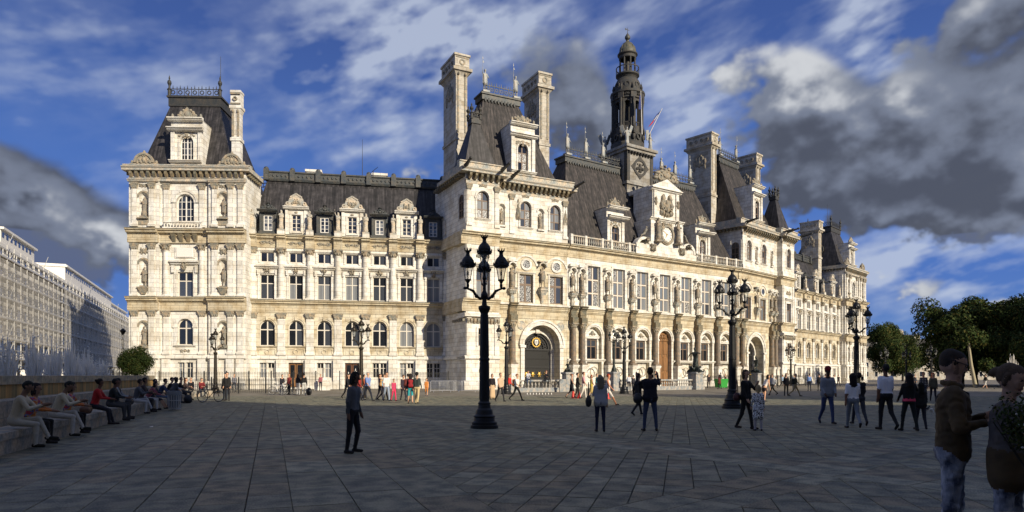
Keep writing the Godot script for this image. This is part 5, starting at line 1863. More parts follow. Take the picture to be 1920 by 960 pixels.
	# winged figures on the corners of the base
	for q in [[-1, 1, "left front"], [1, 1, "right front"], [-1, -1, "left rear"]]:
		var wm := MB.new()
		body(wm, {"robe": 1, "ls": 20, "la": 30, "le": 30, "rs": 20, "ra": 30, "re": 30, "fat": 1.1}, 0.06, [])
		wm.tinted = false
		for s in [-1, 1]:
			wm.add(bar_mesh(1.0, 0.06), Transform3D(Basis(Vector3(0, 0, 1), -s * 0.35) * Basis(Vector3.UP, s * 0.6).scaled_local(Vector3(0.35, 1, 1)), Vector3(s * 0.38, 1.55, -0.18)))
		var wo := put("winged_statue", wm, M.pale, self)
		wo.transform = Transform3D((S.basis * Basis(Vector3.UP, float(q[0]) * 0.5)).scaled(Vector3(1.45, 1.45, 1.45)), S * Vector3(x + q[0] * (h - 0.2), 34.8, z + q[1] * (h - 0.2)))
		tag(wo, "pale winged statue on the %s corner of the clock tower base" % q[2], "statue", "winged statues on the tower")
	var at := S * Vector3(x + 2.9, 37.0, z + 1.0)
	var fl := thing("flag", "blue white and red flag on a slanting pole from the tower", "flag", at)
	var pole := MB.new()
	pole.tube([Vector3(0, 0, 0), Vector3(2.3, 4.6, 0.4)], [0.06, 0.04], 6)
	put("flagpole", pole, M.white, fl)
	for i in 3:
		var cl := MB.new()
		var nx := 5
		for j in nx:
			var f0 := float(j) / nx
			var f1 := float(j + 1) / nx
			var lx0 := 2.2 - i * 0.45
			var lx1 := 2.2 - (i + 1) * 0.45
			var g := func(lx: float, f: float) -> Vector3: return Vector3(lx - f * 0.75, 4.4 - (2.2 - lx) * 1.5 - f * 0.75, 0.35 + 0.12 * sin(f * 5 + lx * 4))
			cl.quad(g.call(lx1, f1), g.call(lx0, f1), g.call(lx0, f0), g.call(lx1, f0))
		put("cloth", cl, [mat(lin(0.02, 0.05, 0.28), 0.8), M.white, mat(lin(0.55, 0.02, 0.03), 0.8)][i], fl)
	var f2 := thing("flag", "slack dark blue flag on the pole in front of the tower", "flag", S * Vector3(x - 0.3, 36.5, z + 3.3))
	var p2 := MB.new()
	p2.tube([Vector3(0, 0, 0), Vector3(-0.3, 6.0, 0.6)], [0.06, 0.04], 6)
	put("flagpole", p2, M.white, f2)
	var c2 := MB.new()
	c2.frustum(-0.62, -0.2, 0.4, 0.55, 3.4, -0.45, -0.28, 0.5, 0.58, 5.4)
	put("cloth", c2, mat(lin(0.02, 0.035, 0.16), 0.8), f2)


func middle_right() -> void:
	S = front(35.5, 103.0, 43)
	var m := MB.new()
	wall(m, -0.5, 11.2, 0, 9.0, 0, [opening(4.3, 2.5, 0.0, 5.3, true, 1.25)])
	wall(m, -0.5, 11.2, 9.0, 18.0, 0, [opening(1.8, 0.95, 10.5, 13.9, false, 0.4), opening(6.7, 0.95, 10.5, 13.9, false, 0.4)])
	hp("wall", m, M.warm)
	arch_gate(4.3, 0)
	middle_bays([1.8, 6.7], [4.3, 9.3], "right")
	statue_column(10.6, "stone figure on a column tucked against the right corner tower", 2, "statues on the middle front")
	corner_turret(11.2, 15.6, 1.2, -6.5, 0)
	attic_block(-0.2, 11.3, 0.25, 9.5, [1.7, 6.6], [4.2, 9.4], true)
	attic_block(11.2, 15.6, 1.2, 9, [13.4], [], false)
	statue("statue", "plain stone figure in the attic niche over the right gate", 1, Vector3(4.2, 19.5, 0.15), 1.8, "statues in the attic niches")
	statue("statue", "stone robed figure in the attic niche beside the right corner tower", 0, Vector3(9.4, 19.5, 0.15), 1.8, "statues in the attic niches")
	crown(-0.2, 11.3, 0.25, 23.4, 9)
	crown(11.2, 15.6, 1.2, 23.4, 8)
	for g in [[-0.6, 1.0, -1.0], [10.9, 1.2, 0.4], [11.0, 2.1, -0.6], [16.0, 2.0, 1.0]]:
		spout(g[0], 25.0, g[1], g[2])
	pyramid(11.3, 15.5, -3.4, 0.8, 25.2, 31.4)
	high_roof(0.4, 13.0, 2.4, 8.4, 12, -5.3, 25.0, 36.6, M.slate_brown)
	tall_dormer(5.4, 25.8, -0.3, 3.2, 6.2, 15)
	chimney(0.2, -7.0, 1.6, 4.2, 22, 40.4)
	chimney(15.0, -7.0, 1.6, 4.2, 24, 40.4)
	knight("pale knight statue on the right high roof, beside a square chimney", Vector3(2.7, 37.4, -5.3), 2.6, "rooftop statues")
	knight("pale knight statue at the right end of the right high roof", Vector3(8.0, 37.4, -5.3), 2.6, "rooftop statues")


func build_hall() -> void:
	hall = thing("city_hall", "long ornate pale stone city hall with slate roofs, high chimneys and a clock tower", "city hall", Vector3(5, 0, -90))
	# left end pavilion
	S = front(-42.9, 75.0, 2)
	end_pavilion(false)
	chimney(11.0, -2.2, 0.95, 0.9, 24, 34.6, true)
	var n := 0
	for y in [4.9, 11.5, 19.3]:
		var fl: String = ["ground floor", "second floor", "top floor"][n]
		statue("statue", "stone figure in the left %s niche of the left end pavilion" % fl, [0, 1, 2][n], Vector3(1.65, y, 0.25), 2.05, "statues in the left pavilion niches")
		statue("statue", "stone figure in the right %s niche of the left end pavilion" % fl, [2, 3, 1][n], Vector3(10.45, y, 0.25), 2.05, "statues in the left pavilion niches")
		n += 1
	# left wing
	S = front(-31.07, 76.9, 10.6)
	wing("left", 7, 2.7, 3.2, 24.6, [1, 3], [0.55])
	var words := ["beside the left end pavilion", "after the first dormer", "after the second dormer", "before the fourth dormer", "after the fourth dormer", "after the fifth dormer", "after the sixth dormer, in the sun", "in the shadow beside the middle block"]
	for i in 8:
		var c := 2.7 + (i - 0.5) * 3.2
		var b := MB.new()
		b.cbox(c - 0.42, c + 0.42, 17.9, 18.35, 0.0, 0.8, 0.04)
		hp("statue_base", b, M.stone)
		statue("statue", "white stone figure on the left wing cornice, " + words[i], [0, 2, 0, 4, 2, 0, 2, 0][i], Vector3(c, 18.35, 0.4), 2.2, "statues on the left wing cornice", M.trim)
	for x in [7.0, 15.4]:
		var ch := MB.new()
		ch.box(x - 0.9, x + 0.9, 25, 28.0, -9.4, -8.4)
		ch.box(x - 1.05, x + 1.05, 28.0, 28.3, -9.55, -8.25)
		hp("chimney", ch, M.stone)
	var mast := MB.new()
	mast.tube([Vector3(13.2, 26, -8), Vector3(13.2, 32.5, -8)], [0.05, 0.02], 6)
	mast.tube([Vector3(14.6, 26, -8), Vector3(14.6, 28.5, -8)], [0.05, 0.03], 6)
	mast.tube([Vector3(14.4, 28.3, -8), Vector3(15.2, 29.0, -8)], [0.04, 0.03], 6)
	hp("antenna", mast, M.iron)
	var br := MB.new()
	for y in [0.0, 0.45, 0.9, 1.3]:
		br.tube([Vector3(-2.0, 24.5 + y, -6), Vector3(1.8, 25.2 + y, -6)], [0.06], 5)
	for i in 8:
		br.tube([Vector3(-2.0 + i * 0.54, 24.4 + i * 0.1, -6), Vector3(-2.0 + i * 0.54, 25.9 + i * 0.1, -6)], [0.04], 4)
	hp("walkway", br, mat(lin(0.35, 0.38, 0.42), 0.5, 0.3))
	middle_left()
	middle_front()
	middle_right()
	S = front(53.4, 126.0, 45)
	wing("right", 5, 2.0, 4.55, 23.4, [], [])
	for i in 5:
		var c := 2.0 + (i + 0.5) * 4.55
		var b := MB.new()
		b.cbox(c - 0.42, c + 0.42, 17.9, 18.35, 0.0, 0.8, 0.04)
		hp("statue_base", b, M.stone)
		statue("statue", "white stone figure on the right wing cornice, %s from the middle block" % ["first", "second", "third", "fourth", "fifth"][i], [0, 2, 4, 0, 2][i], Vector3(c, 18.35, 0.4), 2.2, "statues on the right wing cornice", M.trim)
	chimney(20.2, -4.6, 1.8, 3.6, 20, 34.6)
	chimney(15.5, -8.5, 1.4, 2.4, 24, 33.0, true)
	S = front(70.6, 142.0, 45)
	end_pavilion(true)
	# left side of the far pavilion: niches, pilasters, a round window in the roof
	var sd := MB.new()
	for z in [-0.5, -3.0]:
		for st in [[3.95, 8.9], [10.4, 16.4], [18.3, 23.2]]:
			sd.box(-0.2, 0.0, st[0], st[1], z - 0.35, z + 0.35)
	hp("pilaster", sd, M.stone)
	var oc := MB.new()
	oc.ring(0, 0, 0.75, 1.15, 0, 0.35, 0, TAU, 18)
	hp("round_window", oc, M.zinc, Transform3D(Basis(Vector3.UP, -PI / 2), Vector3(2.4, 29.5, -6)))
	n = 0
	for y in [4.9, 11.5, 19.3]:
		var fl: String = ["ground floor", "second floor", "top floor"][n]
		statue("statue", "distant stone figure, %s left niche of the far right pavilion" % fl, [1, 0, 2][n], Vector3(1.65, y, 0.25), 2.05, "statues in the far pavilion niches")
		statue("statue", "distant stone figure, %s right niche of the far right pavilion" % fl, [2, 3, 0][n], Vector3(10.45, y, 0.25), 2.05, "statues in the far pavilion niches")
		n += 1


# ---------- figures: a skeleton of tapered bones, joined smoothly and skinned in one surface ----------

func bone(l: Array, a: Vector3, b: Vector3, ra: float, rb: float, region: int, k := 0.035) -> void:
	l.append([a, b, ra, rb, region, k])


func limb_dir(flex: float, out: float, side: float) -> Vector3:
	# hanging straight down at 0; flex swings forward (+z), out swings sideways
	var v := Vector3(0, -1, 0)
	v = v.rotated(Vector3(0, 0, 1), deg_to_rad(out) * side)
	return v.rotated(Vector3(1, 0, 0), -deg_to_rad(flex))


# joints of a pose, for a body of 1.75 m facing +z
func skeleton(p: Dictionary) -> Dictionary:
	var j := {}
	var lean := deg_to_rad(p.get("lean", 0.0))
	var up := Vector3(0, cos(lean), sin(lean))
	var fw := Vector3(0, -sin(lean), cos(lean))
	j.hip = Vector3(0, 0.93, 0)
	var low := 10.0
	for s in [-1, 1]:
		var q: String = "l" if s > 0 else "r"
		var top := Vector3(s * 0.092, 0.90, 0)
		var hf: float = p.get(q + "h", 0.0)
		var kf: float = p.get(q + "k", 4.0)
		var sp: float = p.get(q + "o", 2.0)
		var knee := top + limb_dir(hf, sp, s) * 0.43
		var ankle := knee + limb_dir(hf - kf, sp * 0.5, s) * 0.42
		var toe_dir := Vector3(s * 0.18, -0.25 - p.get(q + "p", 0.0) * 0.01, 1).normalized()
		if hf - kf < -25:
			toe_dir = Vector3(s * 0.1, -0.8, 0.6).normalized()
		j[q + "hip"] = top
		j[q + "knee"] = knee
		j[q + "ankle"] = ankle
		j[q + "toe"] = ankle + toe_dir * 0.17
		low = minf(low, minf(ankle.y - 0.075, j[q + "toe"].y - 0.035))
	j.low = low
	j.chest = j.hip + up * 0.5
	j.neck = j.hip + up * 0.575
	j.up = up
	j.fw = fw
	var nod := deg_to_rad(p.get("hp", 0.0))
	j.head = j.neck + up * 0.06 + Vector3(0, cos(nod + lean * 0.4), sin(nod + lean * 0.4)) * 0.115
	for s in [-1, 1]:
		var q: String = "l" if s > 0 else "r"
		var sh: Vector3 = j.hip + up * (0.50 + p.get(q + "shrug", 0.0)) + Vector3(s * 0.175, 0, 0)
		var sf: float = p.get(q + "s", 0.0)
		var sa: float = p.get(q + "a", 7.0)
		var e: float = p.get(q + "e", 12.0)
		var yaw: float = deg_to_rad(p.get(q + "i", 0.0)) * -s
		var d1 := limb_dir(sf, sa, s)
		var d2 := limb_dir(sf + e, sa * 0.4, s).rotated(Vector3.UP, yaw)
		j[q + "sh"] = sh
		j[q + "elbow"] = sh + d1 * 0.285
		j[q + "wrist"] = j[q + "elbow"] + d2 * 0.25
		j[q + "hand"] = j[q + "wrist"] + d2 * 0.16
	return j


func bones_of(p: Dictionary, j: Dictionary) -> Array:
	var l := []
	var f: float = p.get("fat", 1.0)
	var up: Vector3 = j.up
	var fw: Vector3 = j.fw
	var sh: float = p.get("shoulder", 1.0)
	bone(l, j.hip + Vector3(-0.075, 0, -0.01), j.hip + Vector3(0.075, 0, -0.01), 0.112 * f, 0.112 * f, 2, 0.04)
	for s in [-1.0, 1.0]:
		bone(l, j.hip + Vector3(s * 0.062, 0, 0) + up * 0.06, j.hip + up * 0.42 + Vector3(s * 0.088 * sh, 0, 0), 0.098 * f, 0.112 * f, 3, 0.05)
	bone(l, j.hip + up * 0.485 + Vector3(-0.135 * sh, 0, 0), j.hip + up * 0.485 + Vector3(0.135 * sh, 0, 0), 0.066, 0.066, 3, 0.05)
	bone(l, j.neck - up * 0.03, j.neck + up * 0.09 + fw * 0.01, 0.056, 0.052, 7, 0.02)
	for q in ["l", "r"]:
		var s := 1.0 if q == "l" else -1.0
		bone(l, j[q + "hip"] + Vector3(0, 0.0, 0), j[q + "knee"], 0.088 * f, 0.06, 2, 0.025)
		bone(l, j[q + "knee"], j[q + "ankle"], 0.058, 0.043 if not p.get("wide", false) else 0.06, 1, 0.02)
		bone(l, j[q + "ankle"] + Vector3(0, -0.03, -0.03), j[q + "toe"], 0.043, 0.034, 0, 0.012)
		bone(l, j[q + "sh"] + Vector3(-s * 0.02, 0, 0), j[q + "elbow"], 0.058 * f, 0.045, 4, 0.03)
		bone(l, j[q + "elbow"], j[q + "wrist"], 0.044, 0.031, 5, 0.012)
		if not p.get("fingers", false):
			var d: Vector3 = (j[q + "hand"] - j[q + "wrist"])
			bone(l, j[q + "wrist"] + d * 0.2, j[q + "wrist"] + d * 0.65, 0.036, 0.034, 6, 0.01)
			bone(l, j[q + "wrist"] + d * 0.65, j[q + "hand"] + fw * 0.02, 0.03, 0.016, 6, 0.01)
	# the head, turned by hy
	var hy := deg_to_rad(p.get("hy", 0.0))
	var hb := Basis(Vector3.UP, hy) * Basis(Vector3(1, 0, 0), deg_to_rad(p.get("hp", 0.0)))
	var c: Vector3 = j.head
	bone(l, c + hb * Vector3(0, 0.035, -0.018), c + hb * Vector3(0, 0.03, 0.02), 0.084, 0.08, 7, 0.02)
	bone(l, c + hb * Vector3(0, -0.05, 0.025), c + hb * Vector3(0, -0.075, 0.045), 0.062, 0.042, 7, 0.03)
	bone(l, c + hb * Vector3(0, 0.02, 0.09), c + hb * Vector3(0, -0.02, 0.108), 0.012, 0.018, 7, 0.012)
	for s in [-1.0, 1.0]:
		bone(l, c + hb * Vector3(s * 0.08, 0.01, -0.005), c + hb * Vector3(s * 0.082, -0.02, 0.0), 0.02, 0.014, 7, 0.008)
	var hair: int = p.get("hair", 0)
	if not p.get("bald", false):
		bone(l, c + hb * Vector3(0, 0.062, -0.018), c + hb * Vector3(0, 0.03, -0.038), 0.086, 0.083, 8, 0.008)
		bone(l, c + hb * Vector3(0, 0.085, 0.035), c + hb * Vector3(0, 0.07, -0.03), 0.05, 0.07, 8, 0.01)
	if hair == 1:
		bone(l, c + hb * Vector3(-0.045, 0.02, -0.05), c + hb * Vector3(-0.05, -0.26, -0.085), 0.07, 0.055, 8, 0.03)
		bone(l, c + hb * Vector3(0.045, 0.02, -0.05), c + hb * Vector3(0.05, -0.28, -0.085), 0.07, 0.05, 8, 0.03)
	elif hair == 2:
		bone(l, c + hb * Vector3(0, 0.06, -0.11), c + hb * Vector3(0, 0.08, -0.125), 0.045, 0.04, 8, 0.01)
	elif hair == 3:
		bone(l, c + hb * Vector3(-0.06, 0.02, -0.03), c + hb * Vector3(-0.068, -0.1, -0.02), 0.05, 0.04, 8, 0.02)
		bone(l, c + hb * Vector3(0.06, 0.02, -0.03), c + hb * Vector3(0.068, -0.1, -0.02), 0.05, 0.04, 8, 0.02)
		bone(l, c + hb * Vector3(0, 0.0, -0.06), c + hb * Vector3(0, -0.12, -0.06), 0.07, 0.06, 8, 0.02)
	if p.get("hat", 0) == 1:
		bone(l, c + hb * Vector3(0, 0.085, 0.02), c + hb * Vector3(0, 0.085, -0.03), 0.096, 0.092, 10, 0.004)
		bone(l, c + hb * Vector3(0, 0.06, 0.08), c + hb * Vector3(0, 0.055, 0.14), 0.03, 0.018, 10, 0.02)
	if p.has("robe") and p.robe > 0:
		bone(l, j.hip + Vector3(0, 0.1, 0), Vector3(0, 0.16, 0.0), 0.13, 0.22, 9, 0.05)
		bone(l, j.hip + Vector3(0.1, 0.3, 0.05), Vector3(-0.12, 0.3, 0.12), 0.07, 0.08, 9, 0.03)
	if p.has("skirt"):
		var low: float = 0.93 - p.skirt
		bone(l, j.hip + Vector3(-0.05, 0.02, 0), Vector3(-0.07, low + 0.06, (j.lknee.z + j.rknee.z) * 0.25), 0.12 * f, 0.13 * f + 0.03 * p.skirt, 9, 0.05)
		bone(l, j.hip + Vector3(0.05, 0.02, 0), Vector3(0.07, low + 0.06, (j.lknee.z + j.rknee.z) * 0.25), 0.12 * f, 0.13 * f + 0.03 * p.skirt, 9, 0.05)
	if p.has("coat"):
		for s in [-1.0, 1.0]:
			bone(l, j.hip + Vector3(s * 0.06, 0.15, 0), j.hip + Vector3(s * 0.075, -p.coat + 0.12, 0.0), 0.115 * f, 0.135 * f, 3, 0.05)
	if p.get("pack", false):
		bone(l, j.hip + up * 0.15 - fw * 0.2 + Vector3(-0.06, 0, 0), j.hip + up * 0.42 - fw * 0.19 + Vector3(0.06, 0, 0), 0.12, 0.11, 11, 0.01)
		bone(l, j.hip + up * 0.15 - fw * 0.2 + Vector3(0.06, 0, 0), j.hip + up * 0.42 - fw * 0.19 + Vector3(-0.06, 0, 0), 0.12, 0.11, 11, 0.01)
	return l


# skins bones into m; tones are one colour per region
func skin(m: MB, l: Array, cell: float, tones: Array, move := Vector3.ZERO, rumple := 0.0) -> void:
	var lo := Vector3(1e9, 1e9, 1e9)
	var hi := -lo
	for b in l:
		var r: float = maxf(b[2], b[3])
		lo = lo.min((b[0] as Vector3).min(b[1]) - Vector3(r, r, r))
		hi = hi.max((b[0] as Vector3).max(b[1]) + Vector3(r, r, r))
	lo -= Vector3.ONE * cell * 2.5
	hi += Vector3.ONE * cell * 2.5
	var nx := int(ceil((hi.x - lo.x) / cell)) + 1
	var ny := int(ceil((hi.y - lo.y) / cell)) + 1
	var nz := int(ceil((hi.z - lo.z) / cell)) + 1
	var total := nx * ny * nz
	var field := PackedFloat32Array()
	field.resize(total)
	field.fill(1.0)
	var nearest := PackedFloat32Array()
	nearest.resize(total)
	nearest.fill(9.0)
	var region := PackedByteArray()
	region.resize(total)
	for b in l:
		var a: Vector3 = b[0]
		var e: Vector3 = b[1]
		var ra: float = b[2]
		var rb: float = b[3]
		var g: int = b[4]
		var k: float = b[5]
		var grow := maxf(ra, rb) + cell * 2.0 + k
		var i0 := Vector3i(((a.min(e) - Vector3(grow, grow, grow)) - lo) / cell).max(Vector3i.ZERO)
		var i1 := Vector3i(((a.max(e) + Vector3(grow, grow, grow)) - lo) / cell + Vector3.ONE).min(Vector3i(nx - 1, ny - 1, nz - 1))
		var ab := e - a
		var inv := 1.0 / maxf(ab.length_squared(), 1e-9)
		for z in range(i0.z, i1.z + 1):
			for y in range(i0.y, i1.y + 1):
				var at := (z * ny + y) * nx
				for x in range(i0.x, i1.x + 1):
					var q := lo + Vector3(x, y, z) * cell - a
					var t := clampf(q.dot(ab) * inv, 0.0, 1.0)
					var d := (q - ab * t).length() - ra - (rb - ra) * t
					var n := at + x
					if d < nearest[n]:
						nearest[n] = d
						region[n] = g
					var o := field[n]
					var h := k - absf(o - d)
					field[n] = minf(o, d) - (h * h / k * 0.25 if h > 0.0 else 0.0)
	var cells := {}
	var pts := PackedVector3Array()
	var kinds := PackedByteArray()
	var steps := [0, 1, nx, nx + 1, nx * ny, nx * ny + 1, nx * ny + nx, nx * ny + nx + 1]
	var offs := [Vector3(0, 0, 0), Vector3(1, 0, 0), Vector3(0, 1, 0), Vector3(1, 1, 0), Vector3(0, 0, 1), Vector3(1, 0, 1), Vector3(0, 1, 1), Vector3(1, 1, 1)]
	var edges := [[0, 1], [2, 3], [4, 5], [6, 7], [0, 2], [1, 3], [4, 6], [5, 7], [0, 4], [1, 5], [2, 6], [3, 7]]
	var reach := cell * 1.8
	for z in nz - 1:
		for y in ny - 1:
			var at := (z * ny + y) * nx
			for x in nx - 1:
				var n := at + x
				var f0 := field[n]
				if f0 > reach or f0 < -reach:
					continue
				var mask := 0
				for c in 8:
					if field[n + steps[c]] < 0.0:
						mask |= 1 << c
				if mask == 0 or mask == 255:
					continue
				var sum := Vector3.ZERO
				var many := 0
				for ed in edges:
					var v0 := field[n + steps[ed[0]]]
					var v1 := field[n + steps[ed[1]]]
					if (v0 < 0.0) != (v1 < 0.0):
						var t := v0 / (v0 - v1)
						sum += (offs[ed[0]] as Vector3).lerp(offs[ed[1]], t)
						many += 1
				cells[n] = pts.size()
				pts.append(lo + (Vector3(x, y, z) + sum / many) * cell)
				var bestk := n
				for c in 8:
					if absf(field[n + steps[c]]) < absf(field[bestk]):
						bestk = n + steps[c]
				kinds.append(region[bestk])
	var quads := PackedInt32Array()
	for n in cells:
		var x: int = n % nx
		var y: int = (n / nx) % ny
		var z: int = n / (nx * ny)
		var inside := field[n] < 0.0
		if y > 0 and z > 0 and x < nx - 1 and inside != (field[n + 1] < 0.0):
			_face(quads, cells, inside, n, n - nx, n - nx - nx * ny, n - nx * ny)
		if x > 0 and z > 0 and y < ny - 1 and inside != (field[n + nx] < 0.0):
			_face(quads, cells, inside, n, n - nx * ny, n - 1 - nx * ny, n - 1)
		if x > 0 and y > 0 and z < nz - 1 and inside != (field[n + nx * ny] < 0.0):
			_face(quads, cells, inside, n, n - 1, n - 1 - nx, n - nx)
	var norm := PackedVector3Array()
	norm.resize(pts.size())
	for i in range(0, quads.size(), 4):
		var k := (pts[quads[i + 2]] - pts[quads[i]]).cross(pts[quads[i + 3]] - pts[quads[i + 1]])
		for c in 4:
			norm[quads[i + c]] += k
	for i in norm.size():
		norm[i] = norm[i].normalized()
	if rumple > 0.0:
		var f := fbm(9, 7.0, 3)
		for i in pts.size():
			if kinds[i] in [1, 2, 3, 4, 5, 9]:
				var p := pts[i]
				var w := sin(p.y * 58.0 + 5.0 * f.get_noise_3d(p.x, p.y, p.z) + p.x * 22.0) * f.get_noise_3d(p.x + 4.0, p.y * 0.8, p.z)
				pts[i] = p + norm[i] * w * rumple
		norm.fill(Vector3.ZERO)
		for i in range(0, quads.size(), 4):
			var k := (pts[quads[i + 2]] - pts[quads[i]]).cross(pts[quads[i + 3]] - pts[quads[i + 1]])
			for c in 4:
				norm[quads[i + c]] += k
		for i in norm.size():
			norm[i] = norm[i].normalized()
	var tint := tones.size() > 0
	if tint:
		m.tinted = true
	for i in range(0, quads.size(), 4):
		var a := quads[i]
		var b := quads[i + 1]
		var c := quads[i + 2]
		var d := quads[i + 3]
		if tint:
			var t = tones[kinds[a]]
			m.col = t.call(pts[a]) if t is Callable else t
		m.quadn(pts[a] + move, pts[b] + move, pts[c] + move, pts[d] + move, norm[a], norm[b], norm[c], norm[d])


func _face(quads: PackedInt32Array, cells: Dictionary, inside: bool, a: int, b: int, c: int, d: int) -> void:
	if not (cells.has(b) and cells.has(c) and cells.has(d)):
		return
	if inside:
		quads.append(cells[a]); quads.append(cells[b]); quads.append(cells[c]); quads.append(cells[d])
	else:
		quads.append(cells[a]); quads.append(cells[d]); quads.append(cells[c]); quads.append(cells[b])


func body(m: MB, p: Dictionary, cell: float, tones: Array) -> Dictionary:
	var j := skeleton(p)
	skin(m, bones_of(p, j), cell, tones, Vector3(0, -j.low, 0), p.get("rumple", 0.0))
	return j


# ---------- the square ----------
func split(polys: Array, at: Vector2, dir: Vector2) -> Array:
	# cuts each [polygon, mark] by a line; marks get +1 on its left side
	var out := []
	var nrm := Vector2(-dir.y, dir.x)
	for e in polys:
		for side in [-1.0, 1.0]:
			var keep := PackedVector2Array()
			var p: PackedVector2Array = e[0]
			for i in p.size():
				var a := p[i]
				var b := p[(i + 1) % p.size()]
				var da: float = (a - at).dot(nrm) * side
				var db: float = (b - at).dot(nrm) * side
				if da >= 0:
					keep.append(a)
				if (da > 0) != (db > 0) and absf(da - db) > 1e-9:
					keep.append(a.lerp(b, da / (da - db)))
			if keep.size() >= 3:
				out.append([keep, e[1] + [side]])
	return out


func build_ground() -> void:
	var far := MB.new()
	far.quad(Vector3(-500, -0.05, 120), Vector3(500, -0.05, 120), Vector3(500, -0.05, -900), Vector3(-500, -0.05, -900))
	structure("ground", far, M.bed)
	var sheet := MB.new()
	sheet.quad(Vector3(-400, -0.004, -52), Vector3(400, -0.004, -52), Vector3(400, -0.004, -600), Vector3(-400, -0.004, -600))
	var paving := mat(lin(0.22, 0.195, 0.15), 0.75)
	textured(paving, ashlar(71, 0.8, 1.2, 9.6, 0.6, 0.02), Vector3(0.104, 0.104, 0.104))
	structure("pavement", sheet, paving)
	var plaza := MB.new()
	plaza.quad(Vector3(-90, -0.03, 12), Vector3(110, -0.03, 12), Vector3(110, -0.03, -52), Vector3(-90, -0.03, -52))
	var base := structure("plaza", plaza, M.bed)
	# fields of slabs, each laid its own way
	var polys := [[PackedVector2Array([Vector2(-60, 52), Vector2(-12, 5.5), Vector2(14, 5.5), Vector2(74, 52)]), []]]
	var sdir := Vector2(-0.34, 0.94).normalized()
	var cuts := [[Vector2(-3.1, 9.3), sdir], [Vector2(-3.1, 9.3) + Vector2(sdir.y, -sdir.x) * 2.3, sdir]]
	var ad := Vector2(0.565, -0.825).normalized()
	var ac := Vector2(ad.y, -ad.x)
	cuts += [[Vector2(0, 18.2), ad], [Vector2(0, 18.2) - ac * 1.3, ad], [Vector2(0, 18.2) - ac * 1.9, ad]]
	var bd := Vector2(0.716, 0.70).normalized()
	var bc := Vector2(bd.y, -bd.x)
	cuts += [[Vector2(3.0, 8.4), bd], [Vector2(3.0, 8.4) - bc * 1.1, bd]]
	for c in cuts:
		polys = split(polys, c[0], c[1])
	var r := RandomNumberGenerator.new()
	r.seed = 8
	var slabs := []
	for e in polys:
		var mk: Array = e[1]
		var dir := Vector2(0.245, 0.97).normalized()
		var w := 0.42
		var h := 0.62
		var tone := 1.0
		var kind := "field"
		if mk[0] > 0:
			kind = "left"
			dir = Vector2(-0.34, 0.94).normalized()
			w = 0.62
			h = 1.0
			tone = 0.92
		elif mk[1] > 0:
			kind = "strip"
			dir = sdir
			w = 0.766
			h = 1.5
		elif mk[2] > 0 and mk[3] < 0:
			dir = ad
			w = 0.65
			h = 1.2
			tone = 1.2
		elif mk[3] > 0 and mk[4] < 0:
			dir = ad
			w = 0.6
			h = 1.0
			tone = 0.75
		elif mk[5] > 0 and mk[6] < 0:
			dir = bd
			w = 0.55
			h = 1.1
			tone = 1.15
		var across := Vector2(dir.y, -dir.x)
		var lo := Vector2(1e9, 1e9)
		var hi := -lo
		for p in e[0]:
			var q := Vector2(p.dot(across), p.dot(dir))
			lo = lo.min(q)
			hi = hi.max(q)
		if kind == "strip":
			lo.x = (Vector2(-3.1, 9.3)).dot(across)
		var col := 0
		var x := lo.x
		while x < hi.x:
			var y: float = lo.y - h * (0.5 if col % 2 == 1 and kind != "field" else 0.0) - r.randf() * (0.0 if kind == "field" else 0.2)
			while y < hi.y:
				var s := PackedVector2Array()
				var g := 0.0055
				for k in [Vector2(x + g, y + g), Vector2(x + w - g, y + g), Vector2(x + w - g, y + h - g), Vector2(x + g, y + h - g)]:
					s.append(across * k.x + dir * k.y)
				var mid := (s[0] + s[2]) / 2
				var tn: float = tone * ((r.randf_range(0.82, 1.16) if r.randf() < 0.9 else r.randf_range(0.6, 0.8)) if kind != "strip" else [0.85, 1.08, 0.95, 1.12][absi(int(floor(y / h))) % 4] * r.randf_range(0.96, 1.04))
				var warm := 0.05 if kind == "strip" and absi(int(floor(y / h))) % 4 == 0 else r.randf_range(-0.06, 0.07)
				if mid.y > 5 and absf(mid.x) < mid.y * 1.25 + 8:
					var whole := true
					for c in s:
						if not Geometry2D.is_point_in_polygon(c, e[0]):
							whole = false
							break
					if whole:
						slabs.append([s, tn, warm, mid])
					else:
						for piece in Geometry2D.intersect_polygons(s, e[0]):
							if piece.size() >= 3:
								slabs.append([piece, tn, warm, mid])
				y += h
			x += w
			col += 1
	# the largest in view are slabs of their own, the rest one paved surface
	var order := []
	for i in slabs.size():
		var m: Vector2 = slabs[i][3]
		var a := 0.0
		var s: PackedVector2Array = slabs[i][0]
		for k in s.size():
			a += s[k].cross(s[(k + 1) % s.size()])
		if m.y > 7.7 and absf(m.x) < m.y * 0.78:
			order.append([-absf(a) / pow(m.y, 3), i])
	order.sort()
	var single := {}
	for i in mini(290, order.size()):
		single[order[i][1]] = true
	var rest := MB.new()
	rest.tinted = true
	for i in slabs.size():
		var s: PackedVector2Array = slabs[i][0]
		var t: float = slabs[i][1]
		var wm: float = slabs[i][2]
		var top := r.randf_range(-0.003, 0.003)
		if single.has(i):
			var m := MB.new()
			paver(m, s, top)
			var k := 0
			if wm > 0.04:
				k = 4
			elif t > 1.12:
				k = 3
			elif t > 1.02:
				k = 1
			elif t < 0.86:
				k = 2
			else:
				k = 0 if i % 3 else 5
			put("paving_slab", m, M.slab[k], base)
		else:
			rest.col = Color(0.226 * t * (1 + wm), 0.220 * t, 0.148 * t * (1 - wm))
			paver(rest, s, top)
	stuff(put("paving", rest, M.slab_many, base))


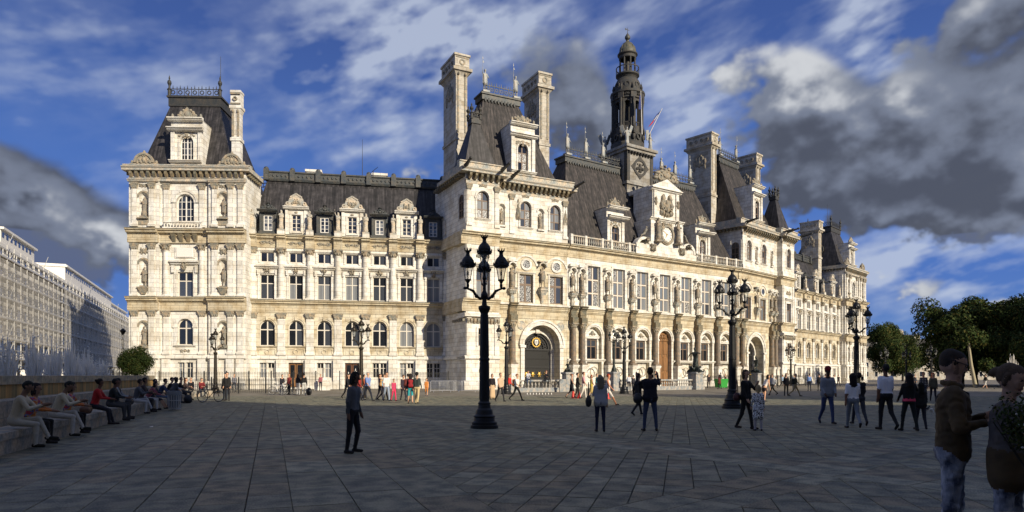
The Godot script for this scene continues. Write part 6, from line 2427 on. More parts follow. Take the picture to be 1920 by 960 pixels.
func paver(m: MB, s: PackedVector2Array, top: float) -> void:
	var p := s
	var area := 0.0
	for i in s.size():
		area += s[i].cross(s[(i + 1) % s.size()])
	if area > 0:
		p = p.duplicate()
		p.reverse()
	var c := Vector2.ZERO
	for q in p:
		c += q / p.size()
	var n := p.size()
	var hi := []
	for q in p:
		var d: Vector2 = (c - q).normalized() * 0.008
		hi.append(Vector3(q.x + d.x, top, -q.y - d.y))
	for i in range(1, n - 1):
		m.tri(hi[0], hi[i + 1], hi[i])
	for i in n:
		var a := p[i]
		var b := p[(i + 1) % n]
		m.quad(Vector3(b.x, top - 0.01, -b.y), Vector3(a.x, top - 0.01, -a.y), hi[i], hi[(i + 1) % n])
		m.quad(Vector3(b.x, -0.028, -b.y), Vector3(a.x, -0.028, -a.y), Vector3(a.x, top - 0.01, -a.y), Vector3(b.x, top - 0.01, -b.y))


# ---------- trees ----------
func leaf_cloud(sd: int, many: int, blobs: Array, leaf: float) -> ArrayMesh:
	var r := RandomNumberGenerator.new()
	r.seed = sd
	var v := PackedVector3Array()
	var n := PackedVector3Array()
	var c := PackedColorArray()
	for i in many:
		var b: Array = blobs[r.randi() % blobs.size()]
		var d := Vector3(r.randfn(), r.randfn() * 0.9, r.randfn()).normalized()
		var k := pow(r.randf(), 0.28)
		if r.randf() < 0.12:
			k *= 1.12
		var p: Vector3 = b[0] + d * (b[1] * k)
		var out := (d + Vector3(r.randf_range(-0.9, 0.9), r.randf_range(-0.5, 0.9), r.randf_range(-0.9, 0.9))).normalized()
		var s := out.cross(Vector3(r.randf_range(-1, 1), 0.3, r.randf_range(-1, 1))).normalized() * leaf * r.randf_range(0.55, 1.25)
		var t := out.cross(s) * 0.75
		var q := [p - s, p + t * 0.7, p + s, p - t * 0.7]
		for a in [0, 1, 2, 0, 2, 3]:
			v.append(q[a])
			n.append(out)
		var g := r.randf_range(0.75, 1.3)
		var warm := r.randf()
		var col := Color(0.030, 0.047, 0.013) * g
		if warm > 0.86:
			col = Color(0.085, 0.075, 0.02) * g
		elif warm > 0.6:
			col = Color(0.046, 0.064, 0.016) * g
		for a in 6:
			c.append(col)
	var arr := []
	arr.resize(Mesh.ARRAY_MAX)
	arr[Mesh.ARRAY_VERTEX] = v
	arr[Mesh.ARRAY_NORMAL] = n
	arr[Mesh.ARRAY_COLOR] = c
	var m := ArrayMesh.new()
	m.add_surface_from_arrays(Mesh.PRIMITIVE_TRIANGLES, arr)
	return m


func plane_tree(label: String, x: float, depth: float, tall: float, wide: float, kind: int, group: String) -> void:
	var o := thing("plane_tree", label, "tree", Vector3(x, 0, -depth), kind * 1.3 + x, group)
	var key := "crown %d" % (kind % 3)
	if not meshes.has(key):
		var r := RandomNumberGenerator.new()
		r.seed = 50 + kind % 3
		var blobs := []
		for i in 44:
			var a := r.randf() * TAU
			var k := sqrt(r.randf()) * 0.42
			var y := r.randf_range(0.24, 0.90)
			k *= 1.0 - pow(absf(y - 0.55) / 0.5, 2) * 0.55
			blobs.append([Vector3(cos(a) * k, y, sin(a) * k), r.randf_range(0.10, 0.17)])
		meshes[key] = leaf_cloud(70 + kind % 3, 30000, blobs, 0.0165)
		var t := MB.new()
		t.tube([Vector3(0, 0, 0), Vector3(0.005, 0.12, 0), Vector3(0.01, 0.3, 0.005), Vector3(0, 0.5, 0), Vector3(0.01, 0.75, 0)], [0.026, 0.02, 0.017, 0.012, 0.004], 8)
		meshes[key + " trunk"] = t.mesh()
		var l := MB.new()
		for b in blobs:
			if r.randf() < 0.6:
				var e: Vector3 = b[0]
				l.tube([Vector3(0.005, clampf(e.y - 0.3, 0.22, 0.5), 0), Vector3(e.x * 0.4, e.y - 0.14, e.z * 0.4), e], [0.010, 0.007, 0.003], 5)
		meshes[key + " limbs"] = l.mesh()
	var sc := Transform3D(Basis().scaled(Vector3(wide, tall, wide)), Vector3.ZERO)
	put("trunk", meshes[key + " trunk"], M.bark, o, sc)
	put("branches", meshes[key + " limbs"], M.bark, o, sc)
	stuff(put("crown", meshes[key], M.leaf, o, sc))


# ---------- street lamps with three arms and a raised middle lantern ----------
func lantern_mesh() -> void:
	if meshes.has("lantern iron"):
		return
	var m := MB.new()
	m.lathe([Vector2(0.0, -0.12), Vector2(0.05, -0.1), Vector2(0.11, 0.0), Vector2(0.14, 0.0), Vector2(0.14, 0.05), Vector2(0.10, 0.05)], 10)
	for i in 6:
		var a := TAU * i / 6
		m.tube([Vector3(sin(a) * 0.125, 0.03, cos(a) * 0.125), Vector3(sin(a) * 0.225, 0.55, cos(a) * 0.225)], [0.014], 5)
	m.lathe([Vector2(0.235, 0.53), Vector2(0.30, 0.55), Vector2(0.31, 0.62), Vector2(0.27, 0.66), Vector2(0.275, 0.72), Vector2(0.25, 0.82), Vector2(0.18, 0.92), Vector2(0.10, 0.99), Vector2(0.08, 1.06), Vector2(0.08, 1.12), Vector2(0.13, 1.2), Vector2(0.10, 1.2), Vector2(0.0, 1.16)], 14)
	for i in 10:
		var a := TAU * i / 10
		m.frustum(sin(a) * 0.295 - 0.04, sin(a) * 0.295 + 0.04, cos(a) * 0.295 - 0.04, cos(a) * 0.295 + 0.04, 0.6, sin(a) * 0.33 - 0.008, sin(a) * 0.33 + 0.008, cos(a) * 0.33 - 0.008, cos(a) * 0.33 + 0.008, 0.74)
	for i in 7:
		var a := TAU * i / 7
		m.frustum(sin(a) * 0.11 - 0.03, sin(a) * 0.11 + 0.03, cos(a) * 0.11 - 0.03, cos(a) * 0.11 + 0.03, 1.18, sin(a) * 0.16 - 0.006, sin(a) * 0.16 + 0.006, cos(a) * 0.16 - 0.006, cos(a) * 0.16 + 0.006, 1.31)
	m.lathe([Vector2(0.03, 0.0), Vector2(0.03, 0.2), Vector2(0.05, 0.24), Vector2(0.045, 0.36), Vector2(0.0, 0.4)], 6)
	meshes["lantern iron"] = m.mesh()
	var g := MB.new()
	g.lathe([Vector2(0.12, 0.05), Vector2(0.218, 0.54)], 12)
	meshes["lantern glass"] = g.mesh()
	var p := MB.new()
	p.lathe([Vector2(0.46, 0), Vector2(0.46, 0.10), Vector2(0.42, 0.12), Vector2(0.42, 0.2), Vector2(0.36, 0.24), Vector2(0.34, 0.36), Vector2(0.38, 0.4), Vector2(0.3, 0.46), Vector2(0.27, 0.6), Vector2(0.22, 0.66), Vector2(0.2, 0.78), Vector2(0.22, 0.82), Vector2(0.17, 0.88)], 14)
	meshes["lamp base"] = p.mesh()
	var q := MB.new()
	q.lathe([Vector2(0.165, 0.88), Vector2(0.155, 2.2), Vector2(0.175, 2.22), Vector2(0.175, 2.28), Vector2(0.15, 2.3), Vector2(0.125, 3.75), Vector2(0.2, 3.9), Vector2(0.2, 3.98), Vector2(0.09, 4.02), Vector2(0.07, 4.2), Vector2(0.12, 4.3), Vector2(0.12, 4.36), Vector2(0.055, 4.5), Vector2(0.05, 4.85), Vector2(0.075, 4.9), Vector2(0.045, 4.98), Vector2(0.04, 5.16)], 14)
	for i in 12:
		var a := TAU * i / 12
		q.tube([Vector3(sin(a) * 0.158, 0.95, cos(a) * 0.158), Vector3(sin(a) * 0.148, 2.15, cos(a) * 0.148)], [0.012], 4, false)
		q.tube([Vector3(sin(a) * 0.145, 2.35, cos(a) * 0.145), Vector3(sin(a) * 0.122, 3.7, cos(a) * 0.122)], [0.011], 4, false)
	meshes["lamp post"] = q.mesh()
	var r := MB.new()
	r.tube([Vector3(0, 4.3, 0), Vector3(0, 4.22, 0.16), Vector3(0, 4.3, 0.3), Vector3(0, 4.46, 0.42), Vector3(0, 4.5, 0.55), Vector3(0, 4.52, 0.64)], [0.06, 0.05, 0.045, 0.05, 0.035, 0.03], 8)
	r.blob(Vector3(0, 4.3, 0.3), Vector3(0.06, 0.07, 0.07), 7, 5)
	r.blob(Vector3(0, 4.53, 0.72), Vector3(0.07, 0.05, 0.07), 7, 5)
	r.lathe([Vector2(0.03, 4.5), Vector2(0.05, 4.62), Vector2(0.03, 4.72)], 8, Vector3(0, 0, 0.62))
	meshes["lamp arm"] = r.mesh()


func street_lamp(label: String, x: float, depth: float, tall: float, turn: float, metal: Material, group := "lamps on the square", at_y := 0.0, small_base := false) -> void:
	lantern_mesh()
	var k := tall / 6.33
	var o := thing("street_lamp", label, "street lamp", Vector3(x, at_y, -depth), turn, group)
	var sc := Transform3D(Basis().scaled(Vector3(k, k, k)), Vector3.ZERO)
	put("base", meshes["lamp base"], metal, o, sc)
	put("post", meshes["lamp post"], metal, o, sc)
	for i in 3:
		var b := Basis(Vector3.UP, TAU * i / 3)
		put("arm", meshes["lamp arm"], metal, o, sc * Transform3D(b, Vector3.ZERO))
		var l := put("lantern", meshes["lantern iron"], metal, o, sc * Transform3D(b, b * Vector3(0, 4.78, 0.62)).scaled_local(Vector3(0.76, 0.80, 0.76)))
		put("glass", meshes["lantern glass"], M.lamp_glass, l)
	var l := put("lantern", meshes["lantern iron"], metal, o, sc * shift(0, 5.24, 0).scaled_local(Vector3(0.78, 0.84, 0.78)))
	put("glass", meshes["lantern glass"], M.lamp_glass, l)


func build_lamps() -> void:
	street_lamp("tall black lamp in the middle foreground, nearest to the camera", -0.85, 20.5, 5.95, 3.2, M.iron)
	street_lamp("tall black lamp behind the woman in black and the child in a patterned dress", 10.8, 32.7, 6.85, 2.8, M.iron)
	street_lamp("black lamp standing before the far right pavilion", 21.8, 42.2, 6.5, 3.3, M.iron)
	street_lamp("slender bronze lamp in front of the left end pavilion", -27.0, 60.7, 5.9, 0.0, M.bronze)
	street_lamp("dark lamp before the left wing, right of its second door", -10.9, 48.2, 5.8, 1.2, M.bronze)
	street_lamp("dark lamp just left of the left arched gate", -0.5, 58.5, 6.6, 0.6, M.iron)
	street_lamp("dark lamp before the middle front, left of the oak door", 10.0, 59.5, 6.0, 0.9, M.iron)
	street_lamp("slim lamp before the right corner tower", 43.5, 104.0, 6.6, 0.4, M.iron)
	var n := 0
	for p in [[56.0, 100.0], [61.5, 104.0], [58.5, 93.0]]:
		street_lamp("far lamp under the trees on the right, " + ["beside the far pavilion", "middle one of three", "nearest the leaning pale trunk"][n], p[0], p[1], 5.9, n * 0.7, M.iron, "far lamps under the trees")
		n += 1


# ---------- the building under scaffolding on the left ----------
func build_offices() -> void:
	S = front(-50.2, 60.0, 113.2)
	var keep := hall
	hall = thing("office_building", "long pale office building behind scaffolding, seen past the fountain", "building", S.origin)
	var m := MB.new()
	var long := 124.0
	m.box(-6, long, 3.4, 15.7, -16, 0)
	m.box(-6, long, 0, 3.4, -16, -1.5)
	hp("wall", m, M.white)
	for i in 24:
		var q := MB.new()
		q.box(-5 + i * 5.4, -4.4 + i * 5.4, 0, 3.4, -1.4, -0.1)
		hp("pillar", q, M.pedestal)
	var cap := MB.new()
	cap.run([Vector2(0.3, 15.4), Vector2(0.3, 15.9), Vector2(-1, 15.95), Vector2(-1, 15.4)], -6.2, long)
	hp("cornice", cap, M.white)
	var pen := [[15.0, 29.0, 15.9, 17.8, -0.4], [-6.0, 11.0, 15.9, 17.6, -2.5], [30.0, 46.0, 15.9, 17.2, -2.5], [47.0, 92.0, 15.9, 18.4, -0.4], [60.0, 92.0, 18.4, 20.4, -3.0], [93.0, 120.0, 15.9, 17.4, -1.0]]
	for p in pen:
		var b := MB.new()
		b.box(p[0], p[1], p[2], p[3], -14, p[4])
		b.box(p[0] - 0.2, p[1] + 0.2, p[3], p[3] + 0.25, -14.2, p[4] + 0.35)
		var o := hp("penthouse", b, M.white)
		if not meshes.has("high pane"):
			var g := MB.new()
			g.box(-0.4, 0.4, -0.55, 0, 0, 0.03)
			meshes["high pane"] = g.mesh()
		for i in int((p[1] - p[0]) / 1.6):
			put("window", meshes["high pane"], M.glass_blue, o, shift(p[0] + 0.8 + i * 1.6, p[3] - 0.25, p[4]))
	var pane := MB.new()
	pane.box(-0.7, 0.7, 0, 1.25, 0, 0.04)
	meshes["office pane"] = pane.mesh()
	for row in 6:
		for i in 38:
			hp("window", meshes["office pane"], M.glass_blue if (i * 7 + row * 3) % 5 else M.glass_curtain, shift(-3 + i * 3.3, 4.2 + row * 1.95, 0))
	# scaffolding: standards, decks with rails, braces
	var sf := thing("scaffolding", "grey tube scaffolding along the whole front of the office building", "scaffolding", S.origin)
	hall = sf
	var st := MB.new()
	st.tube([Vector3(0, 0, 0), Vector3(0, 15.3, 0)], [0.06], 5)
	meshes["standard"] = st.mesh()
	for i in 50:
		for z in [0.35, 1.35]:
			hp("standard", meshes["standard"], M.steel, shift(-5 + i * 2.55, 0, z))
	for row in 6:
		var y := 3.3 + row * 2.1
		var d := MB.new()
		d.box(-6, long, y, y + 0.07, 0.3, 1.4)
		hp("deck", d, M.plank)
		var rl := MB.new()
		for h in [0.5, 1.0]:
			rl.tube([Vector3(-6, y + h, 1.42), Vector3(long, y + h, 1.42)], [0.035], 4)
		rl.box(-6, long, y + 0.07, y + 0.25, 1.38, 1.41)
		hp("guard_rail", rl, M.steel)
	var br := MB.new()
	for i in 24:
		for row in 7:
			if (i + row * 3) % 3 == 0:
				var x := -5 + i * 5.1
				var y := 3.3 + row * 1.95
				br.tube([Vector3(x, y, 1.3), Vector3(x + 2.55, y + 1.95, 1.3)], [0.035], 4)
	stuff(hp("braces", br, M.steel))
	for seg in [[-6.0, 34.0, 5.2, 13.6], [36.0, 92.0, 3.4, 13.8], [95.0, 122.0, 3.4, 14.0]]:
		var nt := MB.new()
		nt.quad(Vector3(seg[0], seg[2], 1.5), Vector3(seg[1], seg[2], 1.5), Vector3(seg[1], seg[3], 1.5), Vector3(seg[0], seg[3], 1.5))
		hp("netting", nt, M.netting)
	hall = keep
	var n := 0
	for t in [[8.0, 1.8], [13.0, 1.4], [17.0, 1.5], [22.5, 1.2], [31.0, 3.0]]:
		var b := MB.new()
		b.cbox(t[0], t[0] + t[1], 0, 2.2 if n < 4 else 3.2, 3.0, 4.0, 0.05)
		var o := put("hoarding", b, M.white, self, S)
		tag(o, "white site hoarding box before the scaffolding, " + ["nearest to the camera", "second from the left edge", "third from the left edge", "between the tall jets", "widest and farthest"][n], "hoarding", "hoardings along the scaffolding")
		n += 1
	for k in 2:
		var p := S * Vector3(34.0 + k * 40, 0, 9)
		var ps := MB.new()
		ps.tube([Vector3.ZERO, Vector3(0, 7.4, 0)], [0.12, 0.07], 8)
		ps.lathe([Vector2(0.3, 0), Vector2(0.3, 0.3), Vector2(0.12, 0.6)], 10)
		var o := thing("lamp_post", "plain dark post lamp before the scaffolding, " + ["left of its big shadow", "within its big shadow"][k], "lamp post", p, 0.0, "post lamps by the scaffolding")
		put("post", ps, M.iron, o)
		var hd := MB.new()
		hd.lathe([Vector2(0.1, 7.4), Vector2(0.38, 7.9), Vector2(0.4, 8.0), Vector2(0.1, 8.3), Vector2(0, 8.4)], 10)
		put("lamp_head", hd, M.iron, o)


# ---------- houses on the near side of the square, behind the viewer ----------
func town_house(label: String, x0: float, x1: float, depth: float, tall: float, group: String, away := false) -> void:
	var o := thing("town_house", label, "house", Vector3((x0 + x1) / 2, 0, -depth), PI if not away else 0.0, group)
	var w := (x1 - x0) / 2
	var m := MB.new()
	m.box(-w, w, 0, tall - 5, -12, 0)
	m.box(-w, w, tall - 5, tall - 4.6, -12.2, 0.4)
	put("wall", m, M.greystone if away else M.stone, o)
	var r := MB.new()
	r.frustum(-w, w, -12, 0, tall - 4.6, -w + 0.5, w - 0.5, -10, -2.2, tall)
	put("roof", r, M.slate, o)
	if not meshes.has("house window"):
		var p := MB.new()
		p.box(-0.55, 0.55, 0, 1.9, 0, 0.05)
		meshes["house window"] = p.mesh()
		var f := MB.new()
		for s in [-1, 1]:
			f.box(s * 0.62 - 0.08, s * 0.62 + 0.08, -0.1, 2.05, 0, 0.1)
		f.box(-0.54, 0.54, 1.9, 2.05, 0, 0.1)
		f.box(-0.75, 0.75, -0.22, -0.1, 0, 0.2)
		meshes["house frame"] = f.mesh()
	var cols := int(w * 2 / 3.2)
	var rows := int((tall - 6) / 3.4)
	for i in cols:
		for j in rows:
			var at := shift(-w + (i + 0.5) * w * 2 / cols, 1.2 + j * 3.4, 0)
			var k := put("window", meshes["house frame"], M.frame, o, at)
			put("pane", meshes["house window"], M.glass, k)
		var d := MB.new()
		d.box(-0.7, 0.7, 0, 2.2, -2.0, 0)
		put("dormer", d, M.zinc, o, shift(-w + (i + 0.5) * w * 2 / cols, tall - 4.3, -0.4))
	for i in 2:
		var c := MB.new()
		c.box(-1.1, 1.1, 0, 3, -0.4, 0.4)
		for k in 4:
			c.lathe([Vector2(0.14, 3), Vector2(0.12, 3.6)], 7, Vector3(-0.75 + k * 0.5, 0, 0))
		put("chimney", c, M.warm, o, shift((i - 0.5) * w * 1.5, tall - 1.2, -6))


func build_surroundings() -> void:
	var xs := [-34.0, -6.0, 18.0, 33.0, 52.0, 78.0, 108.0, 140.0]
	var hs := [30.0, 33.0, 31.5, 28.0, 27.5, 27.0, 30.0]
	for i in 7:
		town_house("pale stone town house behind the viewer, number %s along the near side" % ["one", "two", "three", "four", "five", "six", "seven"][i], xs[i], xs[i + 1], -11.0 - 1.5 * (i % 2), hs[i], "town houses behind the viewer")
	# far across the river
	town_house("white apartment house far off between the pavilion and the trees", 128, 152, 250, 17, "far houses beyond the trees", true)
	town_house("white apartment house far off behind the leaning pale trunk", 153, 182, 252, 15.5, "far houses beyond the trees", true)
	town_house("grey white apartment house far off behind the man with glasses", 184, 226, 255, 16.5, "far houses beyond the trees", true)
	var n := 0
	for p in [[69.5, 103.0, 13.8, 14.5], [75.5, 99.0, 13.4, 13.5], [83.0, 104.0, 12.8, 14.0], [90.0, 108.0, 12.2, 13.5], [73.5, 93.0, 12.0, 12.0], [78.0, 112.0, 12.6, 14.0], [84.0, 94.0, 12.4, 13.0]]:
		plane_tree("dark plane tree on the right of the square, " + ["left edge of the clump", "second from the left, sunlit top", "in the middle of the clump", "at the right edge of the picture", "nearest, with a low crown", "low one behind the left edge", "behind the woman at the right edge"][n], p[0], p[1], p[2], p[3], n, "plane trees on the right")
		n += 1
	n = 0
	for p in [[98.0, 172.0, 15.5, 13.0], [109.0, 186.0, 13.0, 12.0]]:
		plane_tree("far brownish green tree beside the far right pavilion, " + ["touching its corner", "standing free of it"][n], p[0], p[1], p[2], p[3], n + 1, "far trees by the pavilion")
		n += 1
	n = 0
	for p in [[47.0, 33.0], [54.0, 40.0], [61.0, 47.0], [50.0, 24.0], [66.0, 36.0], [41.0, 26.0], [86.0, 79.0], [95.0, 86.0], [104.0, 95.0], [92.0, 70.0]]:
		plane_tree("plane tree just outside the right of the picture, shading the pavement, number %s" % ["one", "two", "three", "four", "five", "six", "seven", "eight", "nine", "ten"][n], p[0], p[1], 16.0 if n < 6 else 21.0, 12.5 if n < 6 else 15.0, n, "plane trees outside the picture")
		n += 1
	var lean := MB.new()
	lean.tube([Vector3(0, 0, 0), Vector3(-0.6, 3.0, 0), Vector3(-1.1, 6.2, 0.2)], [0.26, 0.2, 0.12], 8)
	var lt := thing("leaning_tree", "leaning pale bare trunk among the plane trees, under their crowns", "tree", Vector3(61.2, 0, -88.0))
	put("trunk", lean, M.pale_bark, lt)
	stuff(put("crown", leaf_cloud(90, 1500, [[Vector3(-1.3, 7, 0.3), 1.6], [Vector3(0.2, 6.4, 0), 1.3], [Vector3(1.4, 3.0, 0), 1.0]], 0.22), M.leaf, lt))


# ---------- the fountain on the left ----------
func build_fountain() -> void:
	S = front(-7.6, 6.0, 109.9)
	var keep := hall
	hall = thing("fountain", "long raised stone fountain basin with a low seat wall along it", "fountain", S.origin)
	var r := RandomNumberGenerator.new()
	r.seed = 77
	var t := -3.0
	while t < 43.5:
		var w := r.randf_range(1.5, 1.9)
		var m := MB.new()
		m.cbox(t + 0.006, t + w - 0.006, 0.30, 0.46, -0.62, 0.04, 0.012)
		hp("seat_slab", m, M.seatstone)
		var b := MB.new()
		b.cbox(t + 0.004, t + w - 0.004, -0.03, 0.296, -0.6, 0.0, 0.006)
		hp("wall_block", b, M.seatstone)
		var c := MB.new()
		c.cbox(t + 0.006, t + w - 0.006, 0, 0.52, -1.95, -1.32, 0.01)
		hp("wall_block", c, M.seatstone)
		var d := MB.new()
		d.cbox(t + 0.3, t + w + 0.288, 0.53, 0.97, -1.95, -1.34, 0.015)
		hp("wall_block", d, M.seatstone)
		if t < 40:
			var k := MB.new()
			k.cbox(t + 0.004, minf(t + w, 41.0) - 0.004, 1.36, 1.62, -2.75, -1.98, 0.02)
			hp("coping_stone", k, M.basin)
		t += w
	var wall_ := MB.new()
	wall_.box(-3, 40.95, 0, 1.36, -2.6, -2.05)
	wall_.box(40.4, 40.95, 0, 1.36, -16, -2.6)
	wall_.box(-3, 40.95, 0, 1.36, -16.5, -16)
	hp("basin_wall", wall_, M.ochre)
	var soil := MB.new()
	soil.box(-3, 43, 0, 0.24, -1.32, -0.62)
	hp("planting_bed", soil, M.bed)
	var gr := MB.new()
	for i in 900:
		var x := r.randf_range(-3, 20)
		var z := r.randf_range(-1.25, -0.68)
		var h := r.randf_range(0.06, 0.16)
		gr.tri(Vector3(x - 0.015, 0.24, z), Vector3(x + 0.015, 0.24, z), Vector3(x + r.randf_range(-0.05, 0.05), 0.24 + h, z + r.randf_range(-0.04, 0.04)))
	stuff(hp("grass", gr, M.grass))
	var wt := MB.new()
	wt.quad(Vector3(-3, 1.45, -2.6), Vector3(40.4, 1.45, -2.6), Vector3(40.4, 1.45, -16), Vector3(-3, 1.45, -16))
	hp("water", wt, M.water)
	# jets: strands of falling and rising water
	var jets := [[9.0, -4.0, 1.5], [11.0, -4.4, 1.0], [13.5, -4.0, 1.7], [15.5, -4.6, 0.8], [17.5, -4.0, 1.6], [19.2, -4.2, 0.8], [21.0, -4.0, 1.9], [22.5, -4.5, 1.2], [24.0, -4.0, 2.0], [25.2, -4.3, 1.4], [26.6, -4.0, 1.8], [28.0, -4.4, 1.2], [29.5, -4.0, 2.1], [31.0, -4.2, 1.5], [32.5, -4.0, 1.8], [34.0, -4.4, 1.3], [35.5, -4.0, 1.3], [37.0, -4.2, 0.8], [12.0, -7.5, 1.6], [18.0, -8.0, 1.5], [24.0, -8.0, 2.1], [30.0, -8.0, 2.2], [20.0, -11, 1.8], [28.0, -11, 2.0]]
	for j in jets:
		var m := MB.new()
		for i in 34:
			var a := r.randf() * TAU
			var rr := sqrt(r.randf()) * 0.42
			var h: float = 1.15 * j[2] * (1.0 - rr * 1.1) * r.randf_range(0.55, 1.0)
			var x := cos(a) * rr
			var z := sin(a) * rr
			m.tube([Vector3(x * 0.5, 0, z * 0.5), Vector3(x * 0.8, h * 0.5, z * 0.8), Vector3(x * 0.95, h, z * 0.95)], [0.05, 0.04, 0.008], 5, false)
			for k in 5:
				var y := h * r.randf_range(0.2, 1.1)
				m.blob(Vector3(x + r.randfn() * 0.12, y, z + r.randfn() * 0.12), Vector3.ONE * r.randf_range(0.012, 0.035), 4, 3)
		hp("water_jet", m, M.spray, shift(j[0], 1.44, j[1]))
	hall = keep
	# clipped bush at the end of the basin
	var at := S * Vector3(39.5, 0, -5.3)
	at.y = 0
	var o := thing("topiary", "round clipped green bush at the end of the fountain", "bush", Vector3(-24.6, 0, -43.6))
	var tr := MB.new()
	tr.tube([Vector3.ZERO, Vector3(0, 2.4, 0)], [0.14, 0.1], 8)
	put("trunk", tr, M.bark, o)
	var bl := []
	var q := RandomNumberGenerator.new()
	q.seed = 5
	for i in 40:
		bl.append([Vector3(0, 2.5, 0) + Vector3(q.randfn(), q.randfn() * 0.95, q.randfn()).normalized() * 0.66, 0.46])
	stuff(put("crown", leaf_cloud(15, 22000, bl, 0.05), M.leaf_dark, o))
	# the twin basin far on the right
	var f := thing("fountain", "far ochre fountain basin under the trees on the right", "fountain", Vector3(66.0, 0, -84.0))
	var w2 := MB.new()
	w2.box(-3.5, 14, 0, 1.5, -1, 0)
	put("basin_wall", w2, M.ochre, f)
	var c2 := MB.new()
	c2.box(-3.7, 14.2, 1.5, 1.9, -1.2, 0.2)
	put("coping", c2, M.basin, f)
	var s2 := MB.new()
	s2.cbox(-4, 14.5, 0, 0.5, 1.2, 1.9, 0.03)
	put("seat_wall", s2, M.seatstone, f)
	var jt := MB.new()
	for i in 40:
		var a := r.randf() * TAU
		var rr := sqrt(r.randf()) * 1.2
		jt.tube([Vector3(rr * cos(a) * 0.7, 1.7, -4 + rr * sin(a)), Vector3(rr * cos(a), 1.7 + (1.3 - rr) * 2.4 + 0.2, -4 + rr * sin(a))], [0.09, 0.02], 5, false)
	put("water_jet", jt, M.spray, f)


# ---------- railings, barriers, pedestals and small things before the hall ----------
func railing(label: String, x: float, depth: float, turn: float, long: float, tall: float, group: String) -> void:
	var o := thing("railing", label, "railing", Vector3(x, 0, -depth), deg_to_rad(turn), group)
	var m := MB.new()
	for y in [0.12, tall * 0.62, tall - 0.12]:
		m.box(0, long, y, y + 0.035, -0.015, 0.015)
	put("rails", m, M.ironwork, o)
	var b := MB.new()
	for i in int(long / 0.17):
		b.box(i * 0.17, i * 0.17 + 0.022, 0.05, tall, -0.011, 0.011)
		b.frustum(i * 0.17 - 0.01, i * 0.17 + 0.04, -0.02, 0.02, tall, i * 0.17 + 0.012, i * 0.17 + 0.018, -0.003, 0.003, tall + 0.12)
	stuff(put("bars", b, M.ironwork, o))
	for i in int(long / 2.4) + 1:
		var p := MB.new()
		p.box(i * 2.4 - 0.05, i * 2.4 + 0.05, 0, tall + 0.1, -0.05, 0.05)
		p.blob(Vector3(i * 2.4, tall + 0.16, 0), Vector3(0.07, 0.09, 0.07), 6, 4)
		put("post", p, M.ironwork, o)


func low_wall(label: String, x: float, depth: float, turn: float, long: float, tall: float, ends: bool) -> void:
	var o := thing("balustrade", label, "balustrade", Vector3(x, 0, -depth), deg_to_rad(turn), "balustrades before the gates")
	var b := MB.new()
	b.cbox(0, long, 0, 0.42, -0.26, 0.26, 0.03)
	put("plinth", b, M.pedestal, o)
	var r := MB.new()
	r.cbox(0, long, tall - 0.16, tall, -0.24, 0.24, 0.03)
	put("rail", r, M.pedestal, o)
	var n := int(long / 0.36)
	for i in n:
		if not meshes.has("baluster"):
			var k := MB.new()
			k.lathe([Vector2(0.09, 0), Vector2(0.09, 0.05), Vector2(0.05, 0.09), Vector2(0.115, 0.28), Vector2(0.05, 0.5), Vector2(0.085, 0.56), Vector2(0.085, 0.62)], 9)
			meshes["baluster"] = k.mesh()
		put("baluster", meshes["baluster"], M.pedestal, o, Transform3D(Basis().scaled(Vector3(1, (tall - 0.58) / 0.62, 1)), Vector3((i + 0.5) * long / n, 0.42, 0)))
	if ends:
		for q in [-0.35, long + 0.35]:
			var p := MB.new()
			p.cbox(q - 0.36, q + 0.36, 0, tall + 0.05, -0.34, 0.34, 0.03)
			put("pier", p, M.pedestal, o)


func pedestal(label: String, x: float, depth: float, turn: float, w: float, tall: float) -> void:
	var o := thing("pedestal", label, "pedestal", Vector3(x, 0, -depth), deg_to_rad(turn), "pedestals before the gates")
	var m := MB.new()
	m.cbox(-w * 0.6, w * 0.6, 0, 0.3, -w * 0.6, w * 0.6, 0.03)
	m.cbox(-w * 0.5, w * 0.5, 0.3, tall - 0.2, -w * 0.5, w * 0.5, 0.02)
	put("shaft", m, M.pedestal, o)
	var c := MB.new()
	c.cbox(-w * 0.6, w * 0.6, tall - 0.2, tall, -w * 0.6, w * 0.6, 0.04)
	put("cap", c, M.pedestal, o)


func bronze_figure(label: String, x: float, depth: float, y: float, turn: float, pose: Dictionary, tall: float, lumps: int) -> void:
	var m := MB.new()
	body(m, pose, 0.045, [])
	m.tinted = false
	carving(m, 0, 0.25, 0, 0.9, 0.5, 0.45, lumps, 9)
	m.box(-0.5, 0.5, 0, 0.1, -0.45, 0.45)
	var o := put("bronze_statue", m, M.verdigris, self)
	var k := tall / 1.4
	o.transform = Transform3D(Basis(Vector3.UP, deg_to_rad(turn)).scaled(Vector3(k, k, k)), Vector3(x, y, -depth))
	tag(o, label, "statue", "bronze statues on pedestals")


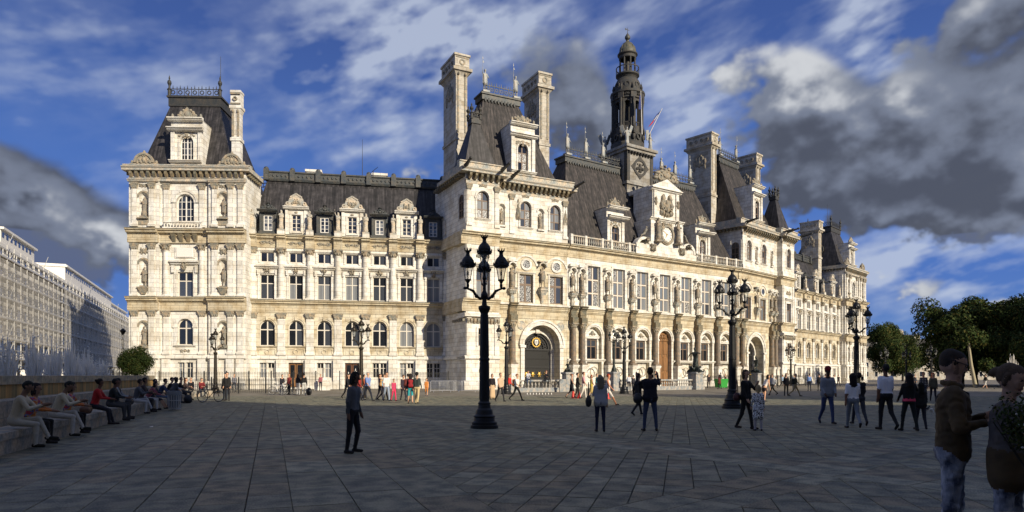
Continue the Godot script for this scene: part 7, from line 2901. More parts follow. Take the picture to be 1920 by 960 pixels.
func crowd_barrier(label: String, x: float, depth: float, turn: float) -> void:
	var o := thing("crowd_barrier", label, "barrier", Vector3(x, 0, -depth), deg_to_rad(turn), "barriers beside the middle block")
	var f := MB.new()
	f.tube([Vector3(-1.1, 0.12, 0), Vector3(-1.1, 1.02, 0), Vector3(-1.02, 1.1, 0), Vector3(1.02, 1.1, 0), Vector3(1.1, 1.02, 0), Vector3(1.1, 0.12, 0)], [0.025], 6)
	f.tube([Vector3(-1.1, 0.2, 0), Vector3(1.1, 0.2, 0)], [0.02], 6)
	put("frame", f, M.steel_bright, o)
	var b := MB.new()
	for i in 17:
		b.tube([Vector3(-0.98 + i * 0.1225, 0.2, 0), Vector3(-0.98 + i * 0.1225, 1.1, 0)], [0.012], 5)
	stuff(put("bars", b, M.steel_bright, o))
	for s in [-0.8, 0.8]:
		var g := MB.new()
		g.tube([Vector3(s, 0.2, 0), Vector3(s, 0.03, 0.3)], [0.02], 5)
		g.tube([Vector3(s, 0.2, 0), Vector3(s, 0.03, -0.3)], [0.02], 5)
		put("foot", g, M.steel_bright, o)


func bicycle(label: String, x: float, depth: float, turn: float, paint: Material) -> void:
	var o := thing("bicycle", label, "bicycle", Vector3(x, 0, -depth), deg_to_rad(turn), "bicycles")
	if not meshes.has("tyre"):
		var t := MB.new()
		var rim := MB.new()
		for i in 20:
			var a := TAU * i / 20
			var b := TAU * (i + 1) / 20
			t.tube([Vector3(cos(a) * 0.33, sin(a) * 0.33, 0), Vector3(cos(b) * 0.33, sin(b) * 0.33, 0)], [0.02], 6, false)
			rim.tube([Vector3(cos(a) * 0.3, sin(a) * 0.3, 0), Vector3(cos(b) * 0.3, sin(b) * 0.3, 0)], [0.008], 4, false)
			if i % 2 == 0:
				rim.tube([Vector3.ZERO, Vector3(cos(a) * 0.3, sin(a) * 0.3, 0)], [0.004], 3, false)
		meshes["tyre"] = t.mesh()
		meshes["rim"] = rim.mesh()
		var f := MB.new()
		var bb := Vector3(-0.08, 0.3, 0)
		var seat := Vector3(-0.22, 0.82, 0)
		var head := Vector3(0.36, 0.86, 0)
		var rear := Vector3(-0.52, 0.34, 0)
		var fr := Vector3(0.52, 0.34, 0)
		for e in [[bb, seat], [bb, head], [seat + Vector3(0.03, -0.08, 0), head], [bb, rear], [seat + Vector3(0.03, -0.12, 0), rear], [head + Vector3(-0.03, 0.1, 0), fr]]:
			f.tube([e[0], e[1]], [0.022], 6)
		meshes["bike frame"] = f.mesh()
		var hb := MB.new()
		hb.tube([Vector3(0.3, 1.02, -0.28), Vector3(0.36, 1.04, 0), Vector3(0.3, 1.02, 0.28)], [0.014], 6)
		hb.tube([Vector3(0.33, 0.94, 0), Vector3(0.36, 1.04, 0)], [0.016], 6)
		meshes["bike bar"] = hb.mesh()
		var sd := MB.new()
		sd.blob(Vector3(-0.26, 0.92, 0), Vector3(0.14, 0.035, 0.07), 8, 5)
		sd.tube([Vector3(-0.22, 0.8, 0), Vector3(-0.25, 0.92, 0)], [0.014], 5)
		meshes["bike seat"] = sd.mesh()
	for s in [-0.52, 0.52]:
		var w := put("wheel", meshes["tyre"], M.rubber, o, shift(s, 0.35, 0))
		put("rim", meshes["rim"], M.steel_bright, w)
	put("frame", meshes["bike frame"], paint, o)
	put("handlebar", meshes["bike bar"], M.iron, o)
	put("saddle", meshes["bike seat"], M.rubber, o)


func pigeon(label: String, x: float, depth: float, turn: float) -> void:
	var m := MB.new()
	m.tinted = true
	var l := []
	bone(l, Vector3(0, 0.13, 0.03), Vector3(0, 0.12, -0.08), 0.055, 0.035, 3, 0.02)
	bone(l, Vector3(0, 0.12, -0.08), Vector3(0, 0.09, -0.19), 0.03, 0.014, 9, 0.02)
	bone(l, Vector3(0, 0.15, 0.05), Vector3(0, 0.215, 0.085), 0.034, 0.02, 10, 0.02)
	bone(l, Vector3(0, 0.235, 0.09), Vector3(0, 0.232, 0.1), 0.024, 0.022, 10, 0.01)
	bone(l, Vector3(0, 0.23, 0.11), Vector3(0, 0.224, 0.135), 0.008, 0.003, 0, 0.004)
	for s in [-1, 1]:
		bone(l, Vector3(s * 0.045, 0.14, 0.02), Vector3(s * 0.03, 0.11, -0.14), 0.028, 0.012, 9, 0.01)
		bone(l, Vector3(s * 0.025, 0.09, 0.0), Vector3(s * 0.025, 0.01, 0.0), 0.009, 0.006, 0, 0.005)
		bone(l, Vector3(s * 0.025, 0.008, -0.01), Vector3(s * 0.028, 0.006, 0.03), 0.006, 0.004, 0, 0.003)
	var tone := []
	for i in 12:
		tone.append(Color(0.07, 0.075, 0.085))
	tone[9] = Color(0.04, 0.042, 0.05)
	tone[10] = Color(0.03, 0.04, 0.04)
	tone[0] = Color(0.2, 0.06, 0.05)
	skin(m, l, 0.008, tone)
	var o := put("pigeon", m, M.cloth, self, Transform3D(Basis(Vector3.UP, deg_to_rad(turn)), Vector3(x, 0, -depth)))
	tag(o, label, "pigeon", "pigeons")


func build_small_things() -> void:
	railing("long iron railing at the foot of the left end pavilion", -43.0, 72.0, 2, 22.0, 1.9, "railings before the left wing")
	railing("lower iron railing in the sun, left of the first oak door", -29.5, 60.0, 3, 9.6, 1.25, "railings before the left wing")
	railing("iron railing between the second door and the shadow of the middle block", -19.0, 73.5, 10.6, 12.5, 1.9, "railings before the left wing")
	railing("black railing before the middle front, right of the bronze dancer", 24.0, 87.0, 36, 14.0, 1.5, "railings before the middle front")
	railing("black railing before the right gate", 36.5, 97.0, 43, 16.0, 1.5, "railings before the middle front")
	low_wall("pale stone balustrade before the left gate", 0.0, 64.0, 24, 5.0, 1.2, true)
	low_wall("pale stone balustrade before the oak door, left of the bronze dancer", 11.4, 70.5, 34, 11.2, 1.2, false)
	pedestal("pale pedestal at the right end of the balustrade before the left gate", 5.6, 66.7, 24, 0.9, 1.95)
	pedestal("pale pedestal that carries the bronze lamp, left end of the second balustrade", 10.7, 70.0, 34, 0.95, 2.0)
	pedestal("pale pedestal under the bronze dancer", 21.2, 77.0, 34, 1.25, 2.0)
	pedestal("pale pedestal before the right gate", 34.8, 95.0, 43, 1.0, 2.0)
	bronze_figure("small dark bronze group on the pedestal by the left gate", 5.6, 66.7, 1.95, -30, {"sit": 1, "lh": 80, "lk": 90, "rh": 70, "rk": 80, "lean": 20, "ls": 40, "le": 40, "rs": 30, "re": 60}, 1.0, 5)
	bronze_figure("green bronze dancer with outflung arm on a pedestal, right of the oak door", 21.2, 77.0, 2.0, -35, {"lh": 40, "lk": 60, "rh": -10, "rk": 30, "lean": 15, "ls": 60, "la": 60, "le": 30, "rs": -30, "ra": 60, "re": 40, "skirt": 0.55, "hy": 30}, 2.2, 8)
	bronze_figure("dark bronze group on the pedestal before the right gate", 34.8, 95.0, 2.0, -40, {"sit": 1, "lh": 70, "lk": 80, "rh": 60, "rk": 60, "lean": 10, "ls": 100, "le": 30, "rs": 30, "re": 50}, 2.0, 9)
	street_lamp("bronze lamp on a pedestal, left end of the second balustrade", 10.7, 70.0, 4.6, 0.2, M.verdigris, "lamps on the square", 2.0)
	crowd_barrier("steel crowd barrier left of the middle block, in front", -6.6, 63.0, 8)
	crowd_barrier("steel crowd barrier left of the middle block, against the corner tower", -4.3, 63.4, 4)
	crowd_barrier("steel crowd barrier standing behind the first two", -5.9, 64.2, 10)
	bicycle("dark bicycle leaning by the end of the fountain seat", -18.3, 40.5, 55, M.iron)
	bicycle("pale bicycle beside the two people near the first oak door", -19.4, 55.4, 5, M.steel_bright)
	bicycle("dark bicycle right of the pale one near the first oak door", -18.4, 55.0, 12, M.iron)
	var bk := thing("litter_bin", "round wire litter bin with a grey bag near the fountain seat", "litter bin", Vector3(-15.7, 0, -31.0))
	var hoop := MB.new()
	for i in 16:
		var a := TAU * i / 16
		hoop.tube([Vector3(sin(a) * 0.24, 0.05, cos(a) * 0.24), Vector3(sin(a) * 0.29, 0.85, cos(a) * 0.29)], [0.012], 4)
	for y in [0.06, 0.45, 0.85]:
		hoop.lathe([Vector2(0.23 + y * 0.065, y), Vector2(0.26 + y * 0.065, y), Vector2(0.26 + y * 0.065, y + 0.03), Vector2(0.23 + y * 0.065, y + 0.03)], 16)
	put("basket", hoop, M.steel, bk)
	var bag := MB.new()
	bag.lathe([Vector2(0.02, 0.12), Vector2(0.19, 0.16), Vector2(0.23, 0.5), Vector2(0.26, 0.86), Vector2(0.33, 0.9), Vector2(0.34, 0.7)], 14)
	put("bag", bag, M.bagfilm, bk)
	var gc := thing("container", "small green waste container before the middle front", "container", Vector3(26.2, 0, -83.5), 0.5)
	var gb := MB.new()
	gb.frustum(-0.62, 0.62, -0.42, 0.42, 0.12, -0.7, 0.7, -0.5, 0.5, 1.05)
	put("body", gb, M.green, gc)
	var gl := MB.new()
	gl.cbox(-0.74, 0.74, 1.05, 1.2, -0.54, 0.54, 0.04)
	put("lid", gl, M.green, gc)
	for s in [-0.5, 0.5]:
		var gw := MB.new()
		gw.blob(Vector3(s, 0.09, 0.3), Vector3(0.05, 0.09, 0.09), 7, 5)
		put("wheel", gw, M.rubber, gc)
	for i in 9:
		var c := MB.new()
		c.lathe([Vector2(0.06, 0), Vector2(0.06, 0.02), Vector2(0.04, 0.03), Vector2(0.022, 0.14), Vector2(0.0, 0.145)], 8)
		var o := put("slalom_cone", c, M.white, self, shift(1.3 + i * 0.26, 0, -57.0 - 0.01 * i))
		tag(o, "little white cone, " + ["first", "second", "third", "fourth", "fifth", "sixth", "seventh", "eighth", "ninth"][i] + " from the left of the row of nine", "cone", "slalom cones")
	for i in 3:
		var c := MB.new()
		c.lathe([Vector2(0.2, 0), Vector2(0.2, 0.03), Vector2(0.13, 0.05), Vector2(0.04, 0.5), Vector2(0.0, 0.51)], 9)
		var o := put("traffic_cone", c, M.red, self, shift([4.35, 4.75, 6.6][i], 0, -[47.5, 47.3, 46.0][i]))
		tag(o, "red cone by the feet of " + ["the woman in a black dress, left of two", "the woman in a black dress, right of two", "the man in a pink shirt"][i], "cone", "red cones")
	var blk := MB.new()
	blk.cbox(-0.8, 0.8, 0, 0.9, -0.6, 0.6, 0.06)
	blk.cbox(-0.7, 0.7, 0.9, 1.15, -0.5, 0.5, 0.06)
	tag(put("stone_block", blk, M.stone, self, Transform3D(Basis(Vector3.UP, 0.18), Vector3(-20.7, 0, -72.8))), "pale stone block between the two oak doors", "stone block")
	var st := MB.new()
	st.cbox(-0.9, 0.9, 0, 0.45, -0.35, 0.35, 0.02)
	tag(put("stone_bench", st, M.seatstone, self, Transform3D(Basis(Vector3.UP, 0.5), Vector3(-23.9, 0, -51.0))), "low stone block with a person in black and one in red seated", "stone bench")
	for i in 3:
		var sc := MB.new()
		sc.tri(Vector3(-0.06, 0.006, 0.03), Vector3(0.07, 0.012, 0.04), Vector3(0.02, 0.03, -0.05))
		sc.tri(Vector3(-0.06, 0.006, 0.03), Vector3(0.02, 0.03, -0.05), Vector3(-0.05, 0.02, -0.04))
		tag(put("paper_scrap", sc, M.white, self, Transform3D(Basis(Vector3.UP, i * 2.0), Vector3([-11.3, -12.2, -13.4][i], 0, [-20.9, -34.0, -40.5][i]))), "scrap of white paper on the paving, " + ["by the feet of the woman in red", "right of the litter bin", "near the end of the seat wall"][i], "litter", "paper scraps")
	pigeon("dark pigeon on the paving left of the man with glasses", 18.8, 30.2, 40)
	pigeon("pigeon far off right of the man with glasses", 55.0, 76.0, -30)
	pigeon("pigeon near the feet of the couple in the plaid shirt", 21.5, 36.0, 100)
	# leafy shrub in a tub at the right edge
	var sh := thing("potted_shrub", "leafy shrub with small white flowers at the right edge, in front", "shrub", Vector3(3.72, 0, -4.6))
	var pot := MB.new()
	pot.lathe([Vector2(0.3, 0), Vector2(0.36, 0.5), Vector2(0.4, 0.52), Vector2(0.4, 0.6), Vector2(0.34, 0.6), Vector2(0.33, 0.5), Vector2(0, 0.5)], 16)
	put("tub", pot, M.seatstone, sh)
	var sm := MB.new()
	for i in 6:
		var a := TAU * i / 6
		sm.tube([Vector3(0, 0.5, 0), Vector3(cos(a) * 0.12, 0.9, sin(a) * 0.12), Vector3(cos(a) * 0.3 - 0.1, 1.3, sin(a) * 0.2)], [0.012, 0.008, 0.004], 5)
	put("stem", sm, M.bark, sh)
	stuff(put("foliage", leaf_cloud(33, 3000, [[Vector3(-0.2, 1.36, 0), 0.17], [Vector3(-0.06, 1.2, 0), 0.2], [Vector3(0.1, 1.4, 0.05), 0.22], [Vector3(-0.22, 1.24, 0.05), 0.13], [Vector3(0.15, 1.05, 0), 0.2], [Vector3(0.05, 0.9, 0), 0.16]], 0.016), M.leaf, sh))
	var fl := MB.new()
	var q := RandomNumberGenerator.new()
	q.seed = 3
	for i in 40:
		fl.blob(Vector3(-0.1 + q.randf_range(-0.2, 0.2), 1.3 + q.randf_range(-0.18, 0.18), 0.1 + q.randf_range(-0.06, 0.06)), Vector3(0.011, 0.008, 0.011), 5, 3)
	stuff(put("flowers", fl, M.white, sh))


func more_materials() -> void:
	M.leaf = mat(Color(1, 1, 1), 0.75, 0.0, 0.25)
	M.leaf.vertex_color_use_as_albedo = true
	M.leaf.backlight_enabled = true
	M.leaf.backlight = Color(0.25, 0.3, 0.08)
	M.leaf_dark = M.leaf.duplicate()
	M.leaf_dark.albedo_color = lin(0.5, 0.55, 0.5)
	M.bark = textured(mat(lin(0.06, 0.05, 0.04), 0.95), speckle(95, 0.5, 1.1, 0.08, 0.02, 0.05, 256, 3), Vector3(0.7, 0.7, 0.7))
	M.pale_bark = mat(lin(0.34, 0.30, 0.20), 0.9)
	M.lamp_glass = mat(Color(0.9, 0.92, 0.9, 0.22), 0.12)
	M.lamp_glass.transparency = BaseMaterial3D.TRANSPARENCY_ALPHA
	M.glass_tall = mat(lin(0.15, 0.17, 0.19), 0.14, 0.0, 0.7)
	M.steel = mat(lin(0.55, 0.54, 0.51), 0.5, 0.1)
	M.steel_bright = mat(lin(0.55, 0.56, 0.57), 0.35, 0.6)
	M.plank = textured(mat(lin(0.46, 0.42, 0.35), 0.9), speckle(97, 0.6, 1.1, 0.03, 0.02, 0.06, 256, 1), Vector3(0.4, 0.4, 0.4))
	M.netting = textured(mat(Color(0.97, 0.95, 0.90, 0.34), 0.9), speckle(98, 0.7, 1.1, 0.05, 0.012, 0.02, 256), Vector3(0.1, 0.1, 0.1))
	M.netting.transparency = BaseMaterial3D.TRANSPARENCY_ALPHA
	M.water = mat(lin(0.03, 0.04, 0.045), 0.08, 0.0, 0.7)
	M.spray = mat(Color(1.0, 0.98, 0.94, 0.75), 0.6)
	M.spray.transparency = BaseMaterial3D.TRANSPARENCY_ALPHA
	M.grass = mat(lin(0.035, 0.06, 0.015), 0.9)
	M.rubber = mat(lin(0.015, 0.015, 0.015), 0.7)
	M.green = mat(lin(0.02, 0.26, 0.03), 0.5)
	M.red = mat(lin(0.62, 0.03, 0.02), 0.5)
	M.bagfilm = mat(Color(0.55, 0.56, 0.56, 0.6), 0.4)
	M.bagfilm.transparency = BaseMaterial3D.TRANSPARENCY_ALPHA


# ---------- people ----------
func rgb(h: String) -> Color:
	return Color.html(h).srgb_to_linear()


# one colour per region of the body
func outfit(top: String, bottom: String, hair: String, o := {}) -> Array:
	var skin_tone := rgb(o.get("skin", "c49a7e"))
	var t := []
	t.resize(12)
	t[0] = rgb(o.get("shoe", "231f1e"))
	t[1] = rgb(o.get("shin", bottom)) if o.get("shin", "") != "bare" else skin_tone
	t[2] = rgb(bottom) if o.get("thigh", "") != "bare" else skin_tone
	t[3] = rgb(top)
	var sleeve: String = o.get("sleeve", top)
	t[4] = skin_tone if sleeve == "none" else rgb(top if sleeve == "short" else sleeve)
	t[5] = skin_tone if sleeve in ["none", "short"] else rgb(o.get("fore", sleeve))
	t[6] = skin_tone
	t[7] = skin_tone
	t[8] = rgb(hair)
	t[9] = rgb(o.get("skirt", bottom))
	t[10] = rgb(o.get("hat", "222222"))
	t[11] = rgb(o.get("pack", "1d1d20"))
	return t


var walk := {"lh": 24, "lk": 8, "rh": -16, "rk": 26, "ls": -18, "rs": 20, "le": 18, "re": 24, "lean": 3}
var stroll := {"lh": 12, "lk": 4, "rh": -9, "rk": 16, "ls": -8, "rs": 10, "le": 14, "re": 20}
var stand := {"lh": 2, "rh": -2, "lk": 3, "rk": 4, "ls": 2, "rs": -2, "le": 14, "re": 16}
var lazy := {"lh": 6, "lk": 12, "rh": -2, "rk": 2, "ls": 8, "le": 60, "li": 40, "rs": 2, "re": 12}
var photo := {"lh": 3, "lo": 7, "ro": 7, "rh": -2, "ls": 62, "la": 34, "le": 95, "li": 40, "rs": 66, "ra": 30, "re": 92, "ri": 40, "hp": 6}
var sit := {"sit": 1, "lh": 84, "lk": 86, "rh": 80, "rk": 74, "lean": 14, "ls": 30, "le": 50, "li": 30, "rs": 28, "re": 55, "ri": 30, "lo": 6, "ro": 6}
var sit_cross := {"sit": 1, "lh": 96, "lk": 70, "rh": 82, "rk": 84, "lean": 16, "ls": 40, "le": 62, "li": 35, "rs": 36, "re": 70, "ri": 35, "lo": -8, "ro": 4}


func person(label: String, x: float, depth: float, turn: float, tall: float, base: Dictionary, more: Dictionary, tones: Array, group := "", up := 0.0) -> MeshInstance3D:
	var p := base.duplicate()
	p.merge(more, true)
	var d := sqrt(x * x + depth * depth)
	var cell := 0.017 if d < 24 else (0.024 if d < 36 else (0.034 if d < 62 else 0.05))
	if d < 30 and not p.has("rumple"):
		p.rumple = 0.012
	var m := MB.new()
	body(m, p, cell, tones)
	var k := tall / 1.75
	var o := put("person", m, M.cloth, self, Transform3D(Basis(Vector3.UP, deg_to_rad(turn)).scaled(Vector3(k, k, k)), Vector3(x, up, -depth)))
	tag(o, label, "person", group)
	return o


func hung_bag(label: String, x: float, y: float, depth: float, turn: float, w: float, h: float, d: float, strap: float, material: Material) -> void:
	var o := thing("bag", label, "bag", Vector3(x, y, -depth), deg_to_rad(turn), "bags people carry")
	var l := []
	for s in [-1, 1]:
		bone(l, Vector3(s * (w / 2 - d * 0.5), d * 0.5, 0), Vector3(s * (w / 2 - d * 0.6), h - d * 0.5, 0), d * 0.52, d * 0.4, 0, d * 0.4)
	bone(l, Vector3(-w / 2 + d * 0.5, h * 0.5, 0), Vector3(w / 2 - d * 0.5, h * 0.5, 0), d * 0.55, d * 0.55, 0, d * 0.5)
	var m := MB.new()
	skin(m, l, maxf(0.02, d * 0.18), [])
	put("body", m, material, o)
	if strap > 0:
		var st := MB.new()
		st.tube([Vector3(-w * 0.4, h * 0.9, 0), Vector3(-w * 0.18, h + strap * 0.8, 0), Vector3(0, h + strap, 0), Vector3(w * 0.18, h + strap * 0.8, 0), Vector3(w * 0.4, h * 0.9, 0)], [0.014], 5)
		put("strap", st, material, o)


func build_people() -> void:
	var dark := mat(lin(0.015, 0.015, 0.017), 0.6)
	var brown := mat(lin(0.11, 0.045, 0.02), 0.6)
	# in front, in the shade
	person("person in grey hooded top and black trousers standing in profile, left of the nearest lamp", -3.32, 13.9, 75, 1.62, {"lh": 10, "lk": 22, "rh": -4, "rk": 4, "ls": -6, "le": 22, "rs": -10, "re": 16, "lean": 4, "hy": 15, "hp": 8}, {"hair": 3}, outfit("5e5f64", "1b1b1f", "100d0c", {"skin": "6d5142", "fore": "46474b"}))
	person("woman with long grey hair, grey sweater and tight navy trousers, seen from behind", 2.54, 19.2, 178, 1.55, stand, {"hair": 1, "coat": 0.12, "ls": 20, "le": 70, "li": 40, "fat": 1.02}, outfit("a9abb0", "1a1e3a", "77705f"))
	hung_bag("black shoulder bag of the woman with long grey hair", 2.20, 0.72, 19.15, 80, 0.34, 0.34, 0.14, 0.36, dark)
	person("man in dark jacket and jeans taking a photograph, seen from behind with feet apart", 4.02, 19.4, 182, 1.77, photo, {"coat": 0.1, "fat": 1.08}, outfit("1b1c22", "35405c", "2a1d15", {"skin": "8a6650"}))
	hung_bag("round black camera bag at the left hip of the photographer", 3.66, 0.82, 19.4, 90, 0.26, 0.28, 0.2, 0.45, dark)
	var cam := thing("camera", "black camera held up by the man taking a photograph", "camera", Vector3(4.10, 1.60, -19.68), 0.0)
	var cb := MB.new()
	cb.cbox(-0.07, 0.07, -0.05, 0.05, -0.03, 0.04, 0.01)
	put("body", cb, dark, cam)
	var cl := MB.new()
	cl.tube([Vector3(0, 0, -0.02), Vector3(0, 0, -0.16)], [0.04], 10)
	put("lens", cl, dark, cam)
	person("person in dark clothes half hidden behind the photographer", 5.1, 27.0, 120, 1.66, walk, {}, outfit("16171c", "12131a", "1a1411"))
	person("woman in black top and trousers walking with a dark red bag, beside the patterned child", 7.05, 20.1, 40, 1.72, stroll, {"hair": 3, "ls": 40, "le": 90, "li": 45, "coat": 0.05}, outfit("121215", "16171c", "3a2a20", {"shoe": "2d2320"}))
	hung_bag("dark red shoulder bag of the woman in black", 6.78, 0.85, 20.1, 60, 0.34, 0.26, 0.14, 0.4, mat(lin(0.06, 0.012, 0.014), 0.6))
	person("child with blond curls in a black and white patterned dress, seen from behind", 7.2, 19.5, 170, 1.28, stand, {"hair": 3, "skirt": 0.42, "ls": 14, "le": 20}, patterned(outfit("e8e8ea", "c4c4c8", "a08a66", {"skirt": "c9c9cc", "shin": "a09aa0"})))
	person("man in a red cap, grey jacket, scarf and blue jeans walking towards the camera", 10.55, 22.3, -4, 1.82, walk, {"hat": 1, "lh": 14, "rh": -10, "rk": 30, "ls": 6, "le": 40, "li": 20, "rs": 4, "re": 40, "ri": 20, "coat": 0.08}, outfit("84888f", "33426a", "191410", {"hat": "7d1a16", "skin": "4a3428"}))
	person("woman with long black hair in white T-shirt and pale jeans walking away", 10.38, 20.3, 165, 1.64, walk, {"hair": 1, "lh": 20, "rh": -18, "rk": 34}, outfit("e6e4e6", "737a84", "0f0c0c", {"sleeve": "short", "skin": "7d5a48"}))
	person("person in black walking just beyond the woman in the white T-shirt", 11.3, 21.7, 170, 1.66, walk, {}, outfit("111216", "2b3138", "0f0c0c", {"skin": "8a7a50"}))
	person("man in white polo shirt and black trousers walking away, tallest of the group", 11.15, 19.9, 180, 1.86, stroll, {"lh": 6, "rh": -12, "rk": 28, "fat": 1.05}, outfit("e2e3ee", "17171d", "120f10", {"sleeve": "short", "skin": "6d4c3c"}))
	person("woman in black jacket with a pink shirt hem, photographing with raised hand", 11.55, 19.4, 172, 1.62, photo, {"hair": 1, "lh": 8, "rh": -8, "rk": 10, "ls": 10, "la": 10, "le": 40, "li": 10, "rs": 50, "re": 70}, pink_hem(outfit("0f0f12", "15181a", "0d0b0b", {"skin": "8a6a58"})))
	person("girl in dark jacket and jeans walking away with a white cup", 12.2, 19.9, 165, 1.36, stroll, {"hair": 1, "coat": 0.1}, outfit("1a171c", "23252f", "100d0c", {"skin": "8a6a58"}))
	var cup := MB.new()
	cup.lathe([Vector2(0, 0), Vector2(0.035, 0), Vector2(0.045, 0.12), Vector2(0.05, 0.125), Vector2(0, 0.13)], 10)
	tag(put("cup", cup, M.white, self, Transform3D(Basis(Vector3(0, 0, 1), 0.5), Vector3(12.5, 0.52, -19.8))), "white paper cup in the hand of the girl in a dark jacket", "cup")
	# in the sun along the front of the hall, from left to right
	person("man in dark suit strolling, right one of a pair before the left end pavilion", -18.2, 42.6, 10, 1.74, stand, {}, outfit("17161a", "141318", "1a1512"), "strollers before the left wing")
	person("person in dark green coat, left one of a pair before the left end pavilion", -18.75, 43.6, 5, 1.66, stand, {"coat": 0.2}, outfit("2b2d28", "2a3038", "1a1512"), "strollers before the left wing")
	person("person in dark jacket bending over the pale bicycle", -19.3, 55.8, 40, 1.66, lazy, {"lean": 18}, outfit("26262c", "2b3040", "3a2a20"))
	person("person in red top standing beside the pale bicycle", -18.6, 55.6, -30, 1.7, stand, {}, outfit("7c2f2c", "20222c", "2a1f1a"))
	person("person in black coat and pale trousers before the first oak door, left of two", -17.5, 54.6, 170, 1.68, stand, {"hair": 1}, outfit("1a1a20", "a8a8a6", "1c1512"), "pair before the first oak door")
	person("person in black jacket and pale trousers before the first oak door, right of two", -17.0, 54.5, 190, 1.72, stand, {}, outfit("16161b", "b5b4ae", "2a1f1a"), "pair before the first oak door")
	hung_bag("upright black suitcase beside the pair before the first oak door", -16.6, 0.02, 54.5, 10, 0.4, 0.62, 0.26, 0.0, dark)
	person("person in pink check shirt standing by the stone block", -20.5, 71.4, 0, 1.7, lazy, {}, outfit("9a5a62", "2a2a30", "3a2a20"))
	person("woman in black with long hair bending beside the dark lamp", -11.5, 46.5, 60, 1.7, walk, {"hair": 1, "lean": 14}, outfit("121216", "15151a", "120e0d"))
	person("person in orange jacket just right of the dark lamp before the left wing", -10.3, 46.5, 90, 1.62, stroll, {}, outfit("a4552c", "33353c", "2a1f1a"))
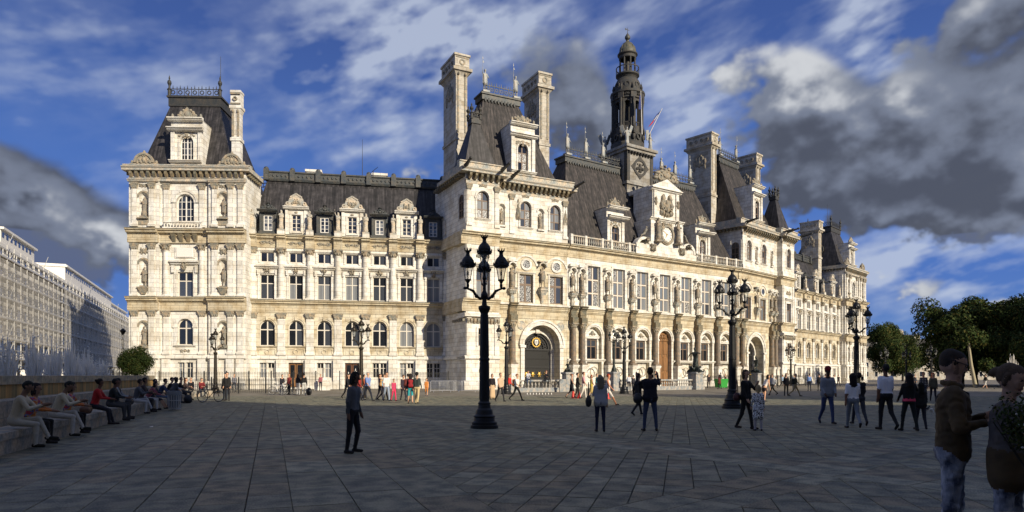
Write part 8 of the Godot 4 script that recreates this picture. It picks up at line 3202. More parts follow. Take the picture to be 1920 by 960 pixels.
	var crowd := [
		["person in red jacket in the walking group, third from the lamp", -10.0, 43.6, 80, 1.62, walk, {}, outfit("8f2f2a", "3a3d48", "2a1d16")],
		["stout man in blue shirt and dark trousers leading the walking group", -9.1, 42.0, 60, 1.76, walk, {"fat": 1.22}, outfit("6f86b8", "1f2230", "8a8078", {"sleeve": "short"})],
		["person in purple cardigan behind the stout man in blue", -8.7, 44.0, 80, 1.66, stroll, {"hair": 1}, outfit("5b3f63", "2b2d3a", "3a2518")],
		["person in pale blue top with tan bag in the walking group", -8.35, 43.4, 100, 1.64, walk, {"pack": true}, outfit("7fb0c8", "1d1f28", "5a4432", {"pack": "b08a58"})],
		["man in white T-shirt and light jeans in the walking group", -7.9, 42.0, 20, 1.76, walk, {}, outfit("d8d6d0", "8a97a8", "5a4230", {"sleeve": "short"})],
		["child in bright pink trousers beside the man in white T-shirt", -7.45, 42.0, 40, 1.36, stroll, {}, outfit("b43a5a", "d0305a", "4a3424")],
		["person in dark coat with a turquoise bag, right end of the walking group", -7.0, 43.0, 30, 1.6, stroll, {"coat": 0.2}, outfit("2c2630", "23252c", "2a1c14")],
		["person in dark vest walking left of the woman in turquoise shorts", -6.5, 41.6, 150, 1.68, walk, {"pack": true}, outfit("5c4038", "2d3038", "2a1c14", {"pack": "7a3a30"})],
		["woman with long dark hair, red bag and turquoise shorts, walking away", -5.85, 38.4, 190, 1.66, stroll, {"hair": 1, "pack": true}, outfit("17151a", "2fa0a8", "1a120f", {"shin": "bare", "pack": "8a1f22"})],
		["man in black hat and beige trousers beside the woman in turquoise shorts", -5.45, 38.2, 170, 1.72, stroll, {"hat": 1}, outfit("2f3a36", "c2ad80", "1a120f", {"hat": "15130f"})],
		["child in orange top with bare legs before the crowd barriers", -6.8, 53.0, 0, 1.34, stroll, {"hair": 3}, outfit("c07a3a", "c07a3a", "6a4a2a", {"shin": "bare", "sleeve": "none"})],
		["woman in black top and long beige skirt right of the nearest lamp", -1.35, 45.5, 20, 1.66, stand, {"hair": 3, "skirt": 0.8}, outfit("17151a", "b49a78", "1a120f", {"skirt": "c0a583"})],
		["woman in beige sleeveless top and dark trousers with a tan bag", -0.72, 41.0, 30, 1.72, walk, {"hair": 2}, outfit("bfa78c", "1f1f26", "6a3a20", {"sleeve": "none"})],
		["person in red shirt behind the woman in beige top", -0.2, 57.0, 60, 1.66, stand, {}, outfit("b8281f", "33353c", "2a1c14")],
		["man in white shirt and black trousers striding with a bag", 0.3, 43.0, 60, 1.72, walk, {"pack": true, "lh": 28, "rh": -22}, outfit("dcd8d0", "17171c", "7a4a30", {"sleeve": "short", "pack": "b5622a"})],
		["woman in black dress walking right, before the pale pedestal", 4.25, 47.6, 80, 1.68, walk, {"hair": 2, "skirt": 0.36}, outfit("141317", "141317", "6a3420", {"shin": "bare", "sleeve": "none"})],
		["man in black suit walking right behind the woman in the black dress", 4.6, 46.8, 90, 1.74, stroll, {"coat": 0.2}, outfit("121115", "121115", "1a1512")],
		["man in pink shirt and white trousers walking right", 5.1, 47.4, 80, 1.8, stroll, {}, outfit("dba0a4", "d8d2c6", "5a3a2a", {"sleeve": "short"})],
		["woman in colourful yellow print dress left of the grey haired woman", 6.2, 52.0, 100, 1.6, stroll, {"hair": 3, "skirt": 0.6}, outfit("c9b04a", "c9b04a", "7a3a20", {"skirt": "b8a05a", "shin": "bare", "sleeve": "none"})],
		["running man in white shorts with a backpack, beyond the grey haired woman", 5.25, 36.5, 70, 1.74, walk, {"pack": true, "lh": 34, "rh": -20, "rk": 50}, outfit("d8cfc8", "d5cdc4", "8a2f1a", {"shin": "bare", "sleeve": "none", "pack": "25252a", "skin": "c88a68"})],
		["man in white shirt with hands together, left of the dark lamp by the oak door", 12.1, 69.0, 180, 1.7, stand, {}, outfit("c8ccd2", "22242c", "2a1c14")],
		["person in dark clothes beside the man in white shirt, by the balustrade", 12.75, 70.0, 200, 1.58, stand, {}, outfit("2a2a30", "1c1c22", "2a1c14")],
		["person in black striding right of the bronze dancer", 22.8, 82.0, 60, 1.66, walk, {"lean": 10}, outfit("131318", "131318", "1a1512")],
		["person in dark coat standing at the railing right of the bronze dancer", 26.0, 88.0, 0, 1.76, stand, {}, outfit("2a2529", "1c1c22", "5a4a40")],
		["person in dark jacket beside the green container, left of two", 27.2, 85.0, 40, 1.74, stroll, {}, outfit("2d2620", "1a1a20", "7a5a48")],
		["person in black beside the green container, right of two", 27.8, 84.0, 60, 1.72, stroll, {}, outfit("15151a", "17171c", "1a1512")],
		["woman in white top with bare legs bending forward, in the sun", 15.7, 41.5, 100, 1.66, stand, {"lean": 26, "hair": 1, "skirt": 0.22}, outfit("d8d0c8", "1d1a1e", "1a120f", {"shin": "bare", "thigh": "bare", "sleeve": "none", "skin": "d0a080"})],
		["man in pale shirt striding left with dark trousers, right of the bending woman", 21.3, 54.5, -80, 1.74, walk, {"lh": 28, "rh": -24}, outfit("9a9ca0", "17171c", "1a1512")],
		["child in white top walking beyond the man in pale shirt", 33.8, 85.5, 60, 1.36, walk, {}, outfit("c8c8c8", "22242c", "1a1512")],
		["person in black standing left of the man in olive jacket", 21.8, 53.0, 0, 1.72, stand, {}, outfit("141418", "16161b", "1a1512")],
		["man in olive jacket and beige trousers striding right", 22.1, 52.0, 70, 1.74, walk, {"lh": 28, "rh": -22, "pack": true}, outfit("3b3a26", "8a7a58", "5a3a22", {"pack": "2a2a20"})],
		["person in pale grey coat walking, before the right corner tower", 29.2, 69.0, 160, 1.72, stroll, {"coat": 0.35}, outfit("8d9094", "70747a", "8a8478")],
		["man in blue shirt and navy trousers seen from behind, before the right wing", 31.0, 69.5, 175, 1.76, stand, {}, outfit("6d8cc0", "1d2233", "2a1c14")],
		["person in black, first of two right of the man in blue shirt", 31.8, 69.0, 180, 1.76, stand, {}, outfit("15151a", "16161b", "1a1512")],
		["person in dark brown, second of two right of the man in blue shirt", 32.9, 70.0, 200, 1.7, stroll, {}, outfit("29221f", "3a3d48", "2a1c14")],
		["far person in black before the far right pavilion, left of its lamp", 47.0, 96.0, 0, 1.7, walk, {}, outfit("141418", "141418", "1a1512")],
		["far person in dark clothes at the right corner of the far pavilion", 62.0, 118.0, 0, 1.7, stand, {}, outfit("1a1a1e", "1a1a1e", "1a1512")],
		["man in plaid shirt and jeans walking beside a red haired woman", 25.0, 40.5, -20, 1.76, stroll, {}, plaid(outfit("8a8580", "2d3342", "4a2a1a", {"skin": "c89070"}))],
		["red haired woman in olive jacket walking beside the man in plaid", 25.9, 41.0, -25, 1.72, stroll, {"hair": 1, "coat": 0.1}, outfit("55503f", "1d1f28", "a0421a", {"skin": "d09a78"})],
		["far person in white shorts crossing before the far ochre fountain", 57.5, 81.0, 90, 1.7, walk, {}, outfit("16161a", "c8c4bc", "1a1512", {"shin": "bare"})],
		["far person in dark clothes seated by the far ochre fountain, left", 63.0, 84.6, 0, 1.6, sit, {}, outfit("1c1c22", "22242c", "1a1512")],
		["far person in dark clothes seated by the far ochre fountain, right", 66.0, 84.8, 0, 1.6, sit, {}, outfit("25201f", "22242c", "1a1512")],
		["far person in dark coat near the trunk of the plane trees, alone", 52.0, 86.0, 20, 1.68, stand, {}, outfit("1c1c22", "1c1c22", "1a1512")],
		["person in grey top beside the far railing, before the left end pavilion", -27.5, 66.0, 20, 1.7, stroll, {}, outfit("6a6a70", "2a2c35", "2a1c14")],
		["woman in cream jacket left of the person in grey, before the left end pavilion", -30.0, 67.5, 60, 1.64, walk, {"hair": 1}, outfit("b8ab94", "23252c", "3a2518")],
		["man in teal shirt between the pale pedestal and the bronze lamp", 7.6, 60.0, 80, 1.74, walk, {}, outfit("2f6a70", "2a2c35", "2a1c14")],
		["person in cream shirt behind the photographer, by the balustrade", 14.2, 66.0, 120, 1.7, walk, {}, outfit("c9bfa8", "33353c", "2a1c14")],
		["woman in maroon coat before the middle front, right of the bronze dancer", 24.6, 79.0, 200, 1.66, stroll, {"hair": 1, "coat": 0.3}, outfit("5a2226", "1c1c22", "1a120f")],
		["person in pale blue jacket near the right gate", 36.5, 90.0, 40, 1.7, walk, {}, outfit("8fa6bc", "23252c", "2a1c14")],
		["person in tan coat near the right gate, farthest right", 39.5, 93.0, 70, 1.72, stroll, {"coat": 0.3}, outfit("9a8058", "23252c", "2a1c14")],
		["man in black striding before the far right wing", 42.0, 88.0, 250, 1.76, walk, {}, outfit("16161a", "1b1b20", "1a1512")],
		["person in white blouse before the far right wing", 44.5, 92.0, 30, 1.64, stroll, {"hair": 3}, outfit("c8c6c0", "22242c", "3a2518")],
		["far person in navy left of the plaid couple, in the shade", 47.5, 80.0, 100, 1.68, walk, {}, outfit("1a1d28", "1c1c22", "1a1512")],
	]
	for c in crowd:
		person(c[0], c[1], c[2], c[3], c[4], c[5], c[6], c[7], "people walking before the hall")
	# seated on the balustrade before the left gate
	person("person in white top seated on the balustrade before the left gate, left of two", 1.55, 64.3, 10, 1.7, sit, {}, outfit("b9bcc4", "3a4a66", "2a1c14"), "people seated on the balustrade", 0.72)
	person("woman in black seated on the balustrade before the left gate, right of two", 3.3, 65.0, 15, 1.7, sit, {"hair": 1}, outfit("141317", "1a1a20", "5a2f1a"), "people seated on the balustrade", 0.72)
	person("person in black lounging on the balustrade left of the bronze dancer", 15.9, 73.3, 60, 1.7, sit, {"lean": -15}, outfit("131318", "131318", "1a1512"), "people seated on the balustrade", 0.72)
	person("person in dark clothes seated on the stone block, left one", -24.4, 50.7, 20, 1.72, sit, {}, outfit("15151a", "1a1b20", "7a5a48"), "people seated on the stone block", 0.02)
	person("person in dark red jacket seated on the stone block, right one", -23.5, 50.4, 40, 1.7, sit, {}, outfit("6a1a1e", "2a2c35", "1a1512"), "people seated on the stone block", 0.02)
	# seated along the fountain
	var seats := [
		[9.0, "man in cream suit seated with crossed legs, leftmost on the seat wall", 1.76, sit_cross, {"hp": 24}, outfit("b9ad95", "aaa496", "1c1714", {"skin": "7d5f4c", "shoe": "1a1614"})],
		[9.85, "person in orange and blue print top seated beside the leftmost cream suit", 1.66, sit, {"hair": 3}, motley(outfit("b86a2c", "1a191c", "1f1512", {"skin": "8a6a55"}))],
		[11.85, "second man in cream suit with crossed legs, head bowed, black bag at his chest", 1.76, sit_cross, {"hp": 26, "lean": 22}, outfit("c0b49a", "b2aca2", "1c1714", {"skin": "7d5f4c", "shoe": "1a1614"})],
		[12.75, "person in orange and blue print top seated beside the second cream suit", 1.66, sit, {"hair": 3, "hy": 20}, motley(outfit("b8642c", "121114", "1f1512", {"skin": "8a6a55"}))],
		[15.9, "woman in red cardigan and black trousers seated with a brown bag", 1.68, sit, {"hair": 2, "hy": 35, "lh": 70, "lk": 55, "rh": 74, "rk": 66}, outfit("b02426", "1e2029", "0f0c0c", {"skin": "6d4c3c"})],
		[18.1, "person in dark jacket seated, left of two, legs apart", 1.74, sit, {"hy": 30}, outfit("202226", "3a3a3c", "141110", {"skin": "6d4c3c"})],
		[18.9, "person in black and white jacket seated, right of two", 1.74, sit, {"hy": 30, "lean": 8}, outfit("1b1c20", "36363a", "141110", {"skin": "7d5f4c", "sleeve": "8d8f92"})],
		[22.6, "person in grey jacket and white trousers seated with a dark bag", 1.72, sit_cross, {"hy": 35}, outfit("55575c", "b5b2b0", "1a1310", {"skin": "8a6a55"})],
		[23.8, "person in maroon shirt seated behind the white trousers", 1.76, sit, {"hy": 35}, outfit("3a2c2e", "1a1a20", "1a1310", {"skin": "7d5f4c"})],
		[25.3, "person bending over in white trousers and pink top, seated", 1.66, sit, {"lean": 34, "hair": 3}, outfit("8a4a52", "b8b4b0", "16100e")],
		[26.6, "person in dark shorts seated with bare legs stretched out", 1.68, sit, {"lh": 74, "lk": 40, "rh": 74, "rk": 46}, outfit("33353c", "25262c", "2a1f1a", {"shin": "bare"})],
		[28.7, "person in blue shirt and pale jeans seated, bent forward", 1.74, sit, {"lean": 26}, outfit("2b3a5c", "5f6f88", "17120f")],
		[31.6, "person in black jacket seated left of the litter bin", 1.78, sit, {"lean": 20}, outfit("131317", "55504a", "17120f")],
		[33.6, "person in white shirt seated beyond the litter bin", 1.76, sit, {"lean": 14}, outfit("b9bac2", "2a2c35", "17120f")],
		[36.0, "person in dark coat seated near the end of the seat wall", 1.74, sit, {"hy": -20}, outfit("1b1b20", "1b1b20", "17120f")],
		[38.6, "person with brown hair seated last on the seat wall", 1.7, sit, {"hair": 1}, outfit("4a3d38", "2a2c35", "3a2518")],
	]
	var f := front(-7.6, 6.0, 109.9)
	for s in seats:
		var at := f * Vector3(s[0], 0, -0.10)
		person(s[1], at.x, -at.z, 109.9, s[2], s[3], s[4], s[5], "people seated along the fountain", 0.06)
	var at := f * Vector3(15.35, 0.46, -0.2)
	hung_bag("brown leather bag on the seat wall beside the woman in red", at.x, at.y, -at.z, 109.9, 0.5, 0.26, 0.22, 0.16, brown)
	at = f * Vector3(22.0, 0.46, -0.2)
	hung_bag("dark bag on the seat wall beside the white trousers", at.x, at.y, -at.z, 109.9, 0.44, 0.26, 0.22, 0.12, dark)
	at = f * Vector3(35.0, 0.0, 0.55)
	hung_bag("black rucksack on the ground beyond the litter bin", at.x, at.y, -at.z, 80, 0.42, 0.5, 0.32, 0.05, dark)
	person("grey coated person leaning over beside the litter bin", -16.1, 31.6, 150, 1.5, stand, {"lean": 22, "coat": 0.4, "hair": 3}, outfit("4a4b4c", "2f3032", "2a2320"))
	foreground_pair()


func patterned(t: Array) -> Array:
	var f := fbm(3, 16.0, 2)
	var a: Color = t[3]
	var g := func(p: Vector3) -> Color: return a if f.get_noise_3d(p.x, p.y, p.z) < 0.08 else Color(0.02, 0.02, 0.03)
	for i in [3, 4, 5, 9]:
		t[i] = g
	return t


func motley(t: Array) -> Array:
	var f := fbm(13, 5.0, 2)
	var cols := [Color(0.42, 0.10, 0.03), Color(0.45, 0.22, 0.04), Color(0.10, 0.16, 0.34), Color(0.40, 0.05, 0.06)]
	var g := func(p: Vector3) -> Color: return cols[clampi(int((f.get_noise_3d(p.x, p.y, p.z) + 0.5) * 4.0), 0, 3)]
	for i in [3, 4]:
		t[i] = g
	return t


func plaid(t: Array) -> Array:
	var g := func(p: Vector3) -> Color: return Color(0.05, 0.045, 0.045) if fposmod(p.y, 0.14) < 0.06 or fposmod(p.x, 0.14) < 0.06 else Color(0.30, 0.28, 0.26)
	for i in [3, 4, 5]:
		t[i] = g
	return t


func pink_hem(t: Array) -> Array:
	var a: Color = t[3]
	var b: Color = t[2]
	t[3] = func(p: Vector3) -> Color: return a if p.y > 1.0 else Color(0.72, 0.06, 0.13)
	t[2] = func(p: Vector3) -> Color: return b if p.y < 0.93 else Color(0.72, 0.06, 0.13)
	return t


func jeans() -> Callable:
	var f := fbm(21, 9.0, 4)
	var g := fbm(22, 3.0, 2)
	return func(p: Vector3) -> Color:
		var k := clampf(0.5 + 1.3 * f.get_noise_3d(p.x * 1.2, p.y * 0.55, p.z * 1.2) + 0.5 * g.get_noise_3d(p.x, p.y * 0.6, p.z), 0.0, 1.0)
		return Color(0.04, 0.052, 0.09).lerp(Color(0.36, 0.39, 0.46), k)


# the fingers of one hand: knuckle row across the palm, three bones each, thumb from the side
func hand(l: Array, wrist: Vector3, dir: Vector3, palm: Vector3, side: float, curl: float, region := 6) -> void:
	var across := dir.cross(palm).normalized() * side
	for i in 4:
		var off: float = (1.5 - i) * 0.0195
		var knuckle := wrist + dir * (0.088 - absf(i - 1.0) * 0.004) + across * off
		bone(l, wrist + across * off * 0.6 + dir * 0.012, knuckle, 0.0165, 0.0125, region, 0.012)
		var at := knuckle
		var d := dir
		var len_: float = [0.041, 0.046, 0.042, 0.033][i]
		for k in 3:
			d = (d * cos(deg_to_rad(curl * (0.75 + 0.12 * i))) + palm * sin(deg_to_rad(curl * (0.75 + 0.12 * i)))).normalized()
			var nx: Vector3 = at + d * len_ * [1.0, 0.66, 0.5][k]
			bone(l, at, nx, [0.0105, 0.0095, 0.0085][k], [0.0095, 0.0085, 0.007][k], region, 0.004)
			at = nx
			palm = (palm - d * palm.dot(d)).normalized()
	var tb := wrist + across * 0.028 + dir * 0.025
	var td := (dir * 0.7 + across * 0.75 + palm * 0.35).normalized()
	bone(l, wrist + across * 0.012 + dir * 0.008, tb, 0.018, 0.014, region, 0.012)
	bone(l, tb, tb + td * 0.042, 0.0135, 0.011, region, 0.008)
	var t2 := (td + dir * 0.5 - across * 0.35).normalized()
	bone(l, tb + td * 0.042, tb + td * 0.042 + t2 * 0.032, 0.0105, 0.0085, region, 0.004)


func head_bones(l: Array, c: Vector3, b: Basis, hair: int) -> void:
	# skull, brow, cheeks, jaw, nose, lips, ears
	bone(l, c + b * Vector3(0, 0.035, -0.028), c + b * Vector3(0, 0.035, 0.02), 0.082, 0.076, 7, 0.02)
	bone(l, c + b * Vector3(0, -0.02, -0.02), c + b * Vector3(0, -0.01, 0.035), 0.07, 0.06, 7, 0.03)
	for s in [-1.0, 1.0]:
		bone(l, c + b * Vector3(s * 0.058, -0.03, -0.005), c + b * Vector3(s * 0.018, -0.098, 0.062), 0.026, 0.02, 7, 0.03)
		bone(l, c + b * Vector3(s * 0.042, -0.018, 0.062), c + b * Vector3(s * 0.03, -0.045, 0.068), 0.022, 0.02, 7, 0.02)
		bone(l, c + b * Vector3(s * 0.045, 0.03, 0.072), c + b * Vector3(s * 0.012, 0.028, 0.084), 0.011, 0.012, 7, 0.012)
		bone(l, c + b * Vector3(s * 0.032, 0.012, 0.076), c + b * Vector3(s * 0.03, 0.012, 0.077), 0.0115, 0.0115, 9, 0.002)
		# ear: rim and lobe
		bone(l, c + b * Vector3(s * 0.079, 0.02, -0.012), c + b * Vector3(s * 0.088, 0.022, -0.024), 0.010, 0.010, 7, 0.006)
		bone(l, c + b * Vector3(s * 0.088, 0.022, -0.026), c + b * Vector3(s * 0.084, -0.012, -0.020), 0.009, 0.009, 7, 0.005)
		bone(l, c + b * Vector3(s * 0.084, -0.012, -0.020), c + b * Vector3(s * 0.078, -0.032, -0.008), 0.009, 0.008, 7, 0.006)
	bone(l, c + b * Vector3(0, -0.105, 0.072), c + b * Vector3(0, -0.1, 0.06), 0.021, 0.026, 7, 0.02)
	bone(l, c + b * Vector3(0, 0.022, 0.088), c + b * Vector3(0, -0.022, 0.112), 0.0085, 0.013, 7, 0.012)
	bone(l, c + b * Vector3(-0.011, -0.03, 0.098), c + b * Vector3(0.011, -0.03, 0.098), 0.009, 0.009, 7, 0.008)
	bone(l, c + b * Vector3(-0.02, -0.058, 0.088), c + b * Vector3(0.02, -0.058, 0.088), 0.008, 0.008, 10, 0.006)
	bone(l, c + b * Vector3(-0.017, -0.071, 0.086), c + b * Vector3(0.017, -0.071, 0.086), 0.009, 0.009, 10, 0.006)
	if hair == 0:
		# short hair is close to the skull; the beard is a little fuller
		bone(l, c + b * Vector3(0, 0.05, -0.03), c + b * Vector3(0, 0.052, 0.004), 0.078, 0.07, 7, 0.012)
		for s in [-1.0, 1.0]:
			bone(l, c + b * Vector3(s * 0.068, 0.03, -0.03), c + b * Vector3(s * 0.072, 0.012, 0.012), 0.022, 0.012, 8, 0.01)
			bone(l, c + b * Vector3(s * 0.07, 0.0, 0.012), c + b * Vector3(s * 0.052, -0.06, 0.03), 0.011, 0.018, 11, 0.02)
		bone(l, c + b * Vector3(-0.03, -0.098, 0.055), c + b * Vector3(0.03, -0.098, 0.055), 0.026, 0.026, 11, 0.02)
	else:
		bone(l, c + b * Vector3(0, 0.052, -0.032), c + b * Vector3(0, 0.056, 0.004), 0.082, 0.072, 7, 0.012)
		bone(l, c + b * Vector3(0, 0.0, -0.05), c + b * Vector3(0, 0.04, -0.045), 0.072, 0.08, 7, 0.012)
		for s in [-1.0, 1.0]:
			bone(l, c + b * Vector3(s * 0.07, 0.03, -0.01), c + b * Vector3(s * 0.074, -0.05, -0.02), 0.026, 0.02, 8, 0.012)
		bone(l, c + b * Vector3(0, 0.03, -0.13), c + b * Vector3(0, 0.01, -0.15), 0.04, 0.036, 8, 0.02)


# scalp: hair colour above the hairline and behind the ears
func scalp(c: Vector3, b: Basis, flesh: Color, hair: Color, brow: float) -> Callable:
	var f := fbm(41, 60.0, 2)
	var inv := b.inverse()
	return func(p: Vector3) -> Color:
		var q := inv * (p - c)
		var line := brow + 0.012 * f.get_noise_3d(p.x, p.y, p.z) - smoothstep(0.055, -0.005, q.z) * 0.035 - smoothstep(0.0, -0.05, q.z) * 0.075
		return hair * (1.0 + 0.5 * f.get_noise_3d(p.x * 2.0, p.y, p.z)) if q.y > line and q.y > -0.085 else flesh


func foreground_pair() -> void:
	# man in a brown jacket and faded jeans, glasses, looking to the right with a phone
	var p := {"lh": 4, "lk": 6, "rh": -3, "rk": 3, "ls": 14, "la": 12, "le": 96, "li": 46, "rs": 8, "ra": 16, "re": 92, "ri": 38, "fat": 1.06, "wide": true, "bald": true, "fingers": true, "lo": 5, "ro": 5, "shoulder": 1.12}
	var skin_c := Color(0.40, 0.25, 0.18)
	var jacket := Color(0.075, 0.048, 0.020)
	var f := fbm(31, 5.0, 3)
	var leather := func(q: Vector3) -> Color: return jacket * (1.0 + 0.5 * f.get_noise_3d(q.x, q.y, q.z))
	var tones := []
	tones.resize(12)
	tones.fill(skin_c)
	tones[0] = Color(0.02, 0.018, 0.016)
	tones[1] = jeans()
	tones[2] = tones[1]
	for i in [3, 4, 5]:
		tones[i] = leather
	tones[8] = Color(0.022, 0.014, 0.010)
	tones[9] = Color(0.02, 0.018, 0.018)
	tones[10] = Color(0.24, 0.10, 0.08)
	tones[11] = Color(0.25, 0.15, 0.105)
	var m := MB.new()
	m.tinted = true
	var j := skeleton(p)
	var l := bones_of(p, j)
	l = l.filter(func(b: Array) -> bool: return not (b[4] == 7 and (b[0] as Vector3).y > j.neck.y + 0.055) and b[4] != 8)
	# the boxy body of the jacket, its stand collar and hem band
	for s in [-1.0, 1.0]:
		bone(l, j.hip + Vector3(s * 0.07, 0.4, 0.005), j.hip + Vector3(s * 0.072, 0.02, 0.005), 0.114, 0.122, 3, 0.04)
		bone(l, j[("l" if s > 0 else "r") + "sh"], j[("l" if s > 0 else "r") + "elbow"], 0.064, 0.052, 4, 0.03)
	for i in 10:
		var a := TAU * i / 10
		var b := TAU * (i + 1) / 10
		bone(l, j.neck + Vector3(sin(a) * 0.072, 0.0 - cos(a) * 0.02, cos(a) * 0.066), j.neck + Vector3(sin(b) * 0.072, 0.0 - cos(b) * 0.02, cos(b) * 0.066), 0.02, 0.02, 3, 0.02)
		bone(l, j.hip + Vector3(sin(a) * 0.155, -0.03, cos(a) * 0.096), j.hip + Vector3(sin(b) * 0.155, -0.03, cos(b) * 0.096), 0.026, 0.026, 3, 0.02)
	skin(m, l, 0.0125, tones, Vector3(0, -j.low, 0), 0.016)
	var hl := []
	var hb := Basis(Vector3.UP, deg_to_rad(8)) * Basis(Vector3(1, 0, 0), deg_to_rad(17))
	bone(hl, j.neck + Vector3(0, -0.01, 0), j.neck + Vector3(0, 0.1, 0.012), 0.06, 0.056, 7, 0.02)
	head_bones(hl, j.head, hb, 0)
	var t1 := tones.duplicate()
	t1[7] = scalp(j.head, hb, skin_c, tones[8], 0.075)
	skin(m, hl, 0.0055, t1, Vector3(0, -j.low, 0))
	for q in ["l", "r"]:
		var s := 1.0 if q == "l" else -1.0
		var fl := []
		var d: Vector3 = (j[q + "hand"] - j[q + "wrist"]).normalized()
		bone(fl, j[q + "wrist"] - d * 0.02, j[q + "wrist"] + d * 0.02, 0.027, 0.026, 6, 0.01)
		var inward := Vector3(-s, 0, 0)
		inward = (inward + Vector3(0, 0.55, 0) - d * (inward + Vector3(0, 0.55, 0)).dot(d)).normalized()
		hand(fl, j[q + "wrist"], d, inward, s, 38.0 if q == "r" else 26.0)
		skin(m, fl, 0.004, tones, Vector3(0, -j.low, 0))
	var o := thing("person", "tall man in glasses, brown jacket and faded jeans, standing in front at the right", "person", Vector3(3.80, 0, -5.75), deg_to_rad(59))
	var k := 1.765 / 1.75
	o.scale = Vector3(k, k, k)
	put("body", m, M.cloth, o)
	var gm := MB.new()
	var hc: Vector3 = j.head - Vector3(0, j.low, 0)
	for s in [-1.0, 1.0]:
		var pts := []
		for i in 13:
			var a := TAU * i / 12
			pts.append(hc + hb * Vector3(s * 0.034 + cos(a) * 0.026, 0.012 + sin(a) * 0.017, 0.098))
		gm.tube(pts, [0.0035], 6, false)
		gm.tube([hc + hb * Vector3(s * 0.06, 0.018, 0.097), hc + hb * Vector3(s * 0.078, 0.02, 0.06), hc + hb * Vector3(s * 0.088, 0.026, -0.012), hc + hb * Vector3(s * 0.086, 0.008, -0.03)], [0.0045, 0.0035], 6)
	gm.tube([hc + hb * Vector3(-0.01, 0.015, 0.1), hc + hb * Vector3(0.01, 0.015, 0.1)], [0.0035], 5)
	put("glasses", gm, M.iron, o)
	var st := MB.new()
	var ch: Vector3 = j.hip - Vector3(0, j.low, 0)
	st.tube([ch + Vector3(0.12, 0.565, -0.02), ch + Vector3(0.05, 0.5, 0.112), ch + Vector3(-0.06, 0.3, 0.118), ch + Vector3(-0.15, 0.12, 0.06)], [0.012], 6)
	st.tube([ch + Vector3(0.12, 0.565, -0.02), ch + Vector3(0.05, 0.46, -0.112), ch + Vector3(-0.07, 0.26, -0.112), ch + Vector3(-0.15, 0.12, -0.05)], [0.012], 6)
	put("shoulder_strap", st, M.rubber, o)
	var at: Vector3 = o.transform * ((j.lhand + j.rhand) * 0.5 - Vector3(0, j.low + 0.005, 0))
	var ph := MB.new()
	ph.cbox(-0.036, 0.036, -0.006, 0.006, -0.07, 0.07, 0.004)
	var po := put("phone", ph, M.rubber, self, Transform3D(Basis(Vector3.UP, deg_to_rad(59)) * Basis(Vector3(1, 0, 0), -0.5), at + Vector3(0, 0.03, 0)))
	tag(po, "dark phone in the hands of the man in glasses", "phone")
	# the second figure: grey top, jacket tied round the waist, hand raised with a phone
	var w := {"lh": 3, "lk": 5, "rh": -3, "rk": 4, "ls": 20, "la": 14, "le": 105, "li": 40, "rs": 30, "ra": 10, "re": 118, "ri": 24, "fat": 1.02, "bald": true, "fingers": true, "lo": 4, "ro": 4, "hp": 14}
	var t2 := tones.duplicate()
	var top := Color(0.085, 0.072, 0.07)
	t2[3] = top
	t2[4] = top
	t2[5] = skin_c
	t2[8] = Color(0.075, 0.048, 0.03)
	t2[9] = Color(0.02, 0.018, 0.018)
	t2[11] = leather
	var m2 := MB.new()
	m2.tinted = true
	var j2 := skeleton(w)
	var l2 := bones_of(w, j2)
	l2 = l2.filter(func(b: Array) -> bool: return not (b[4] == 7 and (b[0] as Vector3).y > j2.neck.y + 0.055) and b[4] != 8)
	for s in [-1.0, 1.0]:
		bone(l2, j2.hip + Vector3(s * 0.06, 0.4, 0.0), j2.hip + Vector3(s * 0.07, 0.1, 0.005), 0.118, 0.132, 3, 0.04)
		bone(l2, j2.hip + Vector3(s * 0.07, 0.1, 0.0), j2.hip + Vector3(s * 0.075, -0.09, 0.005), 0.137, 0.142, 11, 0.05)
	bone(l2, j2.hip + Vector3(0.02, 0.1, 0.16), j2.hip + Vector3(0.05, -0.2, 0.17), 0.05, 0.03, 11, 0.03)
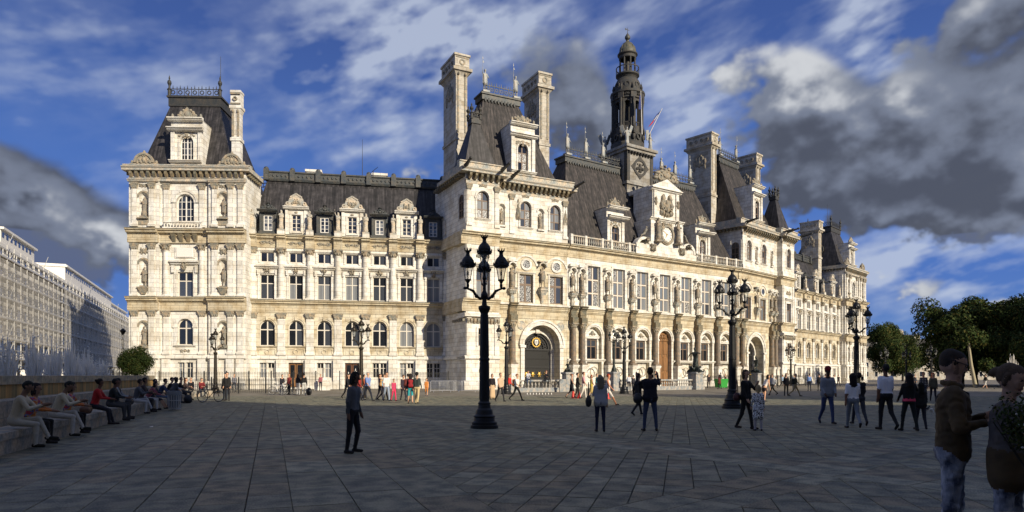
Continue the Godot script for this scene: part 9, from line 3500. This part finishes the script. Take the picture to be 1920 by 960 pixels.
	bone(l2, j2.hip + Vector3(-0.02, 0.1, 0.16), j2.hip + Vector3(-0.06, -0.24, 0.16), 0.05, 0.03, 11, 0.03)
	skin(m2, l2, 0.0125, t2, Vector3(0, -j2.low, 0), 0.016)
	var hl2 := []
	var hb2 := Basis(Vector3.UP, deg_to_rad(-10)) * Basis(Vector3(1, 0, 0), deg_to_rad(16))
	bone(hl2, j2.neck + Vector3(0, -0.01, 0), j2.neck + Vector3(0, 0.1, 0.012), 0.054, 0.05, 7, 0.02)
	head_bones(hl2, j2.head, hb2, 1)
	var t3 := t2.duplicate()
	t3[11] = skin_c
	t3[7] = scalp(j2.head, hb2, skin_c, t2[8], 0.068)
	skin(m2, hl2, 0.0055, t3, Vector3(0, -j2.low, 0))
	for q in ["l", "r"]:
		var s := 1.0 if q == "l" else -1.0
		var fl := []
		var d: Vector3 = (j2[q + "hand"] - j2[q + "wrist"]).normalized()
		bone(fl, j2[q + "wrist"] - d * 0.02, j2[q + "wrist"] + d * 0.02, 0.026, 0.025, 6, 0.01)
		var inward := Vector3(-s, 0, 0.3)
		inward = (inward - d * inward.dot(d)).normalized()
		hand(fl, j2[q + "wrist"], d, inward, s, 34.0)
		skin(m2, fl, 0.004, t2, Vector3(0, -j2.low, 0))
	var o2 := thing("person", "woman in grey top with a brown jacket tied at her waist, at the right edge", "person", Vector3(4.02, 0, -5.4), deg_to_rad(44))
	var k2 := 1.64 / 1.75
	o2.scale = Vector3(k2, k2, k2)
	put("body", m2, M.cloth, o2)
	var at2: Vector3 = o2.transform * (j2.rhand - Vector3(0, j2.low, 0) + Vector3(0.02, 0.0, -0.03))
	var p2 := put("phone", ph, M.rubber, self, Transform3D(Basis(Vector3.UP, deg_to_rad(44)) * Basis(Vector3(1, 0, 0), -1.1), at2))
	tag(p2, "dark phone in the raised hand of the woman in grey", "phone")


func _ready() -> void:
	rng.seed = 4
	make_air()
	make_materials()
	more_materials()
	build_ground()
	build_hall()
	build_offices()
	build_surroundings()
	build_fountain()
	build_lamps()
	build_small_things()
	build_people()
